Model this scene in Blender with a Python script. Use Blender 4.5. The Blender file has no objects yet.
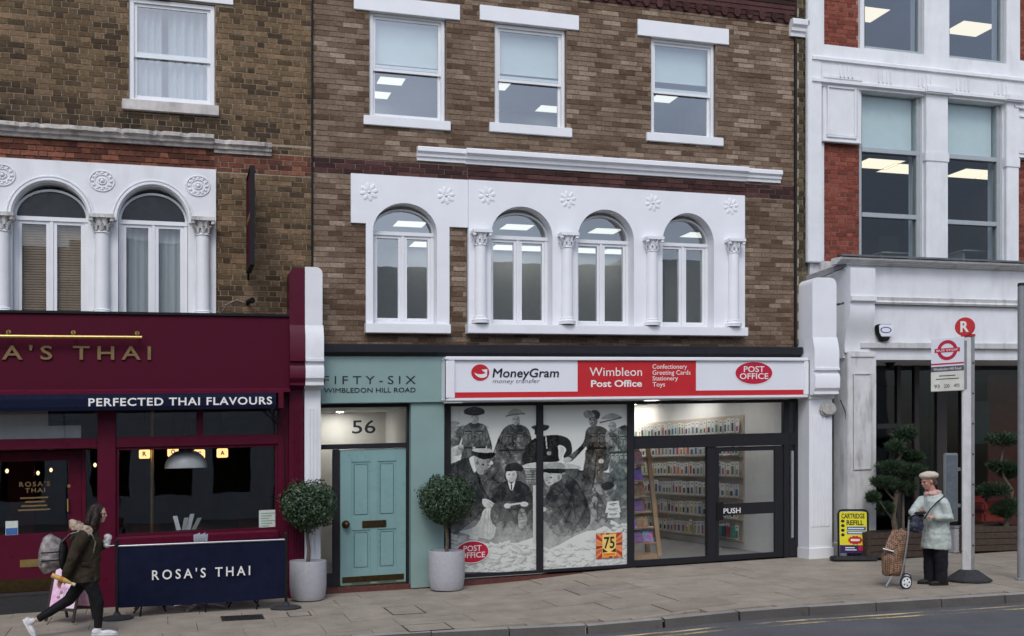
import bpy, bmesh, math, random
import numpy as np
from mathutils import Vector, Matrix, Euler
rnd = random.Random(7)
PI = math.pi
scn = bpy.context.scene
COL = scn.collection

# ---------------------------------------------------------------- camera
FPX = 1050.0                       # focal length in pixels of the 1024 px wide picture
TH = math.atan(1050 / 3188.0)      # yaw towards the uphill side of the street
CD, CH, HY = 15.3, 1.94, 464.0     # distance to the facade line, eye height, horizon row
K = 0.0924 * math.sin(TH)          # gradient of the hill road (2.9 %): courses and pavement climb with it
SN, CS = math.sin(TH), math.cos(TH)
cam = bpy.data.cameras.new('camera')
cam.sensor_width = 36.0
cam.lens = 36.0 * FPX / 1024.0
cam.shift_y = (HY - 318.0) / 1024.0
cam.clip_end = 600
camo = bpy.data.objects.new('camera', cam)
camo.location = (0, -CD, CH)
camo.rotation_euler = (PI / 2, 0, -TH)
COL.objects.link(camo)
scn.camera = camo

# ---------------------------------------------------------------- sky and sun
SUN_EL, SUN_AZ = math.radians(48), math.radians(202)    # azimuth: from behind the viewer, a little to the left
w = bpy.data.worlds.new('World'); scn.world = w; w.use_nodes = True
nt = w.node_tree; nt.nodes.clear()
out = nt.nodes.new('ShaderNodeOutputWorld'); bg = nt.nodes.new('ShaderNodeBackground')
sky = nt.nodes.new('ShaderNodeTexSky'); sky.sky_type = 'NISHITA'; sky.sun_disc = False
sky.sun_elevation = SUN_EL; sky.sun_rotation = SUN_AZ
sky.air_density = 1.0; sky.dust_density = 2.5; sky.ozone_density = 3.0
hs = nt.nodes.new('ShaderNodeHueSaturation'); hs.inputs['Saturation'].default_value = 0.75
tc = nt.nodes.new('ShaderNodeTexCoord'); mp = nt.nodes.new('ShaderNodeMapping'); mp.inputs['Scale'].default_value = (1, 1, 2.2)
nz = nt.nodes.new('ShaderNodeTexNoise'); nz.inputs['Scale'].default_value = 2.4; nz.inputs['Detail'].default_value = 6
rp = nt.nodes.new('ShaderNodeMapRange'); rp.inputs['From Min'].default_value = .3; rp.inputs['From Max'].default_value = .7
rp.inputs['To Min'].default_value = .72; rp.inputs['To Max'].default_value = 1.28
mx = nt.nodes.new('ShaderNodeVectorMath'); mx.operation = 'SCALE'
L = nt.links.new
L(tc.outputs['Generated'], mp.inputs['Vector']); L(mp.outputs[0], nz.inputs['Vector']); L(nz.outputs['Fac'], rp.inputs['Value'])
L(sky.outputs[0], hs.inputs['Color']); L(hs.outputs[0], mx.inputs[0]); L(rp.outputs[0], mx.inputs['Scale'])
L(mx.outputs[0], bg.inputs['Color']); L(bg.outputs[0], out.inputs['Surface'])
bg.inputs['Strength'].default_value = 0.15
sl = bpy.data.lights.new('sun', 'SUN'); sl.energy = .75; sl.angle = math.radians(20); sl.color = (1.0, .99, .975)
so = bpy.data.objects.new('sun', sl); COL.objects.link(so)
sd = Vector((math.sin(SUN_AZ) * math.cos(SUN_EL), math.cos(SUN_AZ) * math.cos(SUN_EL), math.sin(SUN_EL)))
so.rotation_euler = sd.to_track_quat('Z', 'Y').to_euler(); so.location = sd * 40
scn.view_settings.view_transform = 'Standard'; scn.view_settings.look = 'None'
scn.view_settings.gamma = 1; scn.view_settings.exposure = 0.32
scn.render.engine = 'CYCLES'
scn.cycles.use_denoising = True
scn.cycles.max_bounces = 8; scn.cycles.transparent_max_bounces = 16
scn.cycles.caustics_reflective = False; scn.cycles.caustics_refractive = False
scn.cycles.sample_clamp_indirect = 4

# ---------------------------------------------------------------- pixel rays -> places
def ray(px, py):
    u = (px - 512) / FPX; v = (HY - py) / FPX
    return SN + u * CS, CS - u * SN, v
def wx(px, Y=0.0):
    d = ray(px, 0); return (Y + CD) / d[1] * d[0]
def wz(px, py, Y=0.0):              # height above the building datum (the datum climbs with the hill)
    d = ray(px, py); t = (Y + CD) / d[1]; return CH + t * d[2] - K * t * d[0]
def RC(Y, x0, x1, y0, y1):          # pixel rectangle on the plane y=Y -> x0,x1,zlow,zhigh
    m = (x0 + x1) / 2
    return wx(x0, Y), wx(x1, Y), wz(m, y1, Y), wz(m, y0, Y)
GP = [(-60, .03), (0, .03), (2, .0), (4.5, -.015), (7, .08), (90, .08)]
def gl(X, Y=0.0):                   # pavement level, true height
    for (a, za), (b, zb) in zip(GP, GP[1:]):
        if X <= b:
            q = (X - a) / (b - a); q = q * q * (3 - 2 * q)
            return za + (zb - za) * q + K * X + .02 * Y
    return .08 + K * X + .02 * Y
def ground(px, py):                 # pixel -> point on the pavement
    d = ray(px, py); t = 12.0
    for _ in range(50):
        z = gl(t * d[0], t * d[1] - CD); t = (z - CH) / d[2]
    return Vector((t * d[0], t * d[1] - CD, z)), t / FPX
KP = [(-14, -3.1), (2.5, -3.52), (4, -3.72), (6.4, -4.25), (10.4, -4.65), (16, -5.0), (30, -5.6)]
def kerb_y(X):
    for (a, za), (b, zb) in zip(KP, KP[1:]):
        if X <= b: return za + (zb - za) * (X - a) / (b - a)
    return KP[-1][1]

# ---------------------------------------------------------------- mesh builder
ORG = {}                            # world position of every object that may parent others
class MB:
    def __init__(s): s.V = []; s.F = []; s.M = []
    def add(s, v, f, m=0):
        n = len(s.V); s.V += [tuple(p) for p in v]; s.F += [tuple(i + n for i in q) for q in f]; s.M += [m] * len(f); return s
    def box(s, x0, x1, y0, y1, z0, z1, m=0):
        return s.add([(x0, y0, z0), (x1, y0, z0), (x1, y1, z0), (x0, y1, z0), (x0, y0, z1), (x1, y0, z1), (x1, y1, z1), (x0, y1, z1)],
                     [(0, 3, 2, 1), (4, 5, 6, 7), (0, 1, 5, 4), (1, 2, 6, 5), (2, 3, 7, 6), (3, 0, 4, 7)], m)
    def prism(s, p, y0, y1, m=0):   # outline in x,z swept along y
        n = len(p)
        return s.add([(a, y0, b) for a, b in p] + [(a, y1, b) for a, b in p],
                     [tuple(range(n)), tuple(range(2 * n - 1, n - 1, -1))] + [(i, (i + 1) % n, n + (i + 1) % n, n + i) for i in range(n)], m)
    def mould(s, p, x0, x1, m=0):   # outline in y,z swept along x
        n = len(p)
        return s.add([(x0, a, b) for a, b in p] + [(x1, a, b) for a, b in p],
                     [tuple(range(n)), tuple(range(2 * n - 1, n - 1, -1))] + [(i, (i + 1) % n, n + (i + 1) % n, n + i) for i in range(n)], m)
    def prismz(s, p, z0, z1, m=0):  # outline in x,y swept along z
        n = len(p)
        return s.add([(a, b, z0) for a, b in p] + [(a, b, z1) for a, b in p],
                     [tuple(range(n)), tuple(range(2 * n - 1, n - 1, -1))] + [(i, (i + 1) % n, n + (i + 1) % n, n + i) for i in range(n)], m)
    def lathe(s, cx, cy, prof, n=24, m=0, sx=1, sy=1):
        V = []; F = []
        for r, z in prof:
            for i in range(n):
                a = 2 * PI * i / n; V.append((cx + r * math.cos(a) * sx, cy + r * math.sin(a) * sy, z))
        for k in range(len(prof) - 1):
            for i in range(n):
                j = (i + 1) % n; F.append((k * n + i, k * n + j, (k + 1) * n + j, (k + 1) * n + i))
        F.append(tuple(range(n - 1, -1, -1))); F.append(tuple(range((len(prof) - 1) * n, len(prof) * n)))
        return s.add(V, F, m)
    def tube(s, P, R, n=10, m=0, flat=None):
        P = [Vector(p) for p in P]
        if not isinstance(R, (list, tuple)): R = [R] * len(P)
        V = []; F = []; up = None
        for k, p in enumerate(P):
            t = (P[min(k + 1, len(P) - 1)] - P[max(k - 1, 0)]).normalized()
            if up is None: up = Vector((0, 0, 1)) if abs(t.z) < .9 else Vector((0, 1, 0))
            a = t.cross(up).normalized(); b = a.cross(t).normalized(); up = b
            r = R[k]; ra, rb = r if isinstance(r, (tuple, list)) else (r, r)
            for i in range(n):
                q = 2 * PI * i / n; V.append(p + a * ra * math.cos(q) + b * rb * math.sin(q))
        for k in range(len(P) - 1):
            for i in range(n):
                j = (i + 1) % n; F.append((k * n + i, k * n + j, (k + 1) * n + j, (k + 1) * n + i))
        F.append(tuple(range(n - 1, -1, -1))); F.append(tuple(range((len(P) - 1) * n, len(P) * n)))
        return s.add(V, F, m)
    def ball(s, c, r, nu=14, nv=9, m=0, rot=None):
        if not isinstance(r, (tuple, list)): r = (r, r, r)
        V = []; F = []
        for k in range(nv + 1):
            ph = PI * k / nv
            for i in range(nu):
                a = 2 * PI * i / nu
                p = Vector((r[0] * math.sin(ph) * math.cos(a), r[1] * math.sin(ph) * math.sin(a), -r[2] * math.cos(ph)))
                if rot: p = rot @ p
                V.append(p + Vector(c))
        for k in range(nv):
            for i in range(nu):
                j = (i + 1) % nu; F.append((k * nu + i, k * nu + j, (k + 1) * nu + j, (k + 1) * nu + i))
        return s.add(V, F, m)
    def xf(s, M):
        s.V = [tuple(M @ Vector(p)) for p in s.V]; return s
    def build(s, name, mat, parent=None, shear=True, smooth=False, bev=0, recalc=True, org=None):
        me = bpy.data.meshes.new(name)
        V = np.array(s.V, dtype=float)
        if shear: V[:, 2] += K * V[:, 0]
        if org is None:
            lo, hi = V.min(0), V.max(0); o = np.array([(lo[0] + hi[0]) / 2, (lo[1] + hi[1]) / 2, lo[2]])
        else: o = np.array(org, dtype=float)
        V = V - o
        me.from_pydata(V.tolist(), [], s.F)
        mats = mat if isinstance(mat, (list, tuple)) else [mat]
        for q in mats: me.materials.append(q)
        if len(mats) > 1: me.polygons.foreach_set('material_index', s.M)
        if recalc or bev:
            bm = bmesh.new(); bm.from_mesh(me)
            if bev:
                bmesh.ops.remove_doubles(bm, verts=bm.verts, dist=1e-5)
                bmesh.ops.recalc_face_normals(bm, faces=bm.faces)
                ed = [e for e in bm.edges if len(e.link_faces) == 2 and e.calc_face_angle(0) > .6]
                bmesh.ops.bevel(bm, geom=ed, offset=bev, segments=2, affect='EDGES', clamp_overlap=True)
            bmesh.ops.recalc_face_normals(bm, faces=bm.faces); bm.to_mesh(me); bm.free()
        if smooth:
            me.polygons.foreach_set('use_smooth', [True] * len(me.polygons))
            me.set_sharp_from_angle(angle=math.radians(smooth if smooth is not True else 40))
        return link(name, me, o, parent)
def link(name, me, o, parent=None):
    ob = bpy.data.objects.new(name, me); COL.objects.link(ob)
    o = Vector(o)
    if parent is not None:
        ob.parent = parent; ob.location = o - ORG[parent]
    else: ob.location = o
    ORG[ob] = o
    return ob
def tag(o, label, cat=None, group=None):
    if label: o['label'] = label
    if cat: o['category'] = cat
    if group: o['group'] = group
    return o
def struct(o, kind='structure'): o['kind'] = kind; return o
def thing(name, label, cat, loc, group=None):
    o = bpy.data.objects.new(name, None); COL.objects.link(o); o.location = loc; o.empty_display_size = .2
    ORG[o] = Vector(loc); return tag(o, label, cat, group)
def box(name, mat, parent, x0, x1, y0, y1, z0, z1, bev=0, shear=True):
    if mat.name.endswith('_glass'):     # a sheet of glass is one surface facing the street
        return MB().add([(x0, y0, z0), (x1, y0, z0), (x1, y0, z1), (x0, y0, z1)], [(0, 1, 2, 3)]).build(name, mat, parent, recalc=False, shear=shear)
    return MB().box(x0, x1, y0, y1, z0, z1).build(name, mat, parent, bev=bev, shear=shear)
_tmp = bpy.data.scenes.new('tmp')
def baked(ob):                      # evaluate one object in a scratch scene (fast: nothing else in it)
    _tmp.collection.objects.link(ob); vl = _tmp.view_layers[0]; vl.update()
    return bpy.data.meshes.new_from_object(ob.evaluated_get(vl.depsgraph))
def text(name, s, mat, parent, x0, x1, z0, z1, Y, ext=.004, bold=0, slant=0, spacing=1.0, shear=True, M=None, fit=True):
    """lettering: outlines of the built-in face, fitted to a width and height on a plane facing -y"""
    cu = bpy.data.curves.new('t', 'FONT'); cu.body = s; cu.extrude = 0; cu.offset = bold; cu.shear = slant; cu.space_character = spacing
    cu.resolution_u = 3
    ob = bpy.data.objects.new('t', cu); me = baked(ob)
    bpy.data.objects.remove(ob); bpy.data.curves.remove(cu)
    V = np.array([v.co[:] for v in me.vertices]); F = [tuple(p.vertices) for p in me.polygons]; bpy.data.meshes.remove(me)
    lo, hi = V.min(0), V.max(0)
    sx = (x1 - x0) / (hi[0] - lo[0]); sz = (z1 - z0) / (hi[1] - lo[1])
    bmx = MB(); n = len(V)
    P = [(x0 + (v[0] - lo[0]) * sx, Y, z0 + (v[1] - lo[1]) * sz) for v in V]
    if ext > 0:
        P2 = [(a, Y - ext, b) for a, _, b in P]
        cnt = {}
        for f in F:
            for i in range(len(f)):
                e = (f[i], f[(i + 1) % len(f)]); cnt[e] = 1
        side = [(a, b, b + n, a + n) for (a, b) in cnt if (b, a) not in cnt]
        bmx.add(P + P2, [tuple(i + n for i in f) for f in F] + side)
    else: bmx.add(P, F)
    if M is not None: bmx.xf(M)
    return bmx.build(name, mat, parent, shear=shear, recalc=False)

# ---------------------------------------------------------------- materials
def nodes(name):
    m = bpy.data.materials.new(name); m.use_nodes = True; t = m.node_tree
    return m, t, t.nodes['Principled BSDF']
def N(t, ty, **kw):
    n = t.nodes.new(ty)
    for k, v in kw.items():
        if k in n.inputs: n.inputs[k].default_value = v
        else: setattr(n, k, v)
    return n
def mixc(t, fac, a, b, blend='MIX'):
    n = t.nodes.new('ShaderNodeMix'); n.data_type = 'RGBA'; n.blend_type = blend
    for sck, val in ((n.inputs[0], fac), (n.inputs[6], a), (n.inputs[7], b)):
        if hasattr(val, 'links') or hasattr(val, 'is_linked'): t.links.new(val, sck)
        elif isinstance(val, (tuple, list)): sck.default_value = (*val[:3], 1)
        else: sck.default_value = val
    return n.outputs[2]
def rmap(t, v, a, b, c, d):
    n = N(t, 'ShaderNodeMapRange'); t.links.new(v, n.inputs[0])
    for i, q in enumerate((a, b, c, d)): n.inputs[i + 1].default_value = q
    return n.outputs[0]
def noise(t, scale, detail=4, vec=None, rough=.55):
    n = N(t, 'ShaderNodeTexNoise', Scale=scale, Detail=detail, Roughness=rough)
    if vec is None:
        vec = t.nodes.get('geo_') 
        if vec is None: vec = t.nodes.new('ShaderNodeNewGeometry'); vec.name = 'geo_'
        vec = vec.outputs['Position']
    t.links.new(vec, n.inputs['Vector']); return n.outputs['Fac']
def mat(name, c, rough=.6, var=.12, scale=6.0, bump=.0, bscale=60.0, metal=0.0, spec=.4, dirt=None, emit=0, coat=0, c2=None):
    m, t, b = nodes(name)
    f = rmap(t, noise(t, scale, 5), .3, .7, 1 - var, 1 + var)
    base = c
    if c2: base = mixc(t, rmap(t, noise(t, scale * .6, 5), .38, .62, 0, 1), c, c2)
    mul = N(t, 'ShaderNodeVectorMath', operation='SCALE'); 
    if c2: t.links.new(base, mul.inputs[0])
    else: mul.inputs[0].default_value = c[:3]
    t.links.new(f, mul.inputs['Scale']); o = mul.outputs[0]
    if dirt:
        dcol, damt = dirt
        mp = N(t, 'ShaderNodeMapping'); g = t.nodes.new('ShaderNodeNewGeometry'); t.links.new(g.outputs['Position'], mp.inputs[0]); mp.inputs['Scale'].default_value = (1, 1, .25)
        d = noise(t, 5.0, 7, mp.outputs[0], .65)
        o = mixc(t, rmap(t, d, .5, .78, 0, damt), o, dcol)
    t.links.new(o, b.inputs['Base Color'])
    b.inputs['Metallic'].default_value = metal; b.inputs['Specular IOR Level'].default_value = spec
    t.links.new(rmap(t, noise(t, scale * 2.3, 3), .3, .7, max(.02, rough - .07), min(1, rough + .07)), b.inputs['Roughness'])
    if coat: b.inputs['Coat Weight'].default_value = coat
    if emit:
        t.links.new(o, b.inputs['Emission Color']); b.inputs['Emission Strength'].default_value = emit
    if bump:
        bp = N(t, 'ShaderNodeBump', Strength=bump, Distance=.01); t.links.new(noise(t, bscale, 4), bp.inputs['Height']); t.links.new(bp.outputs[0], b.inputs['Normal'])
    return m
def brick_mat(name, cols, soot=.3, bump=.5, damp=None):
    """cols: list of (position, colour) picked per brick"""
    m, t, b = nodes(name)
    g = t.nodes.new('ShaderNodeNewGeometry'); oi = t.nodes.new('ShaderNodeObjectInfo')
    a = N(t, 'ShaderNodeMath', operation='ADD'); t.links.new(g.outputs['Random Per Island'], a.inputs[0]); t.links.new(oi.outputs['Random'], a.inputs[1])
    fr = N(t, 'ShaderNodeMath', operation='FRACT'); t.links.new(a.outputs[0], fr.inputs[0])
    cl = noise(t, 1.1, 4)
    a2 = N(t, 'ShaderNodeMath', operation='ADD', use_clamp=True); t.links.new(fr.outputs[0], a2.inputs[0]); t.links.new(rmap(t, cl, .3, .7, -.22, .22), a2.inputs[1])
    cr = t.nodes.new('ShaderNodeValToRGB'); t.links.new(a2.outputs[0], cr.inputs[0])
    e = cr.color_ramp.elements
    while len(e) < len(cols): e.new(.5)
    for el, (p, c) in zip(e, cols): el.position = p; el.color = (*c, 1)
    mul = N(t, 'ShaderNodeVectorMath', operation='SCALE'); t.links.new(cr.outputs[0], mul.inputs[0])
    t.links.new(rmap(t, noise(t, 28, 5), .3, .7, .72, 1.28), mul.inputs['Scale'])
    o = mixc(t, rmap(t, noise(t, .9, 6, None, .65), .48, .75, 0, soot), mul.outputs[0], (.018, .016, .013))
    o = mixc(t, rmap(t, noise(t, 75, 3), .6, .75, 0, .35), o, (.22, .19, .15))
    if damp:                            # black crust that rain splashes up off a ledge at this height
        sx = N(t, 'ShaderNodeSeparateXYZ'); t.links.new(t.nodes['geo_'].outputs['Position'], sx.inputs[0])
        hh = N(t, 'ShaderNodeMath', operation='MULTIPLY_ADD'); t.links.new(sx.outputs['X'], hh.inputs[0]); hh.inputs[1].default_value = -K; t.links.new(sx.outputs['Z'], hh.inputs[2])
        up = rmap(t, hh.outputs[0], damp + .05, damp + .55, 1, 0); lo = rmap(t, hh.outputs[0], damp - .1, damp - .02, 0, 1); lx = rmap(t, sx.outputs['X'], .55, 1.15, 1, 0)
        m1 = N(t, 'ShaderNodeMath', operation='MULTIPLY'); t.links.new(up, m1.inputs[0]); t.links.new(lo, m1.inputs[1])
        m2 = N(t, 'ShaderNodeMath', operation='MULTIPLY'); t.links.new(m1.outputs[0], m2.inputs[0]); t.links.new(rmap(t, noise(t, 3.2, 5), .3, .62, .2, .95), m2.inputs[1])
        m3 = N(t, 'ShaderNodeMath', operation='MULTIPLY'); t.links.new(m2.outputs[0], m3.inputs[0]); t.links.new(lx, m3.inputs[1])
        o = mixc(t, m3.outputs[0], o, (.012, .011, .01))
    t.links.new(o, b.inputs['Base Color']); b.inputs['Roughness'].default_value = .9; b.inputs['Specular IOR Level'].default_value = .2
    bp = N(t, 'ShaderNodeBump', Strength=bump, Distance=.012); t.links.new(noise(t, 55, 5), bp.inputs['Height']); t.links.new(bp.outputs[0], b.inputs['Normal'])
    return m
def glass_mat(name, refl=1.6, base=.02, tint=(.9, .95, .93), wav=.02):
    m = bpy.data.materials.new(name); m.use_nodes = True; t = m.node_tree; t.nodes.clear()
    o = N(t, 'ShaderNodeOutputMaterial'); mix = N(t, 'ShaderNodeMixShader'); tr = N(t, 'ShaderNodeBsdfTransparent'); gl_ = N(t, 'ShaderNodeBsdfGlossy', Roughness=.012)
    tr.inputs[0].default_value = (*tint, 1); gl_.inputs[0].default_value = (.97, .98, 1, 1)
    g = t.nodes.new('ShaderNodeNewGeometry'); dt = N(t, 'ShaderNodeVectorMath', operation='DOT_PRODUCT'); t.links.new(g.outputs['Normal'], dt.inputs[0]); t.links.new(g.outputs['Incoming'], dt.inputs[1])
    ab = N(t, 'ShaderNodeMath', operation='ABSOLUTE'); t.links.new(dt.outputs['Value'], ab.inputs[0])
    om = N(t, 'ShaderNodeMath', operation='SUBTRACT'); om.inputs[0].default_value = 1; t.links.new(ab.outputs[0], om.inputs[1])
    pw = N(t, 'ShaderNodeMath', operation='POWER'); t.links.new(om.outputs[0], pw.inputs[0]); pw.inputs[1].default_value = 5
    fr = N(t, 'ShaderNodeMath', operation='MULTIPLY_ADD'); t.links.new(pw.outputs[0], fr.inputs[0]); fr.inputs[1].default_value = .92; fr.inputs[2].default_value = .08   # both faces of the sheet
    ma = N(t, 'ShaderNodeMath', operation='MULTIPLY_ADD', use_clamp=True); t.links.new(fr.outputs[0], ma.inputs[0]); ma.inputs[1].default_value = refl; ma.inputs[2].default_value = base
    bp = N(t, 'ShaderNodeBump', Strength=wav, Distance=.05); t.links.new(noise(t, 2.2, 1), bp.inputs['Height']); t.links.new(bp.outputs[0], gl_.inputs['Normal'])
    t.links.new(ma.outputs[0], mix.inputs[0]); t.links.new(tr.outputs[0], mix.inputs[1]); t.links.new(gl_.outputs[0], mix.inputs[2]); t.links.new(mix.outputs[0], o.inputs[0])
    return m
def emit_mat(name, c, s):
    m, t, b = nodes(name); b.inputs['Base Color'].default_value = (*c, 1); b.inputs['Emission Color'].default_value = (*c, 1); b.inputs['Emission Strength'].default_value = s
    return m
def attr_mat(name, rough=.5, spec=.3):
    m, t, b = nodes(name); a = N(t, 'ShaderNodeVertexColor'); a.layer_name = 'Col'; t.links.new(a.outputs[0], b.inputs['Base Color'])
    b.inputs['Roughness'].default_value = rough; b.inputs['Specular IOR Level'].default_value = spec; return m
def S(r, g, b):                     # 0-255 display colour -> linear
    return tuple(((v / 255 + .055) / 1.055) ** 2.4 if v > 10 else v / 255 / 12.92 for v in (r, g, b))
m_white = mat('white_masonry_paint', (.74, .75, .77), .55, .05, 3, .12, 40, dirt=((.42, .41, .4), .3))
m_white2 = mat('weathered_white_paint', (.62, .62, .62), .65, .1, 4, .3, 30, dirt=((.22, .2, .17), .85))
m_wclean = mat('fresh_white_paint', (.78, .79, .82), .5, .03, 3, .05, 40)
m_upvc = mat('white_window_frame', (.76, .77, .79), .35, .03, 4)
m_sill = mat('stone_sill', (.55, .52, .49), .8, .15, 8, .3, 50, dirt=((.2, .18, .16), .6))
m_oldcorn = mat('old_stone_cornice', (.5, .46, .43), .85, .25, 9, .6, 40, dirt=((.06, .055, .05), .9))
m_mort_l = mat('tan_mortar', (.31, .255, .185), .95, .2, 20, .4, 80)
m_mort_c = mat('brown_mortar', (.2, .16, .13), .95, .2, 20, .4, 80)
m_mort_r = mat('pale_mortar', (.33, .22, .17), .95, .15, 20, .3, 80)
m_bk_l = brick_mat('stock_brick', [(0, (0.057, 0.037, 0.022)), (.22, (0.104, 0.067, 0.036)), (.55, (0.150, 0.098, 0.053)), (.85, (0.181, 0.118, 0.067)), (1, (0.239, 0.153, 0.091))], .5, damp=6.5)
m_bk_lr = brick_mat('red_rubber_brick', [(0, (0.078, 0.028, 0.020)), (.5, (0.175, 0.062, 0.040)), (1, (0.248, 0.095, 0.060))], .35)
m_bk_c = brick_mat("brown_brick", [(0, (.092, .056, .035)), (.2, (.135, .087, .057)), (.5, (.182, .125, .086)), (.82, (.215, .154, .11)), (1, (.32, .24, .18))], .12)
m_bk_cr = brick_mat('dark_red_brick', [(0, (.035, .017, .016)), (.5, (.068, .028, .027)), (1, (.11, .05, .046))], .2)
m_bk_r = brick_mat('bright_red_brick', [(0, (.15, .04, .028)), (.5, (.215, .056, .038)), (1, (.265, .08, .053))], .12)
m_bk_p = brick_mat('olive_brick', [(0, (.035, .03, .018)), (.5, (.085, .07, .04)), (1, (.14, .11, .065))], .3)
m_maroon = mat('maroon_gloss_paint', (.082, .005, .02), .34, .06, 5, .03, 60, spec=.22)
m_maroon2 = mat('maroon_fascia_paint', (.07, .005, .018), .6, .05, 4, spec=.1)
m_navy = mat('navy_canvas', (.0085, .0115, .03), .85, .15, 9, .15, 200, spec=.08)
m_gold = mat('brushed_brass', (.5, .36, .14), .38, .1, 20, metal=1)
m_goldp = mat('gold_leaf', (.22, .145, .065), .5, .1, 12, metal=.5)
m_pale = mat('cream_lettering', (.8, .78, .75), .5, .03)
m_teal = mat('teal_paint', S(132, 157, 154), .42, .05, 2.5, .05, 40)
m_teald = mat('teal_door_paint', S(126, 160, 160), .32, .05, 3, .04, 50)
m_char = mat('charcoal_frame', (.02, .02, .024), .45, .1, 8, spec=.2)
m_black = mat('black_plastic', (.01, .01, .011), .55, .2, 20, spec=.2)
m_sign = mat('white_sign_panel', (.76, .77, .82), .35, .02, 2)
m_red = mat('red_sign_vinyl', (.52, .02, .026), .4, .03)
m_po = mat('crimson_logo_vinyl', (.5, .012, .045), .4, .03)
m_ink = mat('black_vinyl_letter', (.012, .013, .016), .5, .05)
m_grey = mat('grey_vinyl_letter', (.22, .22, .24), .5, .05)
m_tile = mat('red_clay_tile', (.11, .034, .03), .55, .25, 14, .2)
m_bronze = mat('aged_bronze', (.075, .05, .02), .42, .2, 15, metal=.85)
m_conc = mat('pale_concrete_pot', (.4, .4, .43), .75, .08, 22, .25, 120)
m_bark = mat('grey_brown_bark', (.12, .095, .07), .9, .3, 30, .7, 60)
m_steel = mat('brushed_steel', (.55, .55, .56), .35, .08, 30, metal=.9)
m_polew = mat('pale_grey_pole', (.62, .62, .62), .45, .08, 10, dirt=((.3, .29, .28), .5))
m_poleg = mat('mid_grey_pole', (.23, .24, .25), .5, .1, 10)
m_rubber = mat('black_rubber', (.03, .031, .034), .8, .25, 14, .3, 60)
m_wood = mat('weathered_planter_wood', (.06, .04, .028), .8, .3, 18, .5, 70)
m_pine = mat('pale_timber', (.42, .28, .17), .6, .12, 12)
m_glass = glass_mat('window_glass', 1.5, .13, (.86, .92, .91), .012)
m_glass_d = glass_mat('restaurant_glass', 1.0, .015, (.8, .82, .82), .02)
m_glass_s = glass_mat('shop_glass', .8, .0, (.93, .95, .95), .008)
m_glass_r = glass_mat('office_glass', 1.6, .06, (.8, .87, .88), .05)
m_glass_l = glass_mat('casement_glass', .9, .0, (.9, .94, .93), .03)
m_glass_e = glass_mat('entrance_glass', .4, .0, (.7, .72, .72), .02)
m_glass_o = glass_mat('first_floor_glass', .7, .0, (.8, .87, .88), .09)
m_room = mat('plain_room_plaster', (.85, .86, .82), .9, .05)
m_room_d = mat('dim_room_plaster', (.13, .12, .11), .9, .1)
m_ceil = mat('white_ceiling', (.72, .72, .7), .9, .03)
m_carpet = mat('grey_carpet', (.12, .12, .125), .95, .1, 40)
m_blind = mat('white_roller_blind', (.7, .75, .75), .8, .03)
m_panel = emit_mat('lit_panel_diffuser', (1, .97, .9), .85)
m_panelp = emit_mat('bright_strip_diffuser', (1, .97, .92), 5.5)
m_panelw = emit_mat('warm_panel_diffuser', (1, .86, .66), 1.05)
# ================================================================ ground
def sheet(name, m, outline_fn, kind='structure'): pass
XR = [x * .5 for x in range(-28, 61)]
mb = MB(); V = []; F = []
for x in XR:
    for y in (kerb_y(x) + .14, -1.2, .6): V.append((x, y, gl(x, y) - .03))
for i in range(len(XR) - 1):
    for j in range(2): F.append((i * 3 + j, (i + 1) * 3 + j, (i + 1) * 3 + j + 1, i * 3 + j + 1))
m_bed = mat('joint_sand', (.225, .192, .152), .95, .2, 20)
pav = struct(mb.add(V, F).build('pavement', m_bed, None, shear=False, recalc=False))
def slab_mat(name, c, dark_face=False):
    m, t, b = nodes(name)
    oi = t.nodes.new('ShaderNodeObjectInfo')
    f1 = rmap(t, oi.outputs['Random'], 0, 1, .965, 1.035)
    f2 = rmap(t, noise(t, 2.2, 7, None, .65), .3, .7, .78, 1.18)
    f3 = rmap(t, noise(t, 70, 4), .3, .7, .84, 1.16)
    a = N(t, 'ShaderNodeMath', operation='MULTIPLY'); t.links.new(f1, a.inputs[0]); t.links.new(f2, a.inputs[1])
    a2 = N(t, 'ShaderNodeMath', operation='MULTIPLY'); t.links.new(a.outputs[0], a2.inputs[0]); t.links.new(f3, a2.inputs[1])
    mul = N(t, 'ShaderNodeVectorMath', operation='SCALE'); mul.inputs[0].default_value = c; t.links.new(a2.outputs[0], mul.inputs['Scale'])
    o = mixc(t, rmap(t, noise(t, 11, 3), .66, .74, 0, .5), mul.outputs[0], (.045, .042, .04))       # old gum and spills
    v = N(t, 'ShaderNodeTexVoronoi', Scale=4.5); t.links.new(t.nodes['geo_'].outputs['Position'], v.inputs['Vector'])
    o = mixc(t, rmap(t, v.outputs['Distance'], .035, .06, .75, 0), o, (.3, .29, .27))
    if dark_face:                            # darker colour on the upright face of the kerb
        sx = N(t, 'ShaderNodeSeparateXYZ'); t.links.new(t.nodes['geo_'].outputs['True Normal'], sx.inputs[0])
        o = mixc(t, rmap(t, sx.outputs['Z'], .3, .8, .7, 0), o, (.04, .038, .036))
    t.links.new(o, b.inputs['Base Color']); t.links.new(rmap(t, noise(t, 3, 4), .3, .7, .6, .9), b.inputs['Roughness']); b.inputs['Specular IOR Level'].default_value = .3
    bp = N(t, 'ShaderNodeBump', Strength=.35, Distance=.006); t.links.new(noise(t, 90, 5), bp.inputs['Height']); t.links.new(bp.outputs[0], b.inputs['Normal'])
    return m
m_slab = slab_mat('concrete_paving', (.305, .263, .212))
m_slab2 = slab_mat('dark_concrete_paving', (.28, .242, .196))
m_kerb = slab_mat('granite_kerb', (.3, .28, .255), True)
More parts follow.
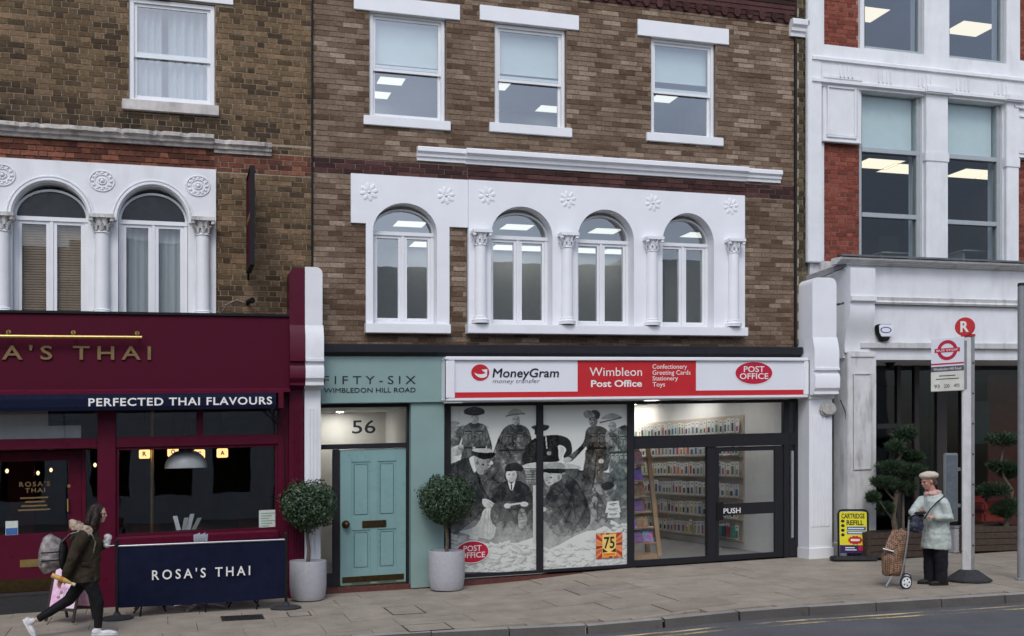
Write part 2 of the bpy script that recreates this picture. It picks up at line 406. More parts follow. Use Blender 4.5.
bm = bmesh.new(); bmesh.ops.create_cube(bm, size=1); bmesh.ops.translate(bm, verts=bm.verts, vec=(0, 0, -.5))
ed = [e for e in bm.edges if all(v.co.z > -.1 for v in e.verts)]
bmesh.ops.bevel(bm, geom=ed, offset=.004, segments=1, affect='EDGES')
me_slab = bpy.data.meshes.new('slab'); bm.to_mesh(me_slab); bm.free(); me_slab.materials.append(m_slab)
me_slab2 = me_slab.copy(); me_slab2.materials[0] = m_slab2
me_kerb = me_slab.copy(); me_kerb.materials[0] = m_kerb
def slab(name, me, x0, x1, y0, y1, par, th=.06, dz=0.0):
    xc, yc = (x0 + x1) / 2, (y0 + y1) / 2
    o = bpy.data.objects.new(name, me); COL.objects.link(o); o.parent = par
    s = (gl(x1, yc) - gl(x0, yc)) / (x1 - x0)
    o.location = Vector((xc, yc, gl(xc, yc) + dz)) - ORG[par]
    o.scale = (x1 - x0, y1 - y0, th); o.rotation_euler = (math.atan(.02), -math.atan(s), 0)
    return o
ROW = .62; row = 0; y = -.02
while y > -6.2:
    y1, y0 = y, y - ROW
    L0 = .9; x = -7.3 + (L0 / 2 if row % 2 else 0) + (row % 3) * .06
    while x < 20.5:
        x1 = x + L0
        lim = max(kerb_y(x), kerb_y(x1)) + .17
        yy0 = max(y0 + .004, lim)
        if y1 - yy0 > .06:
            hole = (row == 3 and abs((x + x1) / 2 - 2.5) < .35)
            slab('paving_slab', me_slab2 if rnd.random() < .05 else me_slab, x + .003, x1 - .003, yy0, y1 - .003, pav, dz=rnd.uniform(-.0025, .0025))
        x = x1
    y = y0; row += 1
# kerb: one stone after another
kb = MB(); V = []; F = []
for x in XR:
    for y_, z_ in ((kerb_y(x) + .02, -.03), (kerb_y(x) + .15, -.03)): V.append((x, y_, gl(x, y_) + z_))
for i in range(len(XR) - 1): F.append((2 * i, 2 * i + 2, 2 * i + 3, 2 * i + 1))
kerb = struct(kb.add(V, F).build('kerb', m_bed, None, shear=False, recalc=False))
x = -7.0
while x < 21:
    x1 = x + .9; xm = (x + x1) / 2
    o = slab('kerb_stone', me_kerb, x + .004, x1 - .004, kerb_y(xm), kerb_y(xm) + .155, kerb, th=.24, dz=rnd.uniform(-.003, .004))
    o.rotation_euler.z = math.atan((kerb_y(x1) - kerb_y(x)) / .9)
    x = x1
# road with worn double yellow line
def rz(x, y): return gl(x, kerb_y(x)) - .105 - .012 * max(0, min(4.5, kerb_y(x) - y)) * -1 * .0 - .0 + .0
def road_z(x, y): return gl(x, kerb_y(x)) - .105 + .015 * min(4.0, max(0, kerb_y(x) - y))
def road_mat():
    m, t, b = nodes('asphalt')
    f = rmap(t, noise(t, 1.2, 6, None, .6), .3, .7, .8, 1.2); s = rmap(t, noise(t, 130, 3), .35, .7, .6, 1.7)
    a = N(t, 'ShaderNodeMath', operation='MULTIPLY'); t.links.new(f, a.inputs[0]); t.links.new(s, a.inputs[1])
    mul = N(t, 'ShaderNodeVectorMath', operation='SCALE'); mul.inputs[0].default_value = (.085, .085, .09); t.links.new(a.outputs[0], mul.inputs['Scale'])
    t.links.new(mul.outputs[0], b.inputs['Base Color']); b.inputs['Roughness'].default_value = .85
    bp = N(t, 'ShaderNodeBump', Strength=.5, Distance=.008); t.links.new(noise(t, 130, 3), bp.inputs['Height']); t.links.new(bp.outputs[0], b.inputs['Normal'])
    return m
m_road = road_mat()
V = []; F = []; YS = [.03, -.4, -1.5, -4, -9.3]
for x in XR:
    for dy in YS: V.append((x, kerb_y(x) + dy, road_z(x, kerb_y(x) + dy)))
n = len(YS)
for i in range(len(XR) - 1):
    for j in range(n - 1): F.append((i * n + j, i * n + j + 1, (i + 1) * n + j + 1, (i + 1) * n + j))
struct(MB().add(V, F).build('road', m_road, None, shear=False, recalc=False))
def yellow_mat():
    m = bpy.data.materials.new('worn_yellow_line_paint'); m.use_nodes = True; t = m.node_tree; b = t.nodes['Principled BSDF']
    b.inputs['Base Color'].default_value = (.62, .5, .26, 1); b.inputs['Roughness'].default_value = .8
    tr = N(t, 'ShaderNodeBsdfTransparent'); mx_ = N(t, 'ShaderNodeMixShader')
    mp = N(t, 'ShaderNodeMapping'); g = t.nodes.new('ShaderNodeNewGeometry'); t.links.new(g.outputs['Position'], mp.inputs[0]); mp.inputs['Scale'].default_value = (.55, 2.5, 1)
    q = N(t, 'ShaderNodeMath', operation='ADD'); t.links.new(rmap(t, noise(t, 1.3, 5, mp.outputs[0], .7), .36, .56, -.3, .95), q.inputs[0]); t.links.new(rmap(t, noise(t, 60, 3), .3, .7, -.4, .4), q.inputs[1]); q.use_clamp = True
    t.links.new(q.outputs[0], mx_.inputs[0]); t.links.new(tr.outputs[0], mx_.inputs[1]); t.links.new(b.outputs[0], mx_.inputs[2]); t.links.new(mx_.outputs[0], t.nodes['Material Output'].inputs[0])
    return m
m_yel = yellow_mat()
for d0 in (.26, .47):
    V = []; F = []
    for x in XR:
        for dy in (-d0, -d0 - .09): V.append((x, kerb_y(x) + dy, road_z(x, kerb_y(x) + dy) + .004))
    for i in range(len(XR) - 1): F.append((2 * i, 2 * i + 1, 2 * i + 3, 2 * i + 2))
    struct(MB().add(V, F).build('road_marking', m_yel, None, shear=False, recalc=False))
# far side of the road: pavement behind the viewer and a terrace that the panes mirror
V = []; F = []
for x in XR:
    for dy, dz in ((-9.3, -.105 + .06), (-9.31, .06), (-18.0, .1)): V.append((x, kerb_y(x) + dy, gl(x, kerb_y(x)) + dz))
for i in range(len(XR) - 1):
    for j in range(2): F.append((i * 3 + j, i * 3 + j + 1, (i + 1) * 3 + j + 1, (i + 1) * 3 + j))
struct(MB().add(V, F).build('far_pavement', m_slab2, None, shear=False, recalc=False))
struct(box('ground', m_bed, None, -300, 300, -300, 200, -9.3, -9.25, shear=False))
m_opp = mat('pale_render_wall', (.72, .71, .68), .9, .08, 2); m_oppw = mat('dark_far_glass', (.03, .035, .04), .2, .1)
opp = thing('terrace_building', 'two storey brick terrace across the road, mirrored in the window panes', 'building', (4, -21.2, 0))
for i in range(7):
    x0 = -16 + i * 6.5; hh = 8.7 + (i % 3) * .3
    MB().box(x0, x0 + 6.45, -26, -21.0, -1, hh).build('wall', m_opp, opp)
    for j in range(3):
        for zz in (.9, 3.9):
            box('window', m_oppw, opp, x0 + .7 + j * 1.9, x0 + 1.9 + j * 1.9, -21.0, -20.97, zz, zz + 1.7)

# ================================================================ brickwork
bm = bmesh.new(); bmesh.ops.create_cube(bm, size=1); bmesh.ops.translate(bm, verts=bm.verts, vec=(0, .5, .5))
me_bk0 = bpy.data.meshes.new('brick'); bm.to_mesh(me_bk0); bm.free()
_bkm = {}
def bk_mesh(m):
    if m.name not in _bkm:
        q = me_bk0.copy(); q.materials.append(m); _bkm[m.name] = q
    return _bkm[m.name]
def project(X, Y, z):
    zt = z + K * X; dx, dy = X, Y + CD
    t = dx * SN + dy * CS; u = (dx * CS - dy * SN) / t
    return 512 + u * FPX, HY - (zt - CH) / t * FPX, t
def brickwork(wall, bldg, regions, holes, hb, pattern, seed=1, limit=300, jt=.005):
    """regions: (x0,x1,z0,z1,material,face_y). holes: (x0,x1,z0,z1)."""
    r = random.Random(seed); out_ = []
    for (x0, x1, z0, z1, m, Y) in regions:
        i0 = int(math.floor(z0 / hb)); i1 = int(math.ceil(z1 / hb))
        for i in range(i0, i1):
            za, zb = max(z0, i * hb), min(z1, (i + 1) * hb)
            if zb - za < hb * .45: continue
            zc = (za + zb) / 2
            free = [(x0, x1)]
            for h in holes:
                if h[2] < zc < h[3]:
                    nf = []
                    for a, b in free:
                        if h[1] <= a or h[0] >= b: nf.append((a, b)); continue
                        if h[0] > a: nf.append((a, h[0]))
                        if h[1] < b: nf.append((h[1], b))
                    free = nf
            pat = pattern; tot = sum(pat)
            x = math.floor(x0 / tot) * tot - tot + (i % 2) * (tot / 2 if len(pat) > 1 else pat[0] / 2) + (.03 if i % 4 > 1 else 0)
            k = 0
            while x < x1:
                e = x + pat[k % len(pat)]; k += 1
                for a, b in free:
                    p, q = max(a, x), min(b, e)
                    if q - p > .035: out_.append((p + .0055, q - .0055, za + jt, zb - jt, m, Y))
                x = e
    def size(bk):
        px, py, t = project((bk[0] + bk[1]) / 2, bk[5], (bk[2] + bk[3]) / 2)
        if not (2 < px < 1022 and 2 < py < 634): return -1
        return (bk[1] - bk[0]) * (bk[3] - bk[2]) / t ** 2
    out_.sort(key=size, reverse=True)
    mats = []; J = MB()
    tilt = -math.atan(K)
    for n_, (a, b, c, d, m, Y) in enumerate(out_):
        jy = r.uniform(-.0035, .0025); jz = r.uniform(-.0015, .0015); dep = .0075
        if n_ < limit:
            o = bpy.data.objects.new('brick', bk_mesh(m)); COL.objects.link(o); o.parent = wall
            xm = (a + b) / 2
            o.location = Vector((xm, Y - dep + jy, c + jz + K * xm)) - ORG[wall]
            o.scale = (b - a, dep + .006, d - c); o.rotation_euler = (r.uniform(-.012, .012), tilt, r.uniform(-.006, .006))
        else:
            if m not in mats: mats.append(m)
            J.box(a, b, Y - dep + jy, Y + .005, c + jz, d + jz, mats.index(m))
    if J.V:
        o = J.build('brick', mats, wall, recalc=False); o['kind'] = 'stuff'
def grid_wall(regx, regz, holes, y0, y1):
    """solid wall with rectangular openings, one shell without inner faces"""
    xs = sorted(set([regx[0], regx[1]] + [min(max(v, regx[0]), regx[1]) for h in holes for v in h[:2]]))
    zs = sorted(set([regz[0], regz[1]] + [min(max(v, regz[0]), regz[1]) for h in holes for v in h[2:4]]))
    nx, nz_ = len(xs) - 1, len(zs) - 1
    full = [[not any(h[0] < (xs[i] + xs[i + 1]) / 2 < h[1] and h[2] < (zs[j] + zs[j + 1]) / 2 < h[3] for h in holes) for j in range(nz_)] for i in range(nx)]
    mb = MB(); ok = lambda i, j: 0 <= i < nx and 0 <= j < nz_ and full[i][j]
    for i in range(nx):
        for j in range(nz_):
            if not full[i][j]: continue
            a, b, c, d = xs[i], xs[i + 1], zs[j], zs[j + 1]
            mb.add([(a, y0, c), (b, y0, c), (b, y0, d), (a, y0, d)], [(0, 1, 2, 3)])
            mb.add([(a, y1, c), (b, y1, c), (b, y1, d), (a, y1, d)], [(3, 2, 1, 0)])
            if not ok(i - 1, j): mb.add([(a, y0, c), (a, y1, c), (a, y1, d), (a, y0, d)], [(3, 2, 1, 0)])
            if not ok(i + 1, j): mb.add([(b, y0, c), (b, y1, c), (b, y1, d), (b, y0, d)], [(0, 1, 2, 3)])
            if not ok(i, j - 1): mb.add([(a, y0, c), (b, y0, c), (b, y1, c), (a, y1, c)], [(3, 2, 1, 0)])
            if not ok(i, j + 1): mb.add([(a, y0, d), (b, y0, d), (b, y1, d), (a, y1, d)], [(0, 1, 2, 3)])
    return mb
def room(bldg, x0, x1, y0, y1, z0, z1, mw, mc, mf):
    """plain box room: 0 walls, 1 ceiling, 2 floor"""
    mb = MB()
    mb.add([(x0, y0, z0), (x0, y1, z0), (x0, y1, z1), (x0, y0, z1)], [(0, 1, 2, 3)], 0)
    mb.add([(x1, y0, z0), (x1, y1, z0), (x1, y1, z1), (x1, y0, z1)], [(3, 2, 1, 0)], 0)
    mb.add([(x0, y1, z0), (x1, y1, z0), (x1, y1, z1), (x0, y1, z1)], [(0, 1, 2, 3)], 0)
    mb.add([(x0, y0, z1), (x1, y0, z1), (x1, y1, z1), (x0, y1, z1)], [(0, 1, 2, 3)], 1)
    mb.add([(x0, y0, z0), (x1, y0, z0), (x1, y1, z0), (x0, y1, z0)], [(3, 2, 1, 0)], 2)
    return mb.build('room', [mw, mc, mf], bldg, recalc=False)
def light_panel(x, y, z, label, m=None, wx_=.6, wy=.6, group=None):
    t = thing('ceiling_light', label, 'ceiling light', (x, y, z - .03 + K * x), group)
    MB().box(x - wx_ / 2, x + wx_ / 2, y - wy / 2, y + wy / 2, z - .018, z - .012).build('diffuser', m or m_panel, t)
    f = MB()
    for a, b, c, d in ((x - wx_ / 2 - .02, x + wx_ / 2 + .02, y - wy / 2 - .02, y - wy / 2), (x - wx_ / 2 - .02, x + wx_ / 2 + .02, y + wy / 2, y + wy / 2 + .02), (x - wx_ / 2 - .02, x - wx_ / 2, y - wy / 2, y + wy / 2), (x + wx_ / 2, x + wx_ / 2 + .02, y - wy / 2, y + wy / 2)):
        f.box(a, b, c, d, z - .022, z - .002)
    f.build('frame', m_upvc, t)
def sash(bldg, Y, fr, meet, m_fr=None, gl_m=None, sill=None, sill_m=None, lintel=None, fw=.055, blind=None, curtain=False, glass_in=.05):
    """vertical sliding window. fr=(x0,x1,z0,z1) outer frame; meet=(z low, z high) of the meeting rail"""
    x0, x1, z0, z1 = fr; m_fr = m_fr or m_upvc; gl_m = gl_m or m_glass
    f = MB()
    f.box(x0, x0 + fw, Y, Y + .12, z0, z1); f.box(x1 - fw, x1, Y, Y + .12, z0, z1)
    f.box(x0 + fw, x1 - fw, Y, Y + .12, z1 - fw, z1); f.box(x0 + fw, x1 - fw, Y, Y + .12, z0, z0 + fw)
    wdw = f.build('window', m_fr, bldg)
    s1, s2 = MB(), MB(); sw = .042; a, b = x0 + fw, x1 - fw
    zl, zh = meet
    for s_, ya, c, d in ((s1, Y + .03, zl, z1 - fw), (s2, Y + .062, z0 + fw, zh)):
        s_.box(a, a + sw, ya, ya + .03, c, d); s_.box(b - sw, b, ya, ya + .03, c, d)
        s_.box(a + sw, b - sw, ya, ya + .03, d - sw, d); s_.box(a + sw, b - sw, ya, ya + .03, c, c + (sw if s_ is s1 else sw * 1.5))
    s1.build('sash', m_fr, wdw); s2.build('sash', m_fr, wdw)
    box('pane', gl_m, wdw, a + sw, b - sw, Y + .043, Y + .047, zl + sw, z1 - fw - sw)
    box('pane', gl_m, wdw, a + sw, b - sw, Y + .075, Y + .079, z0 + fw + sw * 1.5, zh - sw)
    if sill:
        sx0, sx1, sz0, sz1 = sill
        MB().mould([(Y - .1, sz0), (Y + .05, sz0), (Y + .05, sz1 + .01), (Y - .1, sz1 - .012)], sx0, sx1).build('sill', sill_m or m_fr, wdw, bev=.006)
    if lintel:
        box('lintel', m_wclean, wdw, lintel[0], lintel[1], -.035, .05, lintel[2], lintel[3], bev=.006)
    if blind:
        bl = MB(); bl.box(a, b, Y + .16, Y + .163, blind[0], blind[1]); bl.box(a, b, Y + .152, Y + .172, blind[0] - .02, blind[0])
        bl.build('blind', m_blind, wdw)
    return wdw
def arch_pts(x0, x1, zs, rise, n=20):
    xc, a = (x0 + x1) / 2, (x1 - x0) / 2
    return [(xc - a * math.cos(PI * i / n), zs + rise * math.sin(PI * i / n)) for i in range(n + 1)]
def spandrel(mb, x0, x1, zs, rise, ztop, y0, y1, m=0, n=20):
    P = arch_pts(x0, x1, zs, rise, n); V = []; F = []
    for (x, z) in P:
        V += [(x, y0, z), (x, y0, ztop), (x, y1, z), (x, y1, ztop)]
    for i in range(n):
        a, b = 4 * i, 4 * i + 4
        F += [(a, b, b + 1, a + 1), (a + 2, a, a + 1, a + 3) if False else (a + 3, b + 3, b + 2, a + 2), (a, a + 2, b + 2, b), (a + 1, b + 1, b + 3, a + 3)]
    mb.add(V, F, m)
def arch_window(bldg, Y, x0, x1, z0, zs, rise, m_fr=None, gl_m=None, fw=.05, arched_glass=None, blind=None):
    """round headed casement pair under a fixed fanlight. returns window part"""
    m_fr = m_fr or m_upvc; gl_m = gl_m or m_glass; f = MB(); xc = (x0 + x1) / 2
    f.box(x0, x0 + fw, Y, Y + .07, z0, zs); f.box(x1 - fw, x1, Y, Y + .07, z0, zs); f.box(x0 + fw, x1 - fw, Y, Y + .07, z0, z0 + fw)
    f.box(x0 - .0, x1 + .0, Y - .012, Y + .075, zs, zs + fw * 1.1)
    f.box(xc - .022, xc + .022, Y - .004, Y + .07, z0 + fw, zs)
    P = arch_pts(x0, x1, zs + fw, rise - fw, 22); Q = arch_pts(x0 + fw * .6, x1 - fw * .6, zs + fw, rise - fw * 1.6, 22)
    V = [(a, Y, b) for a, b in P] + [(a, Y, b) for a, b in Q] + [(a, Y + .07, b) for a, b in P] + [(a, Y + .07, b) for a, b in Q]; n = len(P); F = []
    for i in range(n - 1):
        F += [(i, i + 1, n + i + 1, n + i), (n + i, n + i + 1, 3 * n + i + 1, 3 * n + i), (2 * n + i, 3 * n + i, 3 * n + i + 1, 2 * n + i + 1)]
    f.add(V, F)
    wdw = f.build('window', m_fr, bldg)
    for a, b in ((x0 + fw, xc - .022), (xc + .022, x1 - fw)):
        c = MB(); sw = .045; za, zb = z0 + fw, zs
        c.box(a, a + sw, Y + .01, Y + .06, za, zb); c.box(b - sw, b, Y + .01, Y + .06, za, zb); c.box(a + sw, b - sw, Y + .01, Y + .06, za, za + sw); c.box(a + sw, b - sw, Y + .01, Y + .06, zb - sw, zb)
        c.build('casement', m_fr, wdw, bev=.004)
        box('pane', gl_m, wdw, a + sw, b - sw, Y + .034, Y + .038, za + sw, zb - sw)
    fan = MB(); fan.add([(p, Y + .034, q) for p, q in Q], [tuple(range(len(Q) - 1, -1, -1))]); fan.build('pane', arched_glass or gl_m, wdw, recalc=False)
    return wdw
def column(bldg, xc, Yc, z0, z1, r, m, capm=None):
    """engaged column: plinth, torus base, tapering shaft, leafy capital"""
    c = MB(); H_ = z1 - z0; cap = r * 2.5
    zb = z0
    c.lathe(xc, Yc, [(r * 1.45, zb), (r * 1.45, zb + r * .35), (r * 1.5, zb + r * .5), (r * 1.35, zb + r * .75), (r * 1.12, zb + r * .85), (r * 1.2, zb + r * 1.0), (r * 1.02, zb + r * 1.15), (r, zb + r * 1.4), (r * .93, z1 - cap), (r * 1.08, z1 - cap + .01), (r * .93, z1 - cap + .03)], 20)
    col = c.build('column', m, bldg, smooth=35)
    k = MB()
    k.lathe(xc, Yc, [(r * .9, z1 - cap + .03), (r * .95, z1 - cap * .6), (r * 1.15, z1 - cap * .35), (r * 1.4, z1 - cap * .2)], 16)
    k.box(xc - r * 1.6, xc + r * 1.6, Yc - r * 1.6, Yc + r * 1.6, z1 - cap * .2, z1)
    for tier, (rr, zz, hh, nn) in enumerate(((r * 1.0, z1 - cap + .03, cap * .42, 8), (r * 1.12, z1 - cap * .62, cap * .45, 8))):
        for i in range(nn):
            a = 2 * PI * (i + .5 * tier) / nn; ca, sa = math.cos(a), math.sin(a)
            w_ = rr * .33
            pts = [(rr, zz, w_ * .6), (rr * 1.08, zz + hh * .5, w_), (rr * 1.2, zz + hh * .85, w_ * .8), (rr * 1.42, zz + hh, w_ * .4), (rr * 1.36, zz + hh * .8, w_ * .2)]
            V = []; F = []
            for q, (ra, z_, ww) in enumerate(pts):
                for s_ in (-1, 0, 1): V.append((xc + ca * (ra + (.012 if s_ == 0 else 0)) - sa * ww * s_, Yc + sa * (ra + (.012 if s_ == 0 else 0)) + ca * ww * s_, z_))
                if q: F += [(3 * q - 3, 3 * q - 2, 3 * q + 1, 3 * q), (3 * q - 2, 3 * q - 1, 3 * q + 2, 3 * q + 1)]
            k.add(V, F)
    for sx in (-1, 1):
        for sy in (-1,):
            k.lathe(xc + sx * r * 1.35, Yc + sy * r * 1.2, [(r * .15, z1 - cap * .42), (r * .32, z1 - cap * .38), (r * .32, z1 - cap * .24), (r * .2, z1 - cap * .2)], 10)
    k.build('capital', capm or m, col, recalc=False)
    return col
def rosette(bldg, xc, Y, zc, r, m, petals=8, ring=False):
    f = MB()
    if ring:
        for rr, th in ((r, .012), (r * .62, .01), (r * .3, .014)):
            f.tube([(xc + rr * 1.05 * math.cos(2 * PI * i / 24), Y - .004, zc + rr * .92 * math.sin(2 * PI * i / 24)) for i in range(25)], th, 6)
        for i in range(12):
            a = 2 * PI * i / 12
            f.ball((xc + r * .8 * math.cos(a), Y - .003, zc + r * .72 * math.sin(a)), (.022, .016, .022), 8, 5)
        f.ball((xc, Y - .005, zc), (.03, .03, .03), 10, 6)
    else:
        for i in range(petals):
            a = 2 * PI * i / petals + .2
            R_ = Matrix.Rotation(-a, 3, 'Y')
            f.ball((xc + r * .6 * math.cos(a), Y - .002, zc + r * .6 * math.sin(a)), (r * .45, .009, r * .24), 12, 6, rot=R_)
        f.ball((xc, Y - .008, zc), (r * .17, .022, r * .17), 10, 6)
    return f.build('rosette', m, bldg, smooth=60)
# ================================================================ left building: restaurant
XL, XM, XRt = -4.2, wx(312), wx(797)
rb = thing('restaurant_building', 'yellow stock brick building with maroon restaurant shopfront and arched white windows', 'building', (-.6, 0, gl(-.6) - .03))
ZF_L = wz(150, 315, -.3)                       # top of the maroon fascia
YA = -.05
A_top = wz(110, 163.5, YA)
ax1 = wx(216, YA)
w_top = RC(.03, 129.5, 214.5, 2, 105)
holes_b = [(XL - 1, ax1 - .02, -1, A_top - .02), (w_top[0] - .01, w_top[1] + .01, w_top[2] - .01, w_top[3] + .01)]
wallL = grid_wall((XL, XM - .012), (ZF_L - .25, 9.1), holes_b, 0, .3).build('wall', m_mort_l, rb)
band0 = (wz(110, 139, 0), A_top); bandr = (wz(262, 174, 0), wz(262, 153, 0))
z_c0 = wz(110, 137, 0)
brickwork(wallL, rb, [
    (XL, XM - .012, z_c0 + .02, 9.1, m_bk_l, 0),
    (XL, wx(215), A_top - .02, z_c0 + .01, m_bk_lr, -.02), (wx(215), XM - .012, bandr[0], bandr[1], m_bk_lr, 0),
    (wx(215), XM - .012, bandr[1], z_c0 + .02, m_bk_l, 0),
    (ax1 - .02, XM - .012, ZF_L - .2, bandr[0], m_bk_l, 0)],
    [(w_top[0] - .012, w_top[1] + .012, w_top[2] - .06, w_top[3] + .01), (wx(170), wx(233), wz(200, 3), wz(200, 3) + .16)], .0752, (.222, .112), 3, jt=.006)
sl_ = RC(-.07, 122, 219, 101, 112)
win = sash(rb, .03, w_top, (wz(171, 60, .06), wz(171, 54, .06)), sill=sl_, sill_m=m_sill)
box('lintel', m_white, win, w_top[0] - .12, wx(233), -.03, .05, wz(190, 1), wz(190, 1) + .18)
# net curtains in folds behind the sash
def curtain(par, x0, x1, z0, z1, Y, m, amp=.02, per=.09):
    V = []; F = []; n = 60
    for i in range(n + 1):
        x = x0 + (x1 - x0) * i / n; yy = Y + amp * math.sin(2 * PI * (x - x0) / per) + amp * .5 * math.sin(2 * PI * (x - x0) / per * .37 + 1)
        V += [(x, yy, z0), (x, yy * 1.0, z1)]
        if i: F.append((2 * i - 2, 2 * i, 2 * i + 1, 2 * i - 1))
    return MB().add(V, F).build('curtain', m, par, smooth=80, recalc=False)
def cloth_mat(name, c, tr=.5):
    m, t, b = nodes(name); b.inputs['Base Color'].default_value = (*c, 1); b.inputs['Roughness'].default_value = .9
    tl = N(t, 'ShaderNodeBsdfTranslucent'); tl.inputs[0].default_value = (*c, 1); mx_ = N(t, 'ShaderNodeMixShader'); mx_.inputs[0].default_value = tr
    t.links.new(b.outputs[0], mx_.inputs[1]); t.links.new(tl.outputs[0], mx_.inputs[2]); t.links.new(mx_.outputs[0], t.nodes['Material Output'].inputs[0]); return m
m_net = cloth_mat('white_net_curtain', (.72, .75, .8))
curtain(win, w_top[0] + .06, w_top[0] + .42, w_top[2] + .06, w_top[3] - .06, .2, m_net)
curtain(win, w_top[1] - .62, w_top[1] - .06, w_top[2] + .06, w_top[3] - .06, .2, m_net, .03, .12)
room(rb, w_top[0] - .5, w_top[1] + .45, .32, 3.5, w_top[2] - .7, w_top[3] + .3, m_room, m_ceil, m_carpet)
# string course, old and chipped, in two lengths
def cornice(par, x0, x1, z0, z1, m, pj, Y=0, prof=None, name='cornice', rough=0, seed=1):
    h = z1 - z0
    P = prof or [(Y + .1, z0), (Y - pj * .3, z0), (Y - pj * .35, z0 + h * .22), (Y - pj * .6, z0 + h * .3), (Y - pj * .65, z0 + h * .5), (Y - pj * .95, z0 + h * .62), (Y - pj, z0 + h * .65), (Y - pj, z0 + h * .93), (Y - pj * .9, z1), (Y + .1, z1 + .015)]
    if not rough: return MB().mould(P, x0, x1).build(name, m, par)
    r = random.Random(seed); n = int((x1 - x0) / .05); V = []; F = []; k = len(P); ch = 0
    for i in range(n + 1):
        x = x0 + (x1 - x0) * i / n; ch = ch * .7 + r.uniform(-1, 1) * rough * .5; hole = rough * 2.2 if r.random() < .1 else 0
        for q, (a, b) in enumerate(P):
            e = 1 if q in (5, 6, 7, 8) else .25
            V.append((x, a + abs(ch + hole) * e if a < Y else a, b + ch * .35 * e))
        if i:
            for q in range(k): F.append(((i - 1) * k + q, i * k + q, i * k + (q + 1) % k, (i - 1) * k + (q + 1) % k))
    F += [tuple(range(k)), tuple(range(n * k + k - 1, n * k - 1, -1))]
    return MB().add(V, F).build(name, m, par)
cornice(rb, XL, wx(214, -.18), wz(107, 140, -.15), wz(107, 128, -.15), m_oldcorn, .18, -.02, rough=.02, seed=4)
cornice(rb, wx(214, -.18) + .006, wx(272, -.12), wz(244, 153, -.1), wz(244, 141, -.1), m_oldcorn, .13, 0, rough=.016, seed=9)
# white arcade with three round arches
opA = [(-96, -18, 212), (12, 88, 218), (118, 188, 222)]
arc = MB(); edges = [XL]
for (a, b, s_) in opA:
    X0, X1 = wx(a, YA), wx(b, YA); m_ = (a + b) / 2
    zs = wz(m_, s_, YA); rise = wz(m_, s_ - 36, YA) - zs
    spandrel(arc, X0, X1, zs, rise, A_top, YA, .28)
    edges += [X0, X1]
    # archivolt roll round the arch
edges.append(ax1)
for i in range(0, len(edges), 2):
    arc.box(edges[i], edges[i + 1], YA, .28, ZF_L - .3, A_top)
arcade = arc.build('arcade', m_white, rb, recalc=False)
m_blindw = mat('tan_slat_blind', (.25, .175, .12), .7, .15, 8)
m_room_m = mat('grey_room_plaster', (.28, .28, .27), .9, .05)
room(rb, XL, ax1 + .3, .33, 3.6, ZF_L - .3, A_top + .4, m_room_m, m_ceil, m_carpet)
m_fan = mat('dark_fanlight_panel', (.012, .014, .018), .25, .1, 4)
for q, (a, b, s_) in enumerate(opA):
    X0, X1 = wx(a, YA), wx(b, YA); m_ = (a + b) / 2
    zs = wz(m_, s_, YA); rise = wz(m_, s_ - 36, YA) - zs
    f = MB()
    for rr, th, yy in ((.0, .022, YA - .01), (.045, .014, YA - .004)):
        P = arch_pts(X0 - .03 - rr, X1 + .03 + rr, zs, rise + .03 + rr, 24)
        f.tube([(p, yy, z_) for p, z_ in P], th, 6)
    f.build('archivolt', m_white, rb, smooth=50)
    wd = arch_window(rb, .1, X0 + .005, X1 - .005, ZF_L - .2, zs - .01, rise - .05, arched_glass=m_fan, gl_m=m_glass_l)
    if q < 2:
        s2 = MB(); z_ = ZF_L - .12
        while z_ < zs - .08:
            s2.box(X0 + .07, X1 - .07, .19, .215, z_, z_ + .026); z_ += .034
        s2.build('blind', m_blindw, wd)
    else:
        curtain(wd, X0 + .05, X1 - .05, ZF_L - .2, zs - .04, .24, m_net, .012, .1)
m_oldcap = mat('grimy_plaster', (.6, .59, .57), .75, .2, 14, .4, 50, dirt=((.1, .095, .085), .9))
for cx, cy0, cy1 in ((2, 214, 312), (102, 216, 313), (203, 219, 314), (-108, 212, 311)):
    column(rb, wx(cx, -.1), -.1, ZF_L - .02, wz(cx, cy0, -.1), .098, m_white, m_oldcap)
for cx, cy in ((2, 175), (102, 181), (198, 186), (-106, 172)):
    rosette(rb, wx(cx, YA), YA, wz(cx, cy, YA), .15, m_white, ring=True)

# ---- maroon shopfront
FY = -.3
fx1 = wx(290, FY); z_ft, z_fb = ZF_L, wz(145, 391, FY)
fas = thing('restaurant_sign', 'long maroon fascia with gold capital letters over the restaurant', 'shop sign', (-1.2, FY, z_fb - K * 1.2))
MB().box(XL, fx1, FY, 0, z_fb, z_ft).build('panel', m_maroon2, fas, bev=.006)
MB().box(XL, fx1 + .02, FY - .03, -.005, z_ft + .002, z_ft + .035).build('capping', m_black, fas)
MB().mould([(FY + .02, z_fb - .03), (FY - .05, z_fb - .03), (FY - .05, z_fb + .0), (FY - .02, z_fb + .025), (FY - .001, z_fb + .03), (FY - .001, z_fb - .004), (FY + .02, z_fb - .004)], XL, fx1).build('moulding', m_maroon, fas)
z0 = wz(75, 360, FY); z1 = wz(75, 345.5, FY)
text('lettering', "ROSA'S THAI", m_goldp, fas, wx(-71, FY), wx(151, FY), z0, z1, FY - .004, .022, .012, 0, 1.42)
rail = thing('picture_light', 'slim brass light bar on brackets above the gold letters', 'light bar', (-.9, FY, wz(70, 339, FY) - .03))
zl = wz(70, 337, FY - .12)
MB().tube([(XL + .2, FY - .12, zl), (wx(142, FY - .12), FY - .12, zl)], .028, 10).build('bar', m_gold, rail, smooth=True)
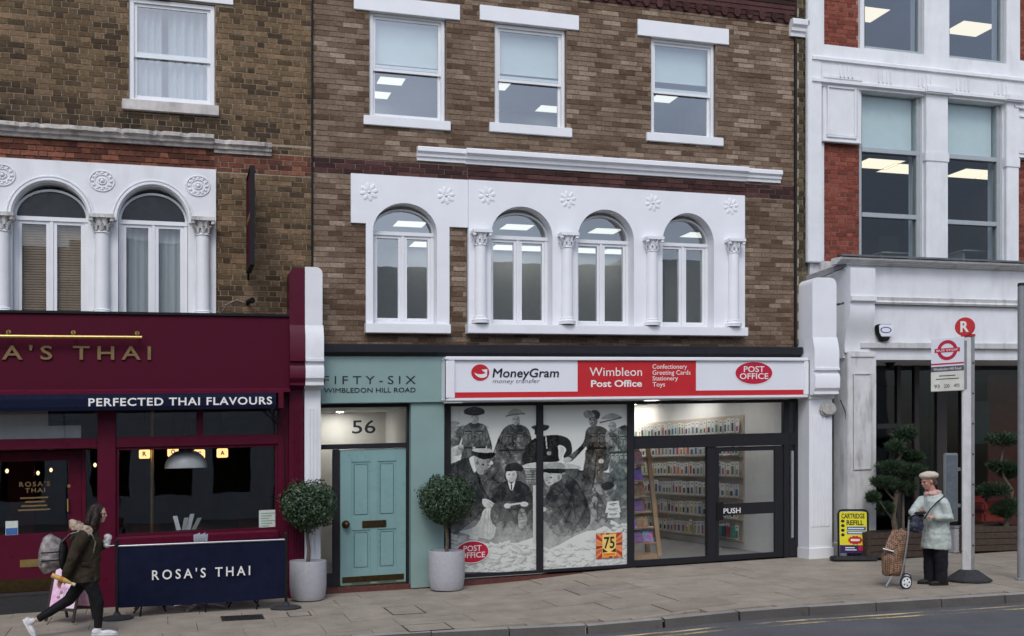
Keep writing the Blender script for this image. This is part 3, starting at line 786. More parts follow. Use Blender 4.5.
for px in (-59, 8, 73, 137):
    xx = wx(px, FY - .06)
    MB().tube([(xx, FY + .005, zl + .07), (xx, FY - .06, zl + .08), (xx, FY - .12, zl + .02)], .012, 8).tube([(xx, FY - .004, zl + .07), (xx, FY - .012, zl + .07)], .03, 12).build('bracket', m_gold, rail, smooth=True)
aw = thing('folded_awning', 'navy folded awning with white capital lettering below the maroon fascia', 'awning', (-1, -.4, wz(140, 410, -.45) - .04))
AY = -.46; za, zb = wz(142, 410, AY), wz(142, 394, AY)
MB().mould([(AY, za), (AY - .015, za + .05), (AY - .015, zb - .06), (AY + .02, zb), (-.14, zb + .02), (-.14, zb - .1), (AY + .06, za + .01)], XL, wx(276, AY)).build('valance', m_navy, aw)
MB().mould([(AY + .02, zb + .003), (-.14, zb + .023), (-.14, zb + .04), (AY + .02, zb + .025)], XL, wx(283, AY)).build('cassette', m_maroon, aw)
text('lettering', 'PERFECTED THAI FLAVOURS', m_pale, aw, wx(88.5, AY), wx(272, AY), wz(180, 405.5, AY), wz(180, 397.5, AY), AY - .016, .003, .02, 0, 1.12)
ax_ = wx(280, AY + .1)
MB().box(wx(278.5, AY), wx(283.5, AY), AY, -.14, za + .005, zb + .02).build('end_cap', m_maroon, aw)
MB().tube([(wx(268, AY), AY + .08, za), (wx(284, -.25), -.25, za - .25)], .012, 6).tube([(wx(284, -.25), -.25, za - .25), (wx(285, -.16), -.16, za - 1.4)], .009, 6).build('stay', m_black, aw)
# timber frame of the shopfront
SY = -.12; g0 = -.06
def fr(x0, x1, y0, y1, Y=SY, dy=.12, name='frame', bev=.008, m=None, zabs=None, par=None):
    a, b, c, d = RC(Y, x0, x1, y0, y1)
    if zabs: c = zabs[0] if zabs[0] is not None else c; d = zabs[1] if zabs[1] is not None else d
    return box(name, m or m_maroon, par or rb, a, b, Y, Y + dy, c, d, bev)
z_tr0, z_tr1 = wz(150, 447, SY), wz(150, 436.5, SY); z_ht = z_fb
z_sl0, z_sl1 = wz(200, 545, SY), wz(200, 533, SY)
X97, X115, X278, X288 = (wx(v, SY) for v in (97.5, 116, 278, 289))
box('post', m_maroon, rb, X97, X115, SY - .02, .05, g0, z_ht, .01)
box('post', m_maroon, rb, X278, X288, SY, .05, g0, z_ht, .008)
box('transom', m_maroon, rb, XL, X97, SY, .03, z_tr0, z_tr1, .008); box('transom', m_maroon, rb, X115, X278, SY, .03, z_tr0, z_tr1, .008)
box('head_rail', m_maroon, rb, XL, X97, SY + .01, .03, z_ht - .16, z_ht - .004); box('head_rail', m_maroon, rb, X115, X278, SY + .01, .03, z_ht - .16, z_ht - .004)
box('mullion', m_maroon, rb, wx(196.5, SY), wx(203, SY), SY + .005, .03, z_tr1, z_ht - .16, .006)
MB().mould([(SY - .07, z_sl0 + .05), (SY - .07, z_sl1 - .03), (SY - .02, z_sl1), (.03, z_sl1), (.03, z_sl0), (SY - .02, z_sl0), (SY - .03, z_sl0 + .05)], X115, X278).build('window_sill', m_maroon, rb, bev=.005)
st = MB().box(X115, X278, SY + .04, .03, g0, z_sl0)
stall = st.build('stall_riser', m_maroon, rb)
for a, b in ((.03, .49), (.51, .97)):
    xa, xb = X115 + (X278 - X115) * a, X115 + (X278 - X115) * b
    q = MB()
    for u0, u1, v0, v1 in ((xa, xb, g0 + .12, g0 + .16), (xa, xb, z_sl0 - .1, z_sl0 - .06), (xa, xa + .04, g0 + .16, z_sl0 - .1), (xb - .04, xb, g0 + .16, z_sl0 - .1)): q.box(u0, u1, SY + .02, SY + .05, v0, v1)
    q.build('panel_moulding', m_maroon, stall)
wnd = MB()
for u0, u1, v0, v1 in ((X115, X115 + .035, z_sl1, z_tr0), (X278 - .035, X278, z_sl1, z_tr0), (X115 + .035, X278 - .035, z_sl1, z_sl1 + .035), (X115 + .035, X278 - .035, z_tr0 - .035, z_tr0)): wnd.box(u0, u1, SY + .03, SY + .09, v0, v1)
wnd = wnd.build('shop_window', m_maroon, rb, bev=.004)
box('pane', m_glass_d, wnd, X115 + .035, X278 - .035, SY + .05, SY + .055, z_sl1 + .035, z_tr0 - .035)
for a, b in ((XL, X97), (X115, wx(196.5, SY)), (wx(203, SY), X278)):
    box('transom_pane', m_glass_d, rb, a + .002, b - .002, SY + .07, SY + .075, z_tr1, z_ht - .16)
# paper notice on the window
m_paper = mat('printed_paper', (.55, .6, .55), .7, .1, 30); m_ptxt = mat('pale_green_print', (.2, .33, .27), .7)
a, b, c, d = RC(SY + .04, 259, 277, 510, 530)
nt_ = thing('window_notice', 'white paper menu notice taped in the bottom corner of the restaurant window', 'notice', (a, SY + .04, c + K * a))
box('sheet', m_paper, nt_, a, b, SY + .044, SY + .047, c, d)
for k_ in range(7):
    zz = d - .04 - k_ * (d - c) * .125; box('print_line', m_ptxt, nt_, a + .03, b - .03 - (k_ % 3) * .04, SY + .0415, SY + .0435, zz - .012, zz)
# entrance door set back
DY = .22; dx0, dx1 = wx(-26, DY), wx(82, DY); dz0, dz1 = wz(40, 592, DY), z_tr0 - .02
box('door_frame', m_maroon, rb, dx1 + .003, dx1 + .05, DY - .03, DY + .1, dz0, dz1 + .03)
box('door_frame', m_maroon, rb, dx0 - .06, dx0 - .003, DY - .03, DY + .1, dz0, dz1 + .03)
box('side_glass', m_glass_d, rb, dx1 + .05, X97 + .15, DY + .02, DY + .025, dz0, dz1)
box('reveal', m_maroon, rb, X97 + .0, X97 + .06, .052, DY + .1, g0, z_tr0)
box('soffit', m_maroon, rb, XL, X97, .032, DY + .12, z_tr0, z_tr0 + .02)
zp = wz(40, 533, DY); dr = MB(); sw = .17
dr.box(dx0, dx0 + sw, DY, DY + .05, dz0, dz1); dr.box(dx1 - sw, dx1, DY, DY + .05, dz0, dz1); dr.box(dx0 + sw, dx1 - sw, DY, DY + .05, dz1 - .13, dz1); dr.box(dx0 + sw, dx1 - sw, DY, DY + .05, dz0, zp)
door = dr.build('door', m_maroon, rb, bev=.006)
box('pane', m_glass_d, door, dx0 + sw, dx1 - sw, DY + .02, DY + .025, zp, dz1 - .13)
box('letter_plate', m_gold, door, wx(20, DY), wx(56, DY), DY - .012, DY, wz(38, 566.5, DY), wz(38, 559, DY), .004)
box('kick_plate', m_bronze, door, dx0 + .03, dx1 - .03, DY - .006, DY, dz0 + .02, wz(40, 578, DY))
hx = wx(68, DY - .06)
MB().tube([(hx, DY, wz(68, 511, DY)), (hx, DY - .06, wz(68, 511, DY)), (hx, DY - .06, wz(68, 499, DY)), (hx, DY, wz(68, 499, DY))], .012, 8).build('handle', m_gold, door, smooth=True)
MB().tube([(wx(69, DY), DY + .002, wz(69, 486, DY)), (wx(69, DY), DY - .012, wz(69, 486, DY))], .025, 14).build('lock', m_gold, door)
text('lettering', "ROSA'S", m_goldp, door, wx(19, DY), wx(50, DY), wz(34, 486.5, DY), wz(34, 481.5, DY), DY + .018, 0, .02, 0, 1.3)
text('lettering', "THAI", m_goldp, door, wx(25, DY), wx(45, DY), wz(34, 492.5, DY), wz(34, 488, DY), DY + .018, 0, .02, 0, 1.3)
for k_, (u0, u1) in enumerate(((20, 48), (25, 45), (21, 47), (18, 50))):
    box('print_line', m_goldp, door, wx(u0, DY), wx(u1, DY), DY + .016, DY + .018, wz(34, 498.6 + k_ * 4, DY), wz(34, 497 + k_ * 4, DY))
m_blue = mat('blue_print', S(60, 100, 160), .5); 
a, b, c, d = RC(DY - .004, 5.5, 18, 521, 535)
stk = box('sticker', m_paper, door, a, b, DY - .005, DY - .002, c, d); stk['label'] = 'white and blue sticker on the maroon door panel'
box('print_band', m_blue, stk, a + .005, b - .005, DY - .0075, DY - .0055, c + .005, c + (d - c) * .5)
# step and mat
m_mat = mat('dark_ribbed_mat', (.03, .03, .032), .9, .2, 40, .5, 150)
box('threshold', m_mat, rb, XL, X97, SY - .04, DY + .1, -.1, dz0 - .006, .01)
mt = box('door_mat', m_mat, None, XL + 1.4, X97 - .06, SY + .0, DY - .005, dz0 - .002, dz0 + .01); tag(mt, 'dark ribbed entrance mat at the maroon restaurant door', 'mat')
# restaurant interior
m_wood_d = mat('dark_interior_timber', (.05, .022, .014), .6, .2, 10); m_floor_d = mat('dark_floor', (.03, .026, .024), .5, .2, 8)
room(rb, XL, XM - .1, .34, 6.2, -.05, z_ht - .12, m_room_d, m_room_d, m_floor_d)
m_lamp = mat('grey_enamel', (.62, .62, .63), .4, .05)
lx, lY = wx(186, .28), .28; lz0 = wz(186, 468, lY)
pl = thing('pendant_lamp', 'wide grey dome pendant lamp inside the restaurant window', 'lamp', (lx, lY, lz0 + K * lx))
R0 = (wx(208, lY) - wx(165, lY)) / 2
MB().lathe(lx, lY, [(R0, lz0), (R0 * .97, lz0 + R0 * .25), (R0 * .82, lz0 + R0 * .55), (R0 * .5, lz0 + R0 * .8), (R0 * .12, lz0 + R0 * .9), (.03, lz0 + R0 * .92), (.03, lz0 + R0 * 1.05)], 28).build('shade', m_lamp, pl, smooth=50)
MB().tube([(lx, lY, lz0 + R0), (lx, lY, z_ht - .12)], .008, 6).build('cord', m_black, pl)
m_box = emit_mat('lit_letter_box', (1, .62, .25), 1.6)
for ch, px, py in zip('ROSA', (144.5, 173, 199.5, 222.5), (454, 452, 454, 453)):
    Yb = 1.3; a, b, c, d = RC(Yb, px - 5.5, px + 5.5, py - 4.5, py + 4.5)
    lb = thing('letter_lightbox', 'small glowing amber lightbox with a dark letter %s inside the restaurant' % ch, 'lightbox', (a, Yb, c + K * a), 'lit letter boxes in the restaurant window')
    box('case', m_box, lb, a, b, Yb, Yb + .1, c, d, .01)
    text('letter', ch, m_ink, lb, a + .05, b - .05, c + .035, d - .03, Yb - .002, .003, .03)
    MB().tube([((a + b) / 2, Yb + .05, d), ((a + b) / 2, Yb + .05, z_ht - .12)], .006, 6).build('hanger', m_black, lb)
bp_ = MB().tube([(wx(152, 1.5), 1.5, -.05), (wx(152, 1.5), 1.5, z_ht - .12)], .03, 10).build('brass_post', m_gold, rb, smooth=True)
for k_, (px, Yb) in enumerate(((125, 2.2), (172, 1.7), (235, 2.4), (40, 3.0))):
    xx = wx(px, Yb); tb = thing('dining_table', ['dark dining table at the left of the restaurant window', 'dark dining table under the pendant lamp', 'dark dining table at the right of the restaurant window', 'dark dining table behind the restaurant door'][k_], 'table', (xx, Yb, -.05 + K * xx), 'tables in the restaurant')
    box('top', m_wood_d, tb, xx - .4, xx + .4, Yb - .35, Yb + .35, .68, .72, .008); MB().lathe(xx, Yb, [(.22, -.05), (.2, -.02), (.04, .02), (.04, .68)], 14).build('pedestal', m_black, tb)
    ch_ = thing('dining_chair', 'red backed chair by the %s dining table in the restaurant' % ['left', 'middle', 'right', 'far'][k_], 'chair', (xx + .3, Yb + .6, -.05 + K * xx), 'chairs in the restaurant')
    m_rs = mat('red_seat_leather', (.14, .012, .014), .5)
    box('seat', m_rs, ch_, xx + .08, xx + .52, Yb + .42, Yb + .84, .4, .46, .02); box('backrest', m_rs, ch_, xx + .08, xx + .52, Yb + .8, Yb + .85, .5, .95, .02)
    for sx in (.1, .48):
        for sy in (.45, .82): box('leg', m_black, ch_, xx + sx, xx + sx + .03, Yb + sy, Yb + sy + .03, -.05, .4 if sy < .6 else .9)
m_red_in = mat('deep_red_wall', (.11, .008, .012), .7)
box('partition', m_red_in, rb, wx(8, 2.5), wx(34, 2.5), 2.5, 2.56, -.05, z_ht - .13)
box('menu_board', mat('cream_board', (.5, .46, .42), .7, .1, 6), rb, wx(-20, -.02), wx(48, -.02), -.02, .0, z_tr1 + .02, z_ht - .2)
box('menu_board', mat('pale_grey_board', (.42, .42, .42), .7, .08, 6), rb, wx(-20, -.035), wx(81, -.035), -.035, -.022, z_tr1 + .003, wz(40, 426, -.03))
m_bulb = emit_mat('warm_bulb', (1, .72, .4), 1.8)
for k_, (px, py, Yb) in enumerate(((7, 471, 2.0), (38, 473, 2.6), (51, 470, 3.2), (95, 465, 2.4))):
    xx = wx(px, Yb); zz = wz(px, py, Yb)
    lb = thing('hanging_bulb', 'small warm hanging bulb, %s from the left seen through the restaurant door glass' % ['first', 'second', 'third', 'fourth'][k_], 'bulb', (xx, Yb, zz + K * xx), 'hanging bulbs in the restaurant')
    MB().ball((xx, Yb, zz), (.024, .024, .034), 10, 7).build('globe', m_bulb, lb, smooth=True); MB().tube([(xx, Yb, zz + .03), (xx, Yb, z_ht - .12)], .005, 5).build('cord', m_black, lb)
# projecting sign seen edge-on
bsx = wx(248, 0); z0b, z1b = wz(250, 270, -.2), wz(250, 179, -.2)
bs = thing('projecting_sign', 'narrow dark hanging sign standing out from the brick wall, seen edge on', 'sign', (bsx, -.3, z0b + K * bsx))
MB().box(bsx - .02, bsx + .02, -.78, -.12, z0b, z1b).build('panel', m_maroon2, bs, bev=.006)
fb = MB(); 
for a, b, c, d in ((-.8, -.1, z1b, z1b + .03), (-.8, -.1, z0b - .03, z0b), (-.8, -.78, z0b, z1b), (-.12, -.1, z0b, z1b)): fb.box(bsx - .032, bsx + .032, a, b, c, d)
fb.build('frame', m_black, bs)
text('lettering', "ROSA'S THAI", m_goldp, bs, .12, .72, 0, .08, 0, .002, .02, 0, 1.1, M=Matrix.Translation((bsx - .021, 0, (z0b + z1b) / 2)) @ Matrix.Rotation(-PI / 2, 4, 'Z'))
MB().tube([(bsx, .0, z0b - .1), (bsx, -.12, z0b - .02)], .014, 6).tube([(bsx, 0, z1b - .1), (bsx, -.12, z1b - .1)], .014, 6).build('bracket', m_black, bs)
lx = wx(248, -.1); zz = wz(250, 303, -.1)
cl_ = thing('spotlight', 'small black wall spotlight and cable just above the maroon fascia', 'spotlight', (lx, -.1, zz + K * lx))
MB().tube([(lx, 0, zz), (lx, -.08, zz + .02), (lx + .06, -.16, zz + .03)], [.025, .03, .045], 10).build('head', m_black, cl_, smooth=True)
MB().tube([(lx, -.01, zz), (lx - .15, -.012, zz + .05), (lx - .3, -.012, zz - .02), (lx - .35, -.012, zz - .12)], .006, 6).build('cable', m_grey, cl_, smooth=True)

# ---- pilaster with console between the shops
def pilaster(par, name, x0, x1, mt_, zt, zc, YF, YS_, ztop_round, zg, flutes=4, left_round=True, right_round=True):
    """zc: heights [swell top, swell bottom, ledge, cushion top, cushion bottom, neck]"""
    s = YF
    # console block with rounded shoulders
    R_ = ztop_round; P = []
    zb_ = zc[0]
    P.append((x0, zb_))
    if left_round: P += [(x0 + R_ - R_ * math.cos(a), zt - R_ + R_ * math.sin(a)) for a in [PI / 2 * i / 6 for i in range(7)]]
    else: P.append((x0, zt))
    if right_round: P += [(x1 - R_ + R_ * math.sin(a), zt - R_ + R_ * math.cos(a)) for a in [PI / 2 * i / 6 for i in range(7)]]
    else: P.append((x1, zt))
    P.append((x1, zb_))
    c = MB().prism(P, YF, 0)
    o = c.build(name, mt_, par, smooth=30)
    e = .012
    prof = [(0, zc[0]), (YF, zc[0]), (YF - .02, zc[0] - .06), (YF - .06, zc[1]), (YF - .06, zc[2] + .02), (YF - .08, zc[2] + .015), (YF - .08, zc[2] - .02), (YF - .03, zc[2] - .03), (YF - .03, zc[3] + .01),
            (YF - .06, zc[3]), (YF - .085, zc[3] - .06), (YF - .08, zc[4] + .08), (YF - .03, zc[4] + .02), (YF - .05, zc[4] + .015), (YF - .05, zc[4] - .02), (YS_ - .03, zc[4] - .03), (YS_ - .03, zc[5]), (YS_, zc[5] - .01), (0, zc[5] - .01)]
    prof = [(a, b - .001) for a, b in prof]
    MB().mould(prof, x0 - e * 0, x1 + e * (1 if right_round else 0)).build('console_moulding', mt_, o, smooth=30)
    sh = MB().box(x0 + .01, x1 - .01, YS_, 0, zg, zc[5] - .012)
    sh.build('shaft', mt_, o)
    n = flutes; w_ = (x1 - x0 - .1) / n
    for i in range(n):
        xa = x0 + .05 + i * w_
        MB().box(xa + w_ * .2, xa + w_ * .8, YS_ - .014, YS_ + .005, zg + .55, zc[5] - .28).build('reed', mt_, o, bev=.006)
    MB().box(x0 - .006, x1 + .006, YS_ - .03, 0, zg - .002, zg + .2).build('base', mt_, o, bev=.006)
    return o
PY = -.34
def zrow(px, rows, Y): return [wz(px, r, Y) for r in rows]
rowsL = zrow(305, (325, 336, 360, 366, 384, 388), PY)
xpm0, xpm1, xpw1 = wx(289.5, PY), wx(305, PY), wx(322.5, PY)
pilaster(rb, 'pilaster', xpm0, xpm1 - .002, m_maroon, wz(297, 268, PY), rowsL, PY, -.22, .09, -.03, 3, True, False)
# ================================================================ middle building: post office and number 56
pb = thing('post_office_building', 'brown brick building with white arched windows above a post office shopfront', 'building', (6, 0, gl(6) - .05))
XC0, XC1 = XM + .012, wx(794)
ZTOP = 10.6
YC = -.05
zcb = wz(560, 344, 0)                           # underside of brickwork, top of charcoal cornice
W1, W2, W3 = RC(.05, 369.5, 444.5, 15.5, 122), RC(.05, 494.5, 564.5, 27.5, 131), RC(.05, 650.5, 713.5, 41.5, 140)
aL = RC(YC, 351, 468, 178, 225); aLn = RC(YC, 366, 449.5, 224.5, 325)
xs0 = wx(468.5, YC - .02)
aR = (xs0, wx(745, YC - .02), wz(606, 329, YC - .02), wz(606, 187.5, YC - .02))
aL = (aL[0], xs0 - .004, aL[2], aR[3]); 
b1, b0 = wz(380, 161, 0), aR[3]
holes = [(q[0] - .012, q[1] + .012, q[2] - .05, q[3] + .012) for q in (W1, W2, W3)] + [(aL[0] + .02, aL[1] + .01, aL[2] + .02, aL[3] - .02), (aLn[0] + .02, aLn[1] - .02, aLn[2] - .02, aL[2] + .03), (aR[0] - .01, aR[1] - .02, aR[2] + .02, aR[3] - .02)]
wallC = grid_wall((XC0, XC1), (zcb - .3, ZTOP), holes, 0, .3).build('wall', m_mort_c, pb)
lints = [RC(-.03, 354, 460, -1, 14.5), RC(-.03, 480, 579, 10, 25), RC(-.03, 638, 729, 24, 40)]
lints = [(l[0], l[1], l[3] - .245, l[3] - .005) if False else l for l in lints]
zcorb = wz(700, 14, 0)
hb_ = holes + [(l[0], l[1], l[2], l[3]) for l in lints]
brickwork(wallC, pb, [
    (XC0, XC1, b1, zcorb, m_bk_c, 0), (XC0, xs0, b0 - .02, b1, m_bk_cr, 0), (xs0, wx(745), b0 - .02, b1, m_bk_cr, -.012), (wx(745), XC1, b0 - .02, b1, m_bk_cr, 0),
    (XC0, XC1, zcb - .1, b0 - .02, m_bk_c, 0)], hb_, .0762, (.3, .29, .225), 5)
# corbel table of dark red brick at the top
zz = zcorb; tb = 0
cor = MB()
for k_ in range(9):
    cor.box(XC0, XC1, -.014 - .012 * k_, .02, zz + .075 * k_ + .002, zz + .075 * k_ + .073)
cor_o = cor.build('corbel_course', m_bk_cr, pb, recalc=False)
x = XC0 + .05
while x < XC1 - .12:
    q = MB().box(x, x + .11, -.05, .02, zz + .06, zz + .15); q.tube([(x + .055, -.02, zz + .06), (x + .055, -.049, zz + .06)], .05, 10)
    q.build('corbel', m_bk_cr, cor_o, recalc=False); x += .235
for wv, l, s_, mt_, (yb0, yb1), (m0, m1) in ((W1, lints[0], (364, 451, 117, 127), 407, (23, 66), (66.5, 73.5)), (W2, lints[1], (490, 572.5, 124, 134), 530, (34, 76), (77.5, 84)), (W3, lints[2], (647.5, 724, 134, 143), 682, (47, 84), (89.5, 95.5))):
    sash(pb, .05, wv, (wz(mt_, m1, .08), wz(mt_, m0, .08)), sill=RC(-.06, *s_), lintel=l, blind=(wz(mt_, yb1 - 1, .2), wz(mt_, yb0 - 6, .2)), fw=.05)
# white string course, stepping forward over the arcade
pr = lambda Y, z0, z1: None
zc0, zc1 = wz(600, 170, -.12), wz(600, 157.5, -.12)
cornice(pb, wx(418, -.1), wx(467, -.1) - .003, zc0, zc1, m_wclean, .1)
cornice(pb, wx(467, -.14), wx(749, -.14), zc0 - .012, zc1 + .006, m_wclean, .15)
cornice(pb, wx(749, -.14) + .003, wx(783, -.1), zc0, zc1, m_wclean, .1)
# arcades
def op(a, b, s_, r_, Y):
    X0, X1 = wx(a, Y), wx(b, Y); m_ = (a + b) / 2; zs = wz(m_, s_, Y); return X0, X1, zs, wz(m_, r_, Y) - zs
oL = op(373, 437, 232, 203, YC)
arc = MB(); spandrel(arc, oL[0], oL[1], oL[2], oL[3], aL[3], YC, .28)
zlow = aLn[2] - .03
arc.prism([(aL[0], aL[2]), (aLn[0], aL[2]), (aLn[0], zlow), (oL[0], zlow), (oL[0], aL[3]), (aL[0], aL[3])], YC, .28)
arc.prism([(oL[1], zlow), (aLn[1], zlow), (aLn[1], aL[2]), (aL[1], aL[2]), (aL[1], aL[3]), (oL[1], aL[3])], YC, .28)
arc.build('window_surround', m_wclean, pb, recalc=False)
opsR = [op(491, 552.5, 236, 206.5, YC - .02), op(577.5, 634, 240, 209.5, YC - .02), op(662.5, 714, 243, 213, YC - .02)]
arc = MB(); e_ = [aR[0]]
for o_ in opsR:
    spandrel(arc, o_[0], o_[1], o_[2], o_[3], aR[3], YC - .02, .28); e_ += [o_[0], o_[1]]
e_.append(aR[1])
for i in range(0, len(e_), 2): arc.box(e_[i], e_[i + 1], YC - .02, .28, zlow, aR[3])
arc.build('arcade', m_wclean, pb, recalc=False)
for q, o_ in enumerate([oL] + opsR):
    wd = arch_window(pb, .13, o_[0] + .004, o_[1] - .004, zlow + .06, o_[2] - .02, o_[3] - .03, fw=.05)
sl1 = RC(-.14, 366, 451, 323, 333); sl2 = RC(-.16, 468, 748, 325, 334.5)
for s_, pj in ((sl1, .14), (sl2, .17)):
    MB().mould([(-pj, s_[2]), (.0, s_[2] - .0), (.2, s_[2] + .02), (.2, s_[3] + .02), (-pj, s_[3] - .01)], s_[0], s_[1]).build('sill', m_wclean, pb, bev=.006)
for cx, ct in ((480.5, 231), (567, 234), (652, 238), (733.5, 240)):
    column(pb, wx(cx, -.11), -.11, sl2[3] + .005, wz(cx, ct, -.11), .092, m_wclean, m_wclean)
for cx, cy in ((369, 192), (446, 195.5)): rosette(pb, wx(cx, YC), YC, wz(cx, cy, YC), .135, m_wclean)
for cx, cy in ((487, 195.5), (568, 199.5), (653, 203), (731, 206.5)): rosette(pb, wx(cx, YC - .02), YC - .02, wz(cx, cy, YC - .02), .135, m_wclean)
# rooms above with lit ceiling panels
room(pb, XC0 + .1, XC1 - .1, .33, 4.6, zlow - .1, aR[3] - .1, m_room, m_ceil, m_carpet)
room(pb, XC0 + .1, XC1 - .1, .33, 4.6, W1[2] - .8, W1[3] + .25, m_room, m_ceil, m_carpet)
def panel_at(px, py, zc_, label, m=None, wx_=.9, wy=.5, grp=None, zmaxY=4.2):
    d = ray(px, py)                      # where the line of sight meets the ceiling
    t = (zc_ - CH + 0) / (d[2] - K * d[0]); t = min(t, (zmaxY + CD) / d[1]); light_panel(t * d[0], t * d[1] - CD, zc_, label, m, wx_, wy, grp)
zc_lo, zc_up = aR[3] - .1, W1[3] + .25
gp = 'lit panels on the first floor ceiling'
for px, py, lb in ((410, 223, 'single arched window'), (517, 226, 'first arched window of the arcade'), (605, 230, 'middle arched window of the arcade'), (697, 234, 'last arched window of the arcade')):
    panel_at(px, py, zc_lo, 'lit ceiling panel in the fanlight of the ' + lb, None, .52, .45, gp)
for px, py, lb in ((427, 279, 'upper right casement of the single arched window'), (507, 281, 'left casement of the first arcade window'), (588, 283, 'left casement of the middle arcade window'), (535, 271, 'right casement of the first arcade window'), (615, 273, 'right casement of the middle arcade window')):
    panel_at(px, py - 18, zc_lo, 'far lit ceiling panel through the ' + lb, None, .6, .5, gp)
gp = 'lit panels on the second floor ceiling'
for px, py, lb in ((391, 80, 'first upper sash window, higher one'), (377, 103, 'first upper sash window, lower one'), (549, 114, 'second upper sash window'), (663, 98, 'third upper sash window'), (496, 85, 'second upper sash window, at its left edge')):
    panel_at(px, py, zc_up, 'lit ceiling panel in the ' + lb, None, .46, .38, gp)

# ---- charcoal cornice over both shopfronts
zk0, zk1 = wz(564, 356, -.2), wz(564, 345, -.2)
x_a, x_b = wx(323.5, -.22), wx(803, -.2)
MB().mould([(.1, zk0), (-.12, zk0), (-.14, zk0 + .03), (-.2, zk0 + .05), (-.2, zk1 - .02), (-.17, zk1), (.1, zk1 + .01)], x_a, x_b).build('cornice', m_char, pb)
FYp = -.1
xt1 = wx(445, FYp)
zt0, zt1 = wz(384, 402, FYp), zk0
fz = thing('number_fifty_six_sign', 'teal fascia board with thin black address lettering over the teal door', 'sign', (x_a + .9, FYp, zt0 + K * (x_a + .9)))
MB().box(x_a - .02, xt1, FYp, 0, zt0, zt1 - .002).build('panel', m_teal, fz, bev=.004)
MB().box(x_a - .02, xt1, FYp - .03, FYp, zt0 - .012, zt0 + .016).build('moulding', m_teal, fz, bev=.004)
text('lettering', 'FIFTY-SIX', m_ink, fz, wx(323.5, FYp), wx(415.5, FYp), wz(370, 384, FYp), wz(370, 376, FYp), FYp - .002, .006, -.008, 0, 1.5)
text('lettering', 'WIMBLEDON HILL ROAD', m_ink, fz, wx(324, FYp), wx(415.5, FYp), wz(370, 392.5, FYp), wz(370, 387.8, FYp), FYp - .002, .006, 0, 0, 1.0)
# teal pier right of the door
box('pier', m_teal, pb, wx(411, -.08), xt1 - .006, -.08, .1, .0, zt0 - .013, .006)
# number 56 entrance
EY = .04
zb56 = .085
def cf(name, x0, x1, z0, z1, m=None, par=None, Y=EY, dy=.1, bev=.004): return box(name, m or m_char, par or pb, x0, x1, Y, Y + dy, z0, z1, bev)
xe0, xe1 = wx(322, EY), wx(411, EY)
zft = wz(370, 402, EY); zg1, zg0 = wz(370, 407, EY), wz(370, 443.5, EY); zd1 = wz(375, 449, EY)
cf('frame', xe0, xe1, zg1, zt0 - .013); cf('frame', wx(407, EY), xe1, zb56, zg1)
cf('frame', xe0, wx(407, EY), zd1 + .01, zg0)
xd0, xd1 = wx(340.5, EY), wx(407, EY) - .012
cf('frame', wx(333, EY), xd0 - .012, zb56, zd1 + .008)
tp = box('transom_pane', m_glass_s, pb, xe0, wx(407, EY), EY + .04, EY + .044, zg0, zg1)
text('number', '56', m_ink, tp, wx(352.5, EY), wx(376, EY), wz(364, 433.5, EY), wz(364, 420, EY), EY + .036, .002, .008)
box('side_pane', m_glass_s, pb, xe0, wx(333, EY), EY + .04, EY + .044, zb56 + .2, zd1)
cf('frame', xe0, wx(333, EY), zb56, zb56 + .2)
# four panel door
zd0 = zb56 + .01
dr = MB().box(xd0, xd1, EY + .035, EY + .08, zd0, zd1)
door = dr.build('door', m_teald, pb, bev=.004)
stile = MB(); wD = xd1 - xd0
ys = [wz(374, r_, EY + .03) for r_ in (582, 569, 529.5, 516.5, 461.5, 448)]
cxs = [0, .17, .455, .565, .85, 1.0]; X_ = [xd0 + wD * c_ for c_ in cxs]
for a, b in ((0, 1), (2, 3), (4, 5)): stile.box(X_[a], X_[b], EY + .022, EY + .04, zd0, zd1)
for a, b in ((0, 1), (2, 3), (4, 5)):
    for c_, d_ in ((1, 2), (3, 4)): stile.box(X_[c_], X_[d_], EY + .022, EY + .04, max(zd0, ys[a]), min(zd1, ys[b]))
stile.build('stile_frame', m_teald, door, bev=.003)
for c_, d_ in ((1, 2), (3, 4)):
    for a, b in ((1, 2), (3, 4)):
        MB().box(X_[c_] + .035, X_[d_] - .035, EY + .026, EY + .04, ys[a] + .035, ys[b] - .035).build('door_panel', m_teald, door, bev=.012)
box('letter_plate', m_bronze, door, wx(362.5, EY), wx(386.5, EY), EY + .008, EY + .024, wz(374, 527.5, EY), wz(374, 520.5, EY), .004)
box('kick_plate', m_bronze, door, xd0 + .03, xd1 - .03, EY + .016, EY + .022, zd0 + .03, wz(374, 575.5, EY))
kx, kz = wx(346, EY), wz(346, 524.5, EY)
kn = MB(); kn.tube([(kx, EY + .022, kz), (kx, EY + .012, kz), (kx, EY + .01, kz), (kx, EY - .02, kz)], [.06, .06, .028, .024], 16); kn.ball((kx, EY - .045, kz), .05, 16, 10)
kn.build('door_knob', m_bronze, door, smooth=40)
box('weather_bar', m_gold, door, xd0, xd1, EY + .005, EY + .033, zb56 + .002, zb56 + .012)
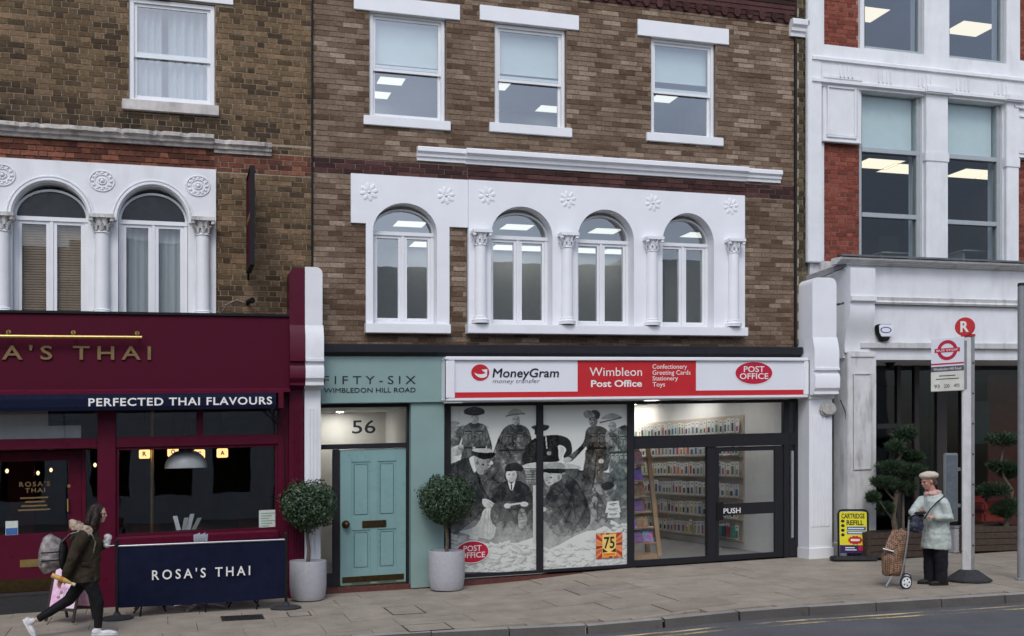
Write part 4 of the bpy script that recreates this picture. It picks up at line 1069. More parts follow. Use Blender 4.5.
# hallway behind the fanlight
room(pb, xe0 - .1, wx(445), .2, 4.5, 0, zg1 + .12, mat('pale_hall_plaster', (.62, .61, .58), .9, .04), m_ceil, m_carpet)
m_spot = emit_mat('lit_downlight', (1, .95, .88), 260)
for k_, (px, py) in enumerate(((329, 415.5), (340, 411.5))):
    zc_ = zg1 + .12; d = ray(px, py); t = (zc_ - CH) / (d[2] - K * d[0]); xx, yy = t * d[0], t * d[1] - CD
    sp = thing('downlight', 'small recessed downlight in the hall ceiling, %s of two above number 56' % ('left', 'right')[k_], 'downlight', (xx, yy, zc_ + K * xx), 'hall downlights')
    MB().lathe(xx, yy, [(.06, zc_ - .012), (.06, zc_ - .004)], 16).build('lens', m_spot, sp); MB().lathe(xx, yy, [(.085, zc_ - .01), (.085, zc_ - .002)], 16).build('bezel', m_steel, sp)
# tiled plinth under door and window
xq = x_a
while xq < wx(640):
    x2 = min(xq + .225, wx(640)); box('plinth_tile', m_tile, pb, xq + .003, x2 - .003, -.06, .14, -.25, .062, .004); xq = x2
box('plinth', mat('plinth_grout', (.09, .05, .045), .9), pb, x_a, wx(803), -.056, .2, -.25, .06)

# ---- post office sign
GY = -.33
gx0, gx1, gz0, gz1 = RC(GY, 445.5, 808, 357, 399.5)
ps = thing('post_office_sign', 'white and red illuminated post office fascia sign with money transfer logo', 'shop sign', (gx0 + 2, GY, gz0 + K * (gx0 + 2)))
rim = MB(); rw = .05
for a, b, c, d in ((gx0, gx1, gz1 - rw, gz1), (gx0, gx1, gz0, gz0 + rw * .8), (gx0, gx0 + .14, gz0 + rw * .8, gz1 - rw), (gx1 - .08, gx1, gz0 + rw * .8, gz1 - rw)): rim.box(a, b, GY - .02, 0, c, d)
rim.build('rim', m_wclean, ps, bev=.012)
ix0, ix1, iz0, iz1 = gx0 + .14, gx1 - .08, gz0 + rw * .8, gz1 - rw
box('panel', m_sign, ps, ix0, ix1, GY + .02, GY + .05, iz0, iz1)
xr0, xr1 = wx(578, GY), wx(696.5, GY); zst = wz(626, 391.0, GY)
RY = GY + .016
box('red_stripe', m_red, ps, ix0 + .0, xr0, RY, RY + .003, iz0 + .01, zst); box('red_stripe', m_red, ps, xr1, ix1, RY, RY + .003, iz0 + .01, zst)
box('red_panel', m_red, ps, xr0 + .0005, xr1 - .0005, RY, RY + .003, iz0 + .01, iz1 - .004)
TY = RY - .0015
def st(s_, m, x0, x1, y0, y1, bold=0, slant=0, sp=1.0, par=None, Y=None, ext=.001): return text('lettering', s_, m, par or ps, wx(x0, Y if Y is not None else TY), wx(x1, Y if Y is not None else TY), wz((x0 + x1) / 2, y1, Y if Y is not None else TY), wz((x0 + x1) / 2, y0, Y if Y is not None else TY), Y if Y is not None else TY, ext, bold, slant, sp)
st('MoneyGram', m_ink, 492.5, 558.6, 368.5, 380, 0, .12); st('MoneyGram', m_ink, 492.9, 559, 368.6, 380, 0, .12, Y=TY - .0012); st('MoneyGram', m_ink, 492.7, 558.8, 368.3, 379.8, 0, .12, Y=TY - .0024)
st('money transfer', m_grey, 492.5, 540, 378.7, 384.3, -.004, .2)
st('Wimbleon', m_pale, 589.5, 642, 367.5, 376, 0)
st('Post Office', m_pale, 591, 642, 380, 387, .025)
for k_, (s_, xx) in enumerate((('Confectionery', 687), ('Greeting Cards', 690.5), ('Stationery', 678), ('Toys', 665))):
    st(s_, m_pale, 652.5, xx, 364.2 + k_ * 5.95, 369.2 + k_ * 5.95 + (1 if k_ != 2 else .6), .004)
# round arrow logo
def disc(name, m, par, px, py, rx, ry, Y, th=.002, n=32, shear=True):
    cx, cz = wx(px, Y), wz(px, py, Y); a = wx(px + rx, Y) - cx; b = wz(px, py - ry, Y) - cz
    P = [(cx + a * math.cos(2 * PI * i / n), cz + b * math.sin(2 * PI * i / n)) for i in range(n)]
    return MB().prism(P, Y, Y + th).build(name, m, par)
lg = disc('logo_disc', m_red, ps, 480.3, 372.5, 9, 8.2, TY)
cx, cz = wx(480.3, TY), wz(480.3, 372.5, TY); u = wx(481.3, TY) - cx
V = []; arcp = []
for i in range(13):
    a = math.radians(200 + i * 125 / 12); w_ = .4 + 1.5 * math.sin(i / 12 * PI * .6)
    arcp.append((cx + u * (7.0 * math.cos(a) + 1), cz + u * (4.6 * math.sin(a) + 1.2), w_ * u))
P = [(x_, z_ + w_) for x_, z_, w_ in arcp] + [(x_, z_ - w_) for x_, z_, w_ in reversed(arcp)]
MB().prism(P, TY - .002, TY).build('logo_swoosh', m_sign, lg)
MB().prism([(cx + u * 1.2, cz + u * 2.6), (cx + u * 7, cz + u * 3.2), (cx + u * 6.6, cz - u * 2.4), (cx + u * 5, cz - u * .3)], TY - .003, TY - .001).build('logo_arrow', m_sign, lg)
# oval logo
def po_oval(par, px, py, rx, ry, Y):
    o = disc('logo_oval', m_pale, par, px, py, rx + .8, ry + .8, Y, .001)
    disc('logo_oval_field', m_po, o, px, py, rx, ry, Y - .0015, .001)
    text('lettering', 'POST', m_pale, o, wx(px - rx * .56, Y), wx(px + rx * .56, Y), wz(px, py - ry * .08, Y), wz(px, py - ry * .62, Y), Y - .002, .001, .01)
    text('lettering', 'OFFICE', m_pale, o, wx(px - rx * .78, Y), wx(px + rx * .78, Y), wz(px, py + ry * .55, Y), wz(px, py + ry * .02, Y), Y - .002, .001, .01)
po_oval(ps, 754, 373, 18.3, 11, TY)

# ---- post office shopfront
PYF = .0                                         # frame face
zfb, zft2 = .092, gz0 - .006
def pf(x0, x1, z0, z1, name='frame', Y=PYF, dy=.09, par=None): return box(name, m_char, par or pb, x0, x1, Y, Y + dy, z0, z1, .004)
xv = {k_: wx(k_, PYF) for k_ in (445, 451, 537, 543.5, 628, 634.5, 707.5, 716, 775.5, 784, 789.5, 795, 804)}
zpb = lambda r_, px: wz(px, r_, PYF)
z_bot = wz(540, 570, PYF)
# window bay 1 and 2
shopw = pf(xv[445], xv[451], zfb, zft2, 'shop_window')
pf(xv[537], xv[543.5], zfb, zft2, 'mullion'); pf(xv[628], xv[634.5], zfb, zft2, 'mullion')
pf(xv[451], xv[537], zfb, z_bot, 'bottom_rail'); pf(xv[543.5], xv[628], zfb, z_bot, 'bottom_rail')
pf(xv[451], xv[537], zft2 - .05, zft2, 'head'); pf(xv[543.5], xv[628], zft2 - .05, zft2, 'head')
z_t1, z_t0 = wz(710, 434.5, PYF), wz(710, 447, PYF)
pf(xv[634.5], xv[707.5], zft2 - .05, zft2, 'head'); pf(xv[707.5], xv[795], zft2 - .05, zft2, 'head')
pf(xv[634.5], xv[784], z_t0, z_t1, 'transom', PYF - .012)
pf(xv[784], xv[789.5], zfb, zft2 - .05, 'mullion'); pf(xv[789.5], xv[795], z_t0, z_t1, 'transom'); pf(xv[795], xv[804], zfb, zft2, 'jamb')
pf(xv[707.5], xv[716], zfb, z_t0, 'mullion'); z_b3 = wz(670, 558.5, PYF)
pf(xv[634.5], xv[707.5], zfb, z_b3, 'bottom_rail'); pf(xv[789.5], xv[795], zfb, zfb + .3, 'bottom_rail')
for a, b, c, d in ((451, 537, z_bot, zft2 - .05), (543.5, 628, z_bot, zft2 - .05), (634.5, 707.5, z_b3, z_t0), (634.5, 784, z_t1, zft2 - .05), (789.5, 795, zfb + .3, z_t0), (789.5, 795, z_t1, zft2 - .05)):
    box('pane', m_glass_s, shopw, xv[a], xv[b], PYF + .03, PYF + .034, c, d)
# glazed door
ddr = MB(); dxa, dxb = xv[716] + .008, xv[784] - .008; dzt = z_t0 - .01
zr1, zr0 = wz(745, 503, PYF), wz(745, 514.5, PYF); zdb = wz(745, 554, PYF)
DYp = PYF + .012
gxa, gxb = dxa + .055, xv[775.5]
ddr.box(dxa, gxa, DYp, DYp + .05, zfb + .01, dzt); ddr.box(gxb, dxb, DYp, DYp + .05, zfb + .01, dzt); ddr.box(gxa, gxb, DYp, DYp + .05, dzt - .07, dzt); ddr.box(gxa, gxb, DYp, DYp + .05, zr0, zr1); ddr.box(gxa, gxb, DYp, DYp + .05, zfb + .01, zdb)
pdoor = ddr.build('door', m_char, pb, bev=.004)
box('pane', m_glass_s, pdoor, gxa, gxb, DYp + .022, DYp + .026, zr1, dzt - .07); box('pane', m_glass_s, pdoor, gxa, gxb, DYp + .022, DYp + .026, zdb, zr0)
st('PUSH', m_pale, 723.5, 740.5, 508, 513.3, .015, 0, 1.0, pdoor, DYp - .002)
box('push_plate', m_black, pdoor, wx(716.5, DYp), wx(723, DYp), DYp - .02, DYp, wz(720, 520, DYp), wz(720, 502, DYp), .004)
box('jamb_strip', m_steel, pb, wx(791, PYF), wx(793.5, PYF), PYF - .012, PYF + .028, zfb + .32, z_t0 - .1, .003)
# white pilaster half of the left console, and the right pilaster
pilaster(pb, 'pilaster', xpm1, xpw1, m_white, wz(314, 267, PY), rowsL, PY, -.22, .09, -.03, 3, False, True)
PY = -.43
rowsR = zrow(825, (337, 350, 369, 374, 393, 398), PY)
pilaster(pb, 'pilaster', wx(812.5, PY), wx(836.5, PY), m_wclean, wz(824, 277.5, PY), rowsR, PY, -.32, .11, .05, 5)
hx_, hz_ = wx(828, -.36), wz(828, 409, -.36)
bos = MB(); bos.prism([(hx_ + .17 * math.cos(a), hz_ + .13 * math.sin(a)) for a in [PI / 4 * i + .39 for i in range(8)]], -.4, -.32)
bos.build('boss', mat('old_stone_boss', (.42, .4, .37), .85, .2, 14, .7, 40), pb, bev=.03)
# olive brick party strip and its little capital at the edge
px0, px1 = wx(796.5), wx(806.5)
pw_ = box('party_wall', m_mort_l, pb, px0, px1, -.02, .3, zcb + .0, ZTOP)
brickwork(pw_, pb, [(px0, px1, zcb, ZTOP, m_bk_p, -.02)], [], .0752, (.11, .1), 8, limit=0)
cornice(pb, wx(792, -.1), wx(808, -.1), wz(800, 36, -.08), wz(800, 20, -.08), m_white, .12, -.02, name='capital')
MB().tube([(wx(795, -.02), -.035, zcb), (wx(795, -.02), -.035, ZTOP)], .022, 8).build('downpipe', m_black, pb, smooth=True)
MB().tube([(XM, -.03, zcb), (XM, -.03, ZTOP)], .014, 8).build('cable', m_black, pb, smooth=True)
# ================================================================ printed photograph on the shop window
def smoothpoly(pts, it=2):          # closed Catmull-Rom: keeps the drawn corners
    P = np.array(pts, float); a, b, c, d = np.roll(P, 1, 0), P, np.roll(P, -1, 0), np.roll(P, -2, 0); o = []
    for t in (0, .25, .5, .75): o.append(b + .5 * t * (c - a) + t * t * (a - 2.5 * b + 2 * c - .5 * d) + t ** 3 * (1.5 * (b - c) + .5 * (d - a)))
    return np.stack(o, 1).reshape(-1, 2)
def inpoly(px, py, P):
    r = np.zeros(px.shape, bool); n = len(P)
    x0, y0 = P[:, 0].min(), P[:, 1].min(); x1, y1 = P[:, 0].max(), P[:, 1].max()
    m = (px >= x0) & (px <= x1) & (py >= y0) & (py <= y1)
    a, b = px[m], py[m]; q = np.zeros(a.shape, bool)
    for i in range(n):
        (xa, ya), (xb, yb) = P[i], P[(i + 1) % n]
        if ya == yb: continue
        c = ((ya > b) != (yb > b)) & (a < (xb - xa) * (b - ya) / (yb - ya) + xa); q ^= c
    r[m] = q; return r
def blur(A, n=1):
    for _ in range(n):
        A = (np.roll(A, 1, 0) + 2 * A + np.roll(A, -1, 0)) / 4; A = (np.roll(A, 1, 1) + 2 * A + np.roll(A, -1, 1)) / 4
    return A
def vnoise(shape, cell, seed):
    r = np.random.RandomState(seed); h, w_ = shape; gh, gw = int(h / cell) + 3, int(w_ / cell) + 3; g = r.rand(gh, gw)
    y = np.arange(h) / cell; x = np.arange(w_) / cell; yi = y.astype(int); xi = x.astype(int); fy = (y - yi)[:, None]; fx_ = (x - xi)[None]
    fy = fy * fy * (3 - 2 * fy); fx_ = fx_ * fx_ * (3 - 2 * fx_)
    a = g[yi][:, xi]; b = g[yi][:, xi + 1]; c = g[yi + 1][:, xi]; d = g[yi + 1][:, xi + 1]
    return (a * (1 - fx_) + b * fx_) * (1 - fy) + (c * (1 - fx_) + d * fx_) * fy
RES = 2.4; X0p, X1p, Y0p, Y1p = 449, 630, 401, 573
nw, nh = int((X1p - X0p) * RES), int((Y1p - Y0p) * RES)
gx, gy = np.meshgrid(X0p + np.arange(nw) / RES, Y0p + np.arange(nh) / RES)
IMG = 204 + 16 * (vnoise(gx.shape, 60, 1) - .5) - 10 * np.clip((gx - 600) / 30, 0, 1)
IMG = IMG - 55 * np.clip((467 - gx) / 18, 0, 1) * np.clip((gy - 420) / 20, 0, 1)      # buildings far left
SCL = 707 / 200.0
def vn2(shape, cx_, cy_, seed, sk=0.0):
    b = vnoise((int(shape[0] * 10 / cy_) + 4, int((shape[1] + abs(sk) * shape[0]) * 10 / cx_) + 4), 10, seed)
    yy, xx = np.mgrid[0:shape[0], 0:shape[1]]; xs = xx + (sk * yy if sk > 0 else sk * yy - sk * shape[0])
    return b[np.clip((yy * 10 / cy_).astype(int), 0, b.shape[0] - 1), np.clip((xs * 10 / cx_).astype(int), 0, b.shape[1] - 1)]
def ridge(n): return np.clip(1 - np.abs(2 * n - 1) * 5, 0, 1)
FOLD = (vn2(gx.shape, 12, 30, 3, .4) - .5) * .9 + (vn2(gx.shape, 10, 26, 4, -.5) - .5) * .8 + (vnoise(gx.shape, 5, 6) - .5) * .5 - .55 * ridge(vn2(gx.shape, 16, 34, 13, .5)) - .5 * ridge(vn2(gx.shape, 14, 30, 14, -.6)) + .35 * ridge(vn2(gx.shape, 18, 30, 15, .2))
OX, OY = 440.0, 395.0
def poly(pts, g, fold=24, shade=14, sm=2, soft=1, al=1.0):
    P = np.array([(OX + a / SCL, OY + b / SCL) for a, b in pts], float)
    if sm: P = smoothpoly(P, sm)
    c0 = max(0, int((P[:, 0].min() - X0p) * RES) - 8); c1 = min(nw, int((P[:, 0].max() - X0p) * RES) + 9); r0 = max(0, int((P[:, 1].min() - Y0p) * RES) - 8); r1 = min(nh, int((P[:, 1].max() - Y0p) * RES) + 9)
    if c1 - c0 < 3 or r1 - r0 < 3: return
    a_, b_ = gx[r0:r1, c0:c1], gy[r0:r1, c0:c1]; I = IMG[r0:r1, c0:c1]
    m = blur(inpoly(a_, b_, P).astype(float), soft)
    s_ = (a_ - P[:, 0].min()) / max(.1, np.ptp(P[:, 0]))
    tone = g + 1.5 * fold * FOLD[r0:r1, c0:c1] - shade * (s_ - .35)
    if fold > 12:
        q_ = blur(m, 5); tone = tone - fold * .55 * np.clip(1 - q_, 0, 1) + fold * .5 * (np.roll(q_, -2, 1) - np.roll(q_, 2, 1))
    IMG[r0:r1, c0:c1] = I * (1 - m * al) + m * al * tone
def ell(cx, cy, rx, ry, g, rot=0, **kw):
    ca, sa = math.cos(rot), math.sin(rot)
    poly([(cx + rx * math.cos(t) * ca - ry * math.sin(t) * sa, cy + rx * math.cos(t) * sa + ry * math.sin(t) * ca) for t in [2 * PI * i / 14 for i in range(14)]], g, **kw)
def line(pts, w_, g, al=.8):
    al = min(1, al * 1.2); g = g + (g - 84) * .25
    for (a, b), (c, d) in zip(pts, pts[1:]):
        L_ = math.hypot(c - a, d - b) or 1; nx, ny = -(d - b) / L_ * w_ / 2, (c - a) / L_ * w_ / 2
        poly([(a + nx, b + ny), (c + nx, d + ny), (c - nx, d - ny), (a - nx, b - ny)], g, 0, 0, 0, 1, al)
def face(cx, cy, rx, ry, g, look=0):
    """brow, sockets, nose, mouth, cheek shade"""
    ell(cx, cy, rx, ry, g, fold=5, shade=30); ell(cx + rx * .55, cy + ry * .15, rx * .4, ry * .75, g - 40, fold=3, shade=0, al=.7)
    ell(cx, cy + ry * .8, rx * .6, ry * .22, g - 45, fold=0, shade=0, al=.6)
    for s_ in (-1, 1): ell(cx + s_ * rx * .38 + look, cy - ry * .14, rx * .26, ry * .12, g - 70, fold=0, shade=0, al=.85)
    line([(cx + look, cy - ry * .1), (cx + look * 1.6 + 1, cy + ry * .25)], 3, g - 34, .7); line([(cx + look - rx * .15, cy + ry * .3), (cx + look + rx * .25, cy + ry * .3)], 2.5, g - 50, .7)
    line([(cx + look - rx * .3, cy + ry * .52), (cx + look + rx * .3, cy + ry * .5)], 3, g - 58, .75)
def tunic(cx, y0, y1, hw, g):
    """buttons, placket, two flapped pockets and a belt"""
    line([(cx, y0), (cx + 1, y1)], 2.5, g - 34, .7)
    for k_ in (-1, 1):
        x_ = cx + k_ * hw * .52; w_ = hw * .3; yy = y0 + (y1 - y0) * .28
        poly([(x_ - w_, yy), (x_ + w_, yy), (x_ + w_, yy + (y1 - y0) * .42), (x_ - w_, yy + (y1 - y0) * .42)], g + 12, 14, 8, 0); line([(x_ - w_ - 2, yy), (x_ + w_ + 2, yy)], 3, g - 40); line([(x_ - w_, yy + 7), (x_, yy + 12), (x_ + w_, yy + 7)], 2.2, g - 38); line([(x_, yy + 14), (x_, yy + (y1 - y0) * .42)], 1.8, g - 28, .6); line([(x_ + w_, yy), (x_ + w_, yy + (y1 - y0) * .42)], 2, g - 36, .7)
    for k_ in range(4): ell(cx, y0 + (y1 - y0) * (.2 + .22 * k_), 1.6, 1.6, g + 60, fold=0, shade=0)
# lower half: dark mass of figures melting into pale dust
poly([(20, 250), (340, 240), (340, 500), (20, 490)], 78, 26, 0); poly([(350, 270), (520, 270), (680, 300), (680, 470), (520, 480), (350, 540)], 92, 22, 0)
for k_ in range(7): ell(44 + 6 * (k_ % 2), 100 + k_ * 16, 26, 8, 128 - 8 * (k_ % 3), fold=14)
# hatted soldier
poly([(84, 186), (160, 186), (168, 260), (84, 260)], 90, 30)
poly([(86, 108), (108, 99), (136, 99), (160, 108), (172, 135), (184, 182), (182, 208), (170, 204), (160, 165), (158, 190), (80, 190), (79, 150), (64, 182), (46, 182), (38, 162), (54, 130), (68, 112)], 84, 30)
tunic(120, 108, 182, 38, 84); line([(78, 186), (160, 186)], 8, 46, .9); ell(120, 186, 6, 4, 140, fold=0, shade=0)
line([(86, 112), (80, 150)], 2, 48, .7); line([(158, 112), (162, 160)], 2, 46, .7); line([(64, 114), (84, 106)], 4, 120, .7); line([(156, 106), (172, 116)], 4, 110, .7)
poly([(36, 190), (60, 178), (82, 176), (82, 196), (66, 214), (40, 212)], 152, 34)
poly([(106, 98), (136, 98), (140, 108), (121, 118), (103, 108)], 56, 8)
face(121, 80, 17, 22, 172); ell(121, 58, 37, 15, 42, fold=8); poly([(100, 60), (104, 46), (121, 41), (140, 46), (143, 60)], 62, 12); line([(86, 64), (121, 70), (157, 64)], 5, 30, .9); line([(102, 57), (142, 57)], 4, 36, .8)
# helmeted soldier, middle
poly([(226, 118), (250, 104), (290, 107), (314, 124), (324, 168), (306, 192), (300, 246), (194, 246), (202, 214), (192, 240), (176, 238), (190, 196), (208, 148)], 82, 30)
tunic(264, 118, 188, 40, 82); line([(208, 196), (304, 194)], 7, 48, .85); line([(226, 122), (214, 190)], 2.2, 46, .7); line([(302, 124), (308, 186)], 2.2, 44, .7); poly([(246, 104), (262, 122), (270, 126), (282, 106), (290, 112), (272, 138), (250, 124)], 52, 8)
ell(180, 240, 8, 7, 165, fold=8); face(268, 88, 15, 20, 160); poly([(242, 72), (246, 58), (262, 49), (282, 52), (292, 66)], 138, 10); line([(232, 75), (266, 68), (301, 66)], 5, 92, .95); line([(254, 102), (266, 110), (282, 100)], 2.5, 60, .8)
# dark suited man leaning at the table
poly([(296, 240), (300, 196), (318, 166), (344, 150), (400, 141), (440, 147), (462, 166), (466, 206), (450, 227), (436, 218), (446, 194), (434, 180), (416, 182), (420, 234)], 36, 18)
poly([(419, 183), (434, 181), (441, 194), (434, 214), (421, 228)], 168, 6); line([(374, 146), (378, 190)], 4, 150, .8); line([(384, 146), (392, 176), (382, 200)], 3, 62, .7); ell(386, 206, 9, 8, 104, fold=14); line([(326, 176), (314, 224)], 2.5, 66, .6)
face(353, 146, 13, 19, 126, -3); poly([(322, 113), (350, 105), (385, 108), (380, 122), (364, 128), (348, 132), (336, 142), (334, 124)], 28, 8); line([(326, 116), (382, 112)], 2, 70, .6)
# side capped soldier reaching out
poly([(522, 188), (597, 188), (594, 262), (552, 276), (540, 345), (498, 345), (504, 280), (512, 230)], 70, 26); line([(556, 196), (540, 330)], 3, 46, .6); line([(530, 200), (514, 330)], 2, 50, .5)
poly([(518, 122), (546, 109), (576, 114), (597, 136), (598, 192), (524, 192), (515, 184), (472, 229), (450, 237), (438, 228), (470, 204), (506, 168)], 76, 28)
tunic(562, 118, 186, 32, 76); line([(522, 188), (598, 188)], 7, 42, .9); line([(520, 128), (512, 178), (478, 214)], 2.5, 44, .7); poly([(436, 226), (452, 220), (466, 226), (454, 238), (440, 240)], 148, 10)
face(541, 90, 16, 23, 124, -4); poly([(506, 64), (520, 54), (536, 58), (548, 66), (530, 82), (514, 80)], 112, 12); poly([(534, 56), (554, 54), (566, 66), (562, 82), (552, 84), (546, 68)], 48, 8); line([(528, 84), (558, 74)], 2.5, 50, .7)
# helmeted soldier with slung kit, right
poly([(596, 216), (664, 214), (664, 330), (640, 330), (612, 344), (580, 372), (572, 420), (562, 454), (532, 454), (538, 400), (540, 330), (560, 310), (600, 296)], 92, 30)
poly([(586, 134), (622, 118), (664, 112), (668, 214), (600, 214), (588, 180)], 94, 32); tunic(630, 124, 206, 34, 94); line([(596, 206), (664, 200)], 9, 62, .85); line([(598, 134), (650, 206)], 6, 66, .7)
for k_ in range(4): poly([(604 + k_ * 16, 208), (616 + k_ * 16, 207), (616 + k_ * 16, 226), (604 + k_ * 16, 227)], 112, 16, 10, 0); line([(604 + k_ * 16, 214), (616 + k_ * 16, 213)], 2, 60, .7)
poly([(556, 232), (582, 214), (600, 226), (588, 262), (566, 276), (558, 254)], 82, 20); ell(570, 234, 9, 8, 156, fold=8); face(609, 112, 15, 19, 146, -4); poly([(574, 86), (584, 72), (608, 64), (632, 72), (640, 80)], 122, 10); line([(564, 98), (606, 88), (642, 80)], 5, 78, .95); line([(600, 124), (612, 130), (624, 122)], 2.5, 66, .8); poly([(572, 314), (602, 306), (616, 320), (596, 336), (574, 332)], 42, 10)
line([(544, 336), (560, 350), (556, 440)], 2.5, 54, .6); line([(600, 300), (580, 330)], 3, 56, .6)
# table edge, basket, box behind the seated men
poly([(290, 250), (340, 238), (440, 240), (494, 252), (490, 264), (440, 266), (300, 264)], 158, 12, 8); line([(292, 260), (490, 262)], 3, 70, .8)
poly([(302, 264), (346, 264), (344, 314), (304, 314)], 98, 26, 10, 0)
for k_ in range(5): line([(302, 272 + k_ * 9), (346, 272 + k_ * 9)], 2, 66, .6)
poly([(440, 264), (492, 264), (484, 292), (468, 298), (452, 284)], 74, 14)
# peaked cap man, front left, bowed over a sheet
poly([(28, 300), (36, 256), (64, 234), (108, 222), (128, 258), (150, 320), (172, 362), (196, 384), (160, 404), (110, 450), (28, 490)], 50, 24)
line([(60, 244), (70, 330), (90, 420)], 3, 30, .6); line([(108, 232), (140, 330), (170, 372)], 3, 78, .5); poly([(104, 224), (122, 218), (130, 258), (122, 274), (110, 250)], 186, 10)
poly([(122, 214), (172, 222), (176, 240), (168, 262), (152, 282), (132, 274), (124, 248)], 120, 14, 30); ell(152, 246, 5, 3, 62, fold=0, shade=0); line([(172, 240), (178, 252), (168, 256)], 4, 130, .8); line([(156, 268), (166, 266)], 2.5, 66, .8); ell(132, 240, 5, 8, 96, fold=0, shade=0)
poly([(114, 200), (192, 204), (184, 222), (150, 226), (122, 214)], 30, 6); ell(152, 196, 39, 8, 150, .06, fold=6); line([(150, 226), (190, 212)], 4, 18, .9)
poly([(150, 368), (172, 370), (198, 388), (200, 402), (170, 402), (152, 388)], 168, 16); line([(172, 378), (194, 392)], 2, 100, .7); line([(166, 384), (188, 400)], 2, 100, .7); line([(196, 396), (216, 430)], 5, 178, .8)
poly([(158, 402), (200, 404), (198, 470), (184, 508), (150, 506), (92, 492), (70, 482), (118, 468), (142, 440)], 176, 24, 10)
for x_, y_ in ((168, 500), (178, 505), (188, 495), (150, 500)): line([(172 + (x_ - 168) * .6, 406), (x_, y_)], 3, 118, .6)
# young seated man, collar and tie
poly([(180, 368), (192, 338), (206, 320), (236, 304), (252, 334), (270, 304), (302, 314), (322, 340), (328, 376), (302, 388), (230, 388), (194, 384)], 42, 20)
poly([(192, 384), (330, 384), (330, 450), (196, 466)], 66, 22); line([(216, 330), (212, 376)], 2.5, 70, .6); line([(302, 326), (306, 376)], 2.5, 66, .6); line([(238, 310), (250, 344), (266, 310)], 3, 22, .8)
poly([(240, 304), (252, 314), (266, 303), (258, 334), (248, 334)], 192, 4); line([(252, 312), (253, 336)], 4, 40, .9); face(252, 284, 19, 23, 176); poly([(230, 268), (238, 246), (272, 240), (294, 256), (288, 270), (262, 266)], 40, 8); line([(232, 268), (290, 266)], 3, 22, .9)
ell(238, 392, 12, 9, 172, fold=8); ell(298, 386, 14, 9, 166, fold=8); line([(246, 388), (290, 382)], 6, 150, .8); poly([(278, 410), (302, 406), (306, 460), (280, 468)], 116, 30)
for k_ in range(4): line([(280, 418 + k_ * 12), (304, 414 + k_ * 12)], 2.5, 70, .7)
line([(334, 320), (334, 526)], 12, 148, .85); line([(340, 320), (340, 526)], 3, 84, .8)
# capped man on the right with greatcoat
poly([(366, 440), (364, 400), (380, 350), (402, 308), (440, 280), (476, 300), (502, 336), (522, 382), (532, 444), (500, 480), (420, 500)], 58, 24)
poly([(362, 396), (430, 366), (452, 374), (450, 396), (372, 422)], 74, 20); line([(446, 300), (470, 360), (480, 440)], 3, 34, .6); line([(400, 330), (440, 350), (452, 372)], 3, 34, .6); ell(366, 404, 10, 8, 170, fold=8)
poly([(370, 270), (420, 274), (430, 294), (408, 310), (386, 320), (370, 308)], 146, 16, 24); ell(392, 292, 4, 3, 66, fold=0, shade=0); line([(378, 290), (372, 302), (380, 304)], 2.5, 96, .8); line([(380, 312), (392, 310)], 2.5, 80, .8); ell(420, 292, 5, 8, 104, fold=0, shade=0)
poly([(366, 262), (376, 246), (404, 236), (436, 244), (440, 262), (400, 268)], 126, 10); poly([(366, 262), (440, 262), (428, 277), (376, 273)], 36, 6); line([(364, 268), (392, 276)], 4, 18, .9)
# papers under the soldier's boot
for a, b, c, d in ((592, 378, 632, 396), (588, 396, 636, 414), (594, 414, 634, 432)): poly([(a, b), (c, b - 5), (c + 3, d), (a - 3, d + 3)], 196, 20, 10, 0); line([(a + 6, b + 8), (c - 8, b + 6)], 3, 60, .8); line([(a + 12, b + 13), (c - 14, b + 12)], 2.5, 84, .7)
IMG[:] = np.where(IMG < 178, IMG, IMG)
# heap of torn white paper along the bottom
fog = np.clip((gy - 500) / 75, 0, .62); IMG[:] = IMG * (1 - fog) + fog * 168
r = random.Random(12)
for k_ in range(520):
    x_ = r.uniform(20, 670); top = (486 + 50 * min(1, max(0, (x_ - 60) / 280)) if x_ < 350 else (545 - 25 * (x_ - 360) / 120 if x_ < 480 else 520 - 70 * min(1, (x_ - 480) / 120)))
    y_ = top + (r.random() ** .8) * (625 - top)
    a = r.uniform(-.7, .7); l_, w_ = r.uniform(7, 22), r.uniform(3, 8); ca, sa = math.cos(a), math.sin(a)
    P = [(x_ + u * l_ * ca - v * w_ * sa, y_ + u * l_ * sa + v * w_ * ca) for u, v in ((-1, -.6), (.2, -1), (1, -.3), (.7, .8), (-.6, 1))]
    poly([(p_ + 2, q_ + 4) for p_, q_ in P], 104, 0, 0, 1, 1, .45); poly(P, r.choice((170, 190, 205, 220, 232)), 8, 22, 1, 1, .8)
IMG[:] = IMG + 8 * (vnoise(gx.shape, 2.2, 21) - .5) + 4 * (np.random.RandomState(5).rand(*gx.shape) - .5)
IMG[:] = np.where(IMG > 100, IMG + 12, IMG - 4)
shp = IMG - blur(IMG.copy(), 6); IMG[:] = 118 + (IMG - 118) * 1.1 + .7 * shp
IMG = 255 * (np.clip(IMG, 4, 250) / 255) ** .72
IMG = 112 + (IMG - 112) * 1.22
IMG = np.clip(IMG - 12 * np.clip((410 - gy) / 6, 0, 1), 10, 238)
RGB = np.stack([IMG * .985, IMG * .985, IMG * .955], -1)
m = np.clip(1 - np.abs(gx - 598) / 14, 0, 1) * np.clip(1 - np.abs(gy - 452) / 45, 0, 1); RGB[..., 0] += 9 * m; RGB[..., 2] -= 7 * m
m = np.clip(1 - np.abs(gx - 622) / 22, 0, 1) * np.clip(1 - np.abs(gy - 470) / 60, 0, 1); RGB[..., 0] -= 9 * m; RGB[..., 1] += 1 * m
RGB = RGB / 255; LIN = np.where(RGB <= .04, RGB / 12.92, ((RGB + .055) / 1.055) ** 2.4)
m_print = attr_mat('photo_print', .5, .25)
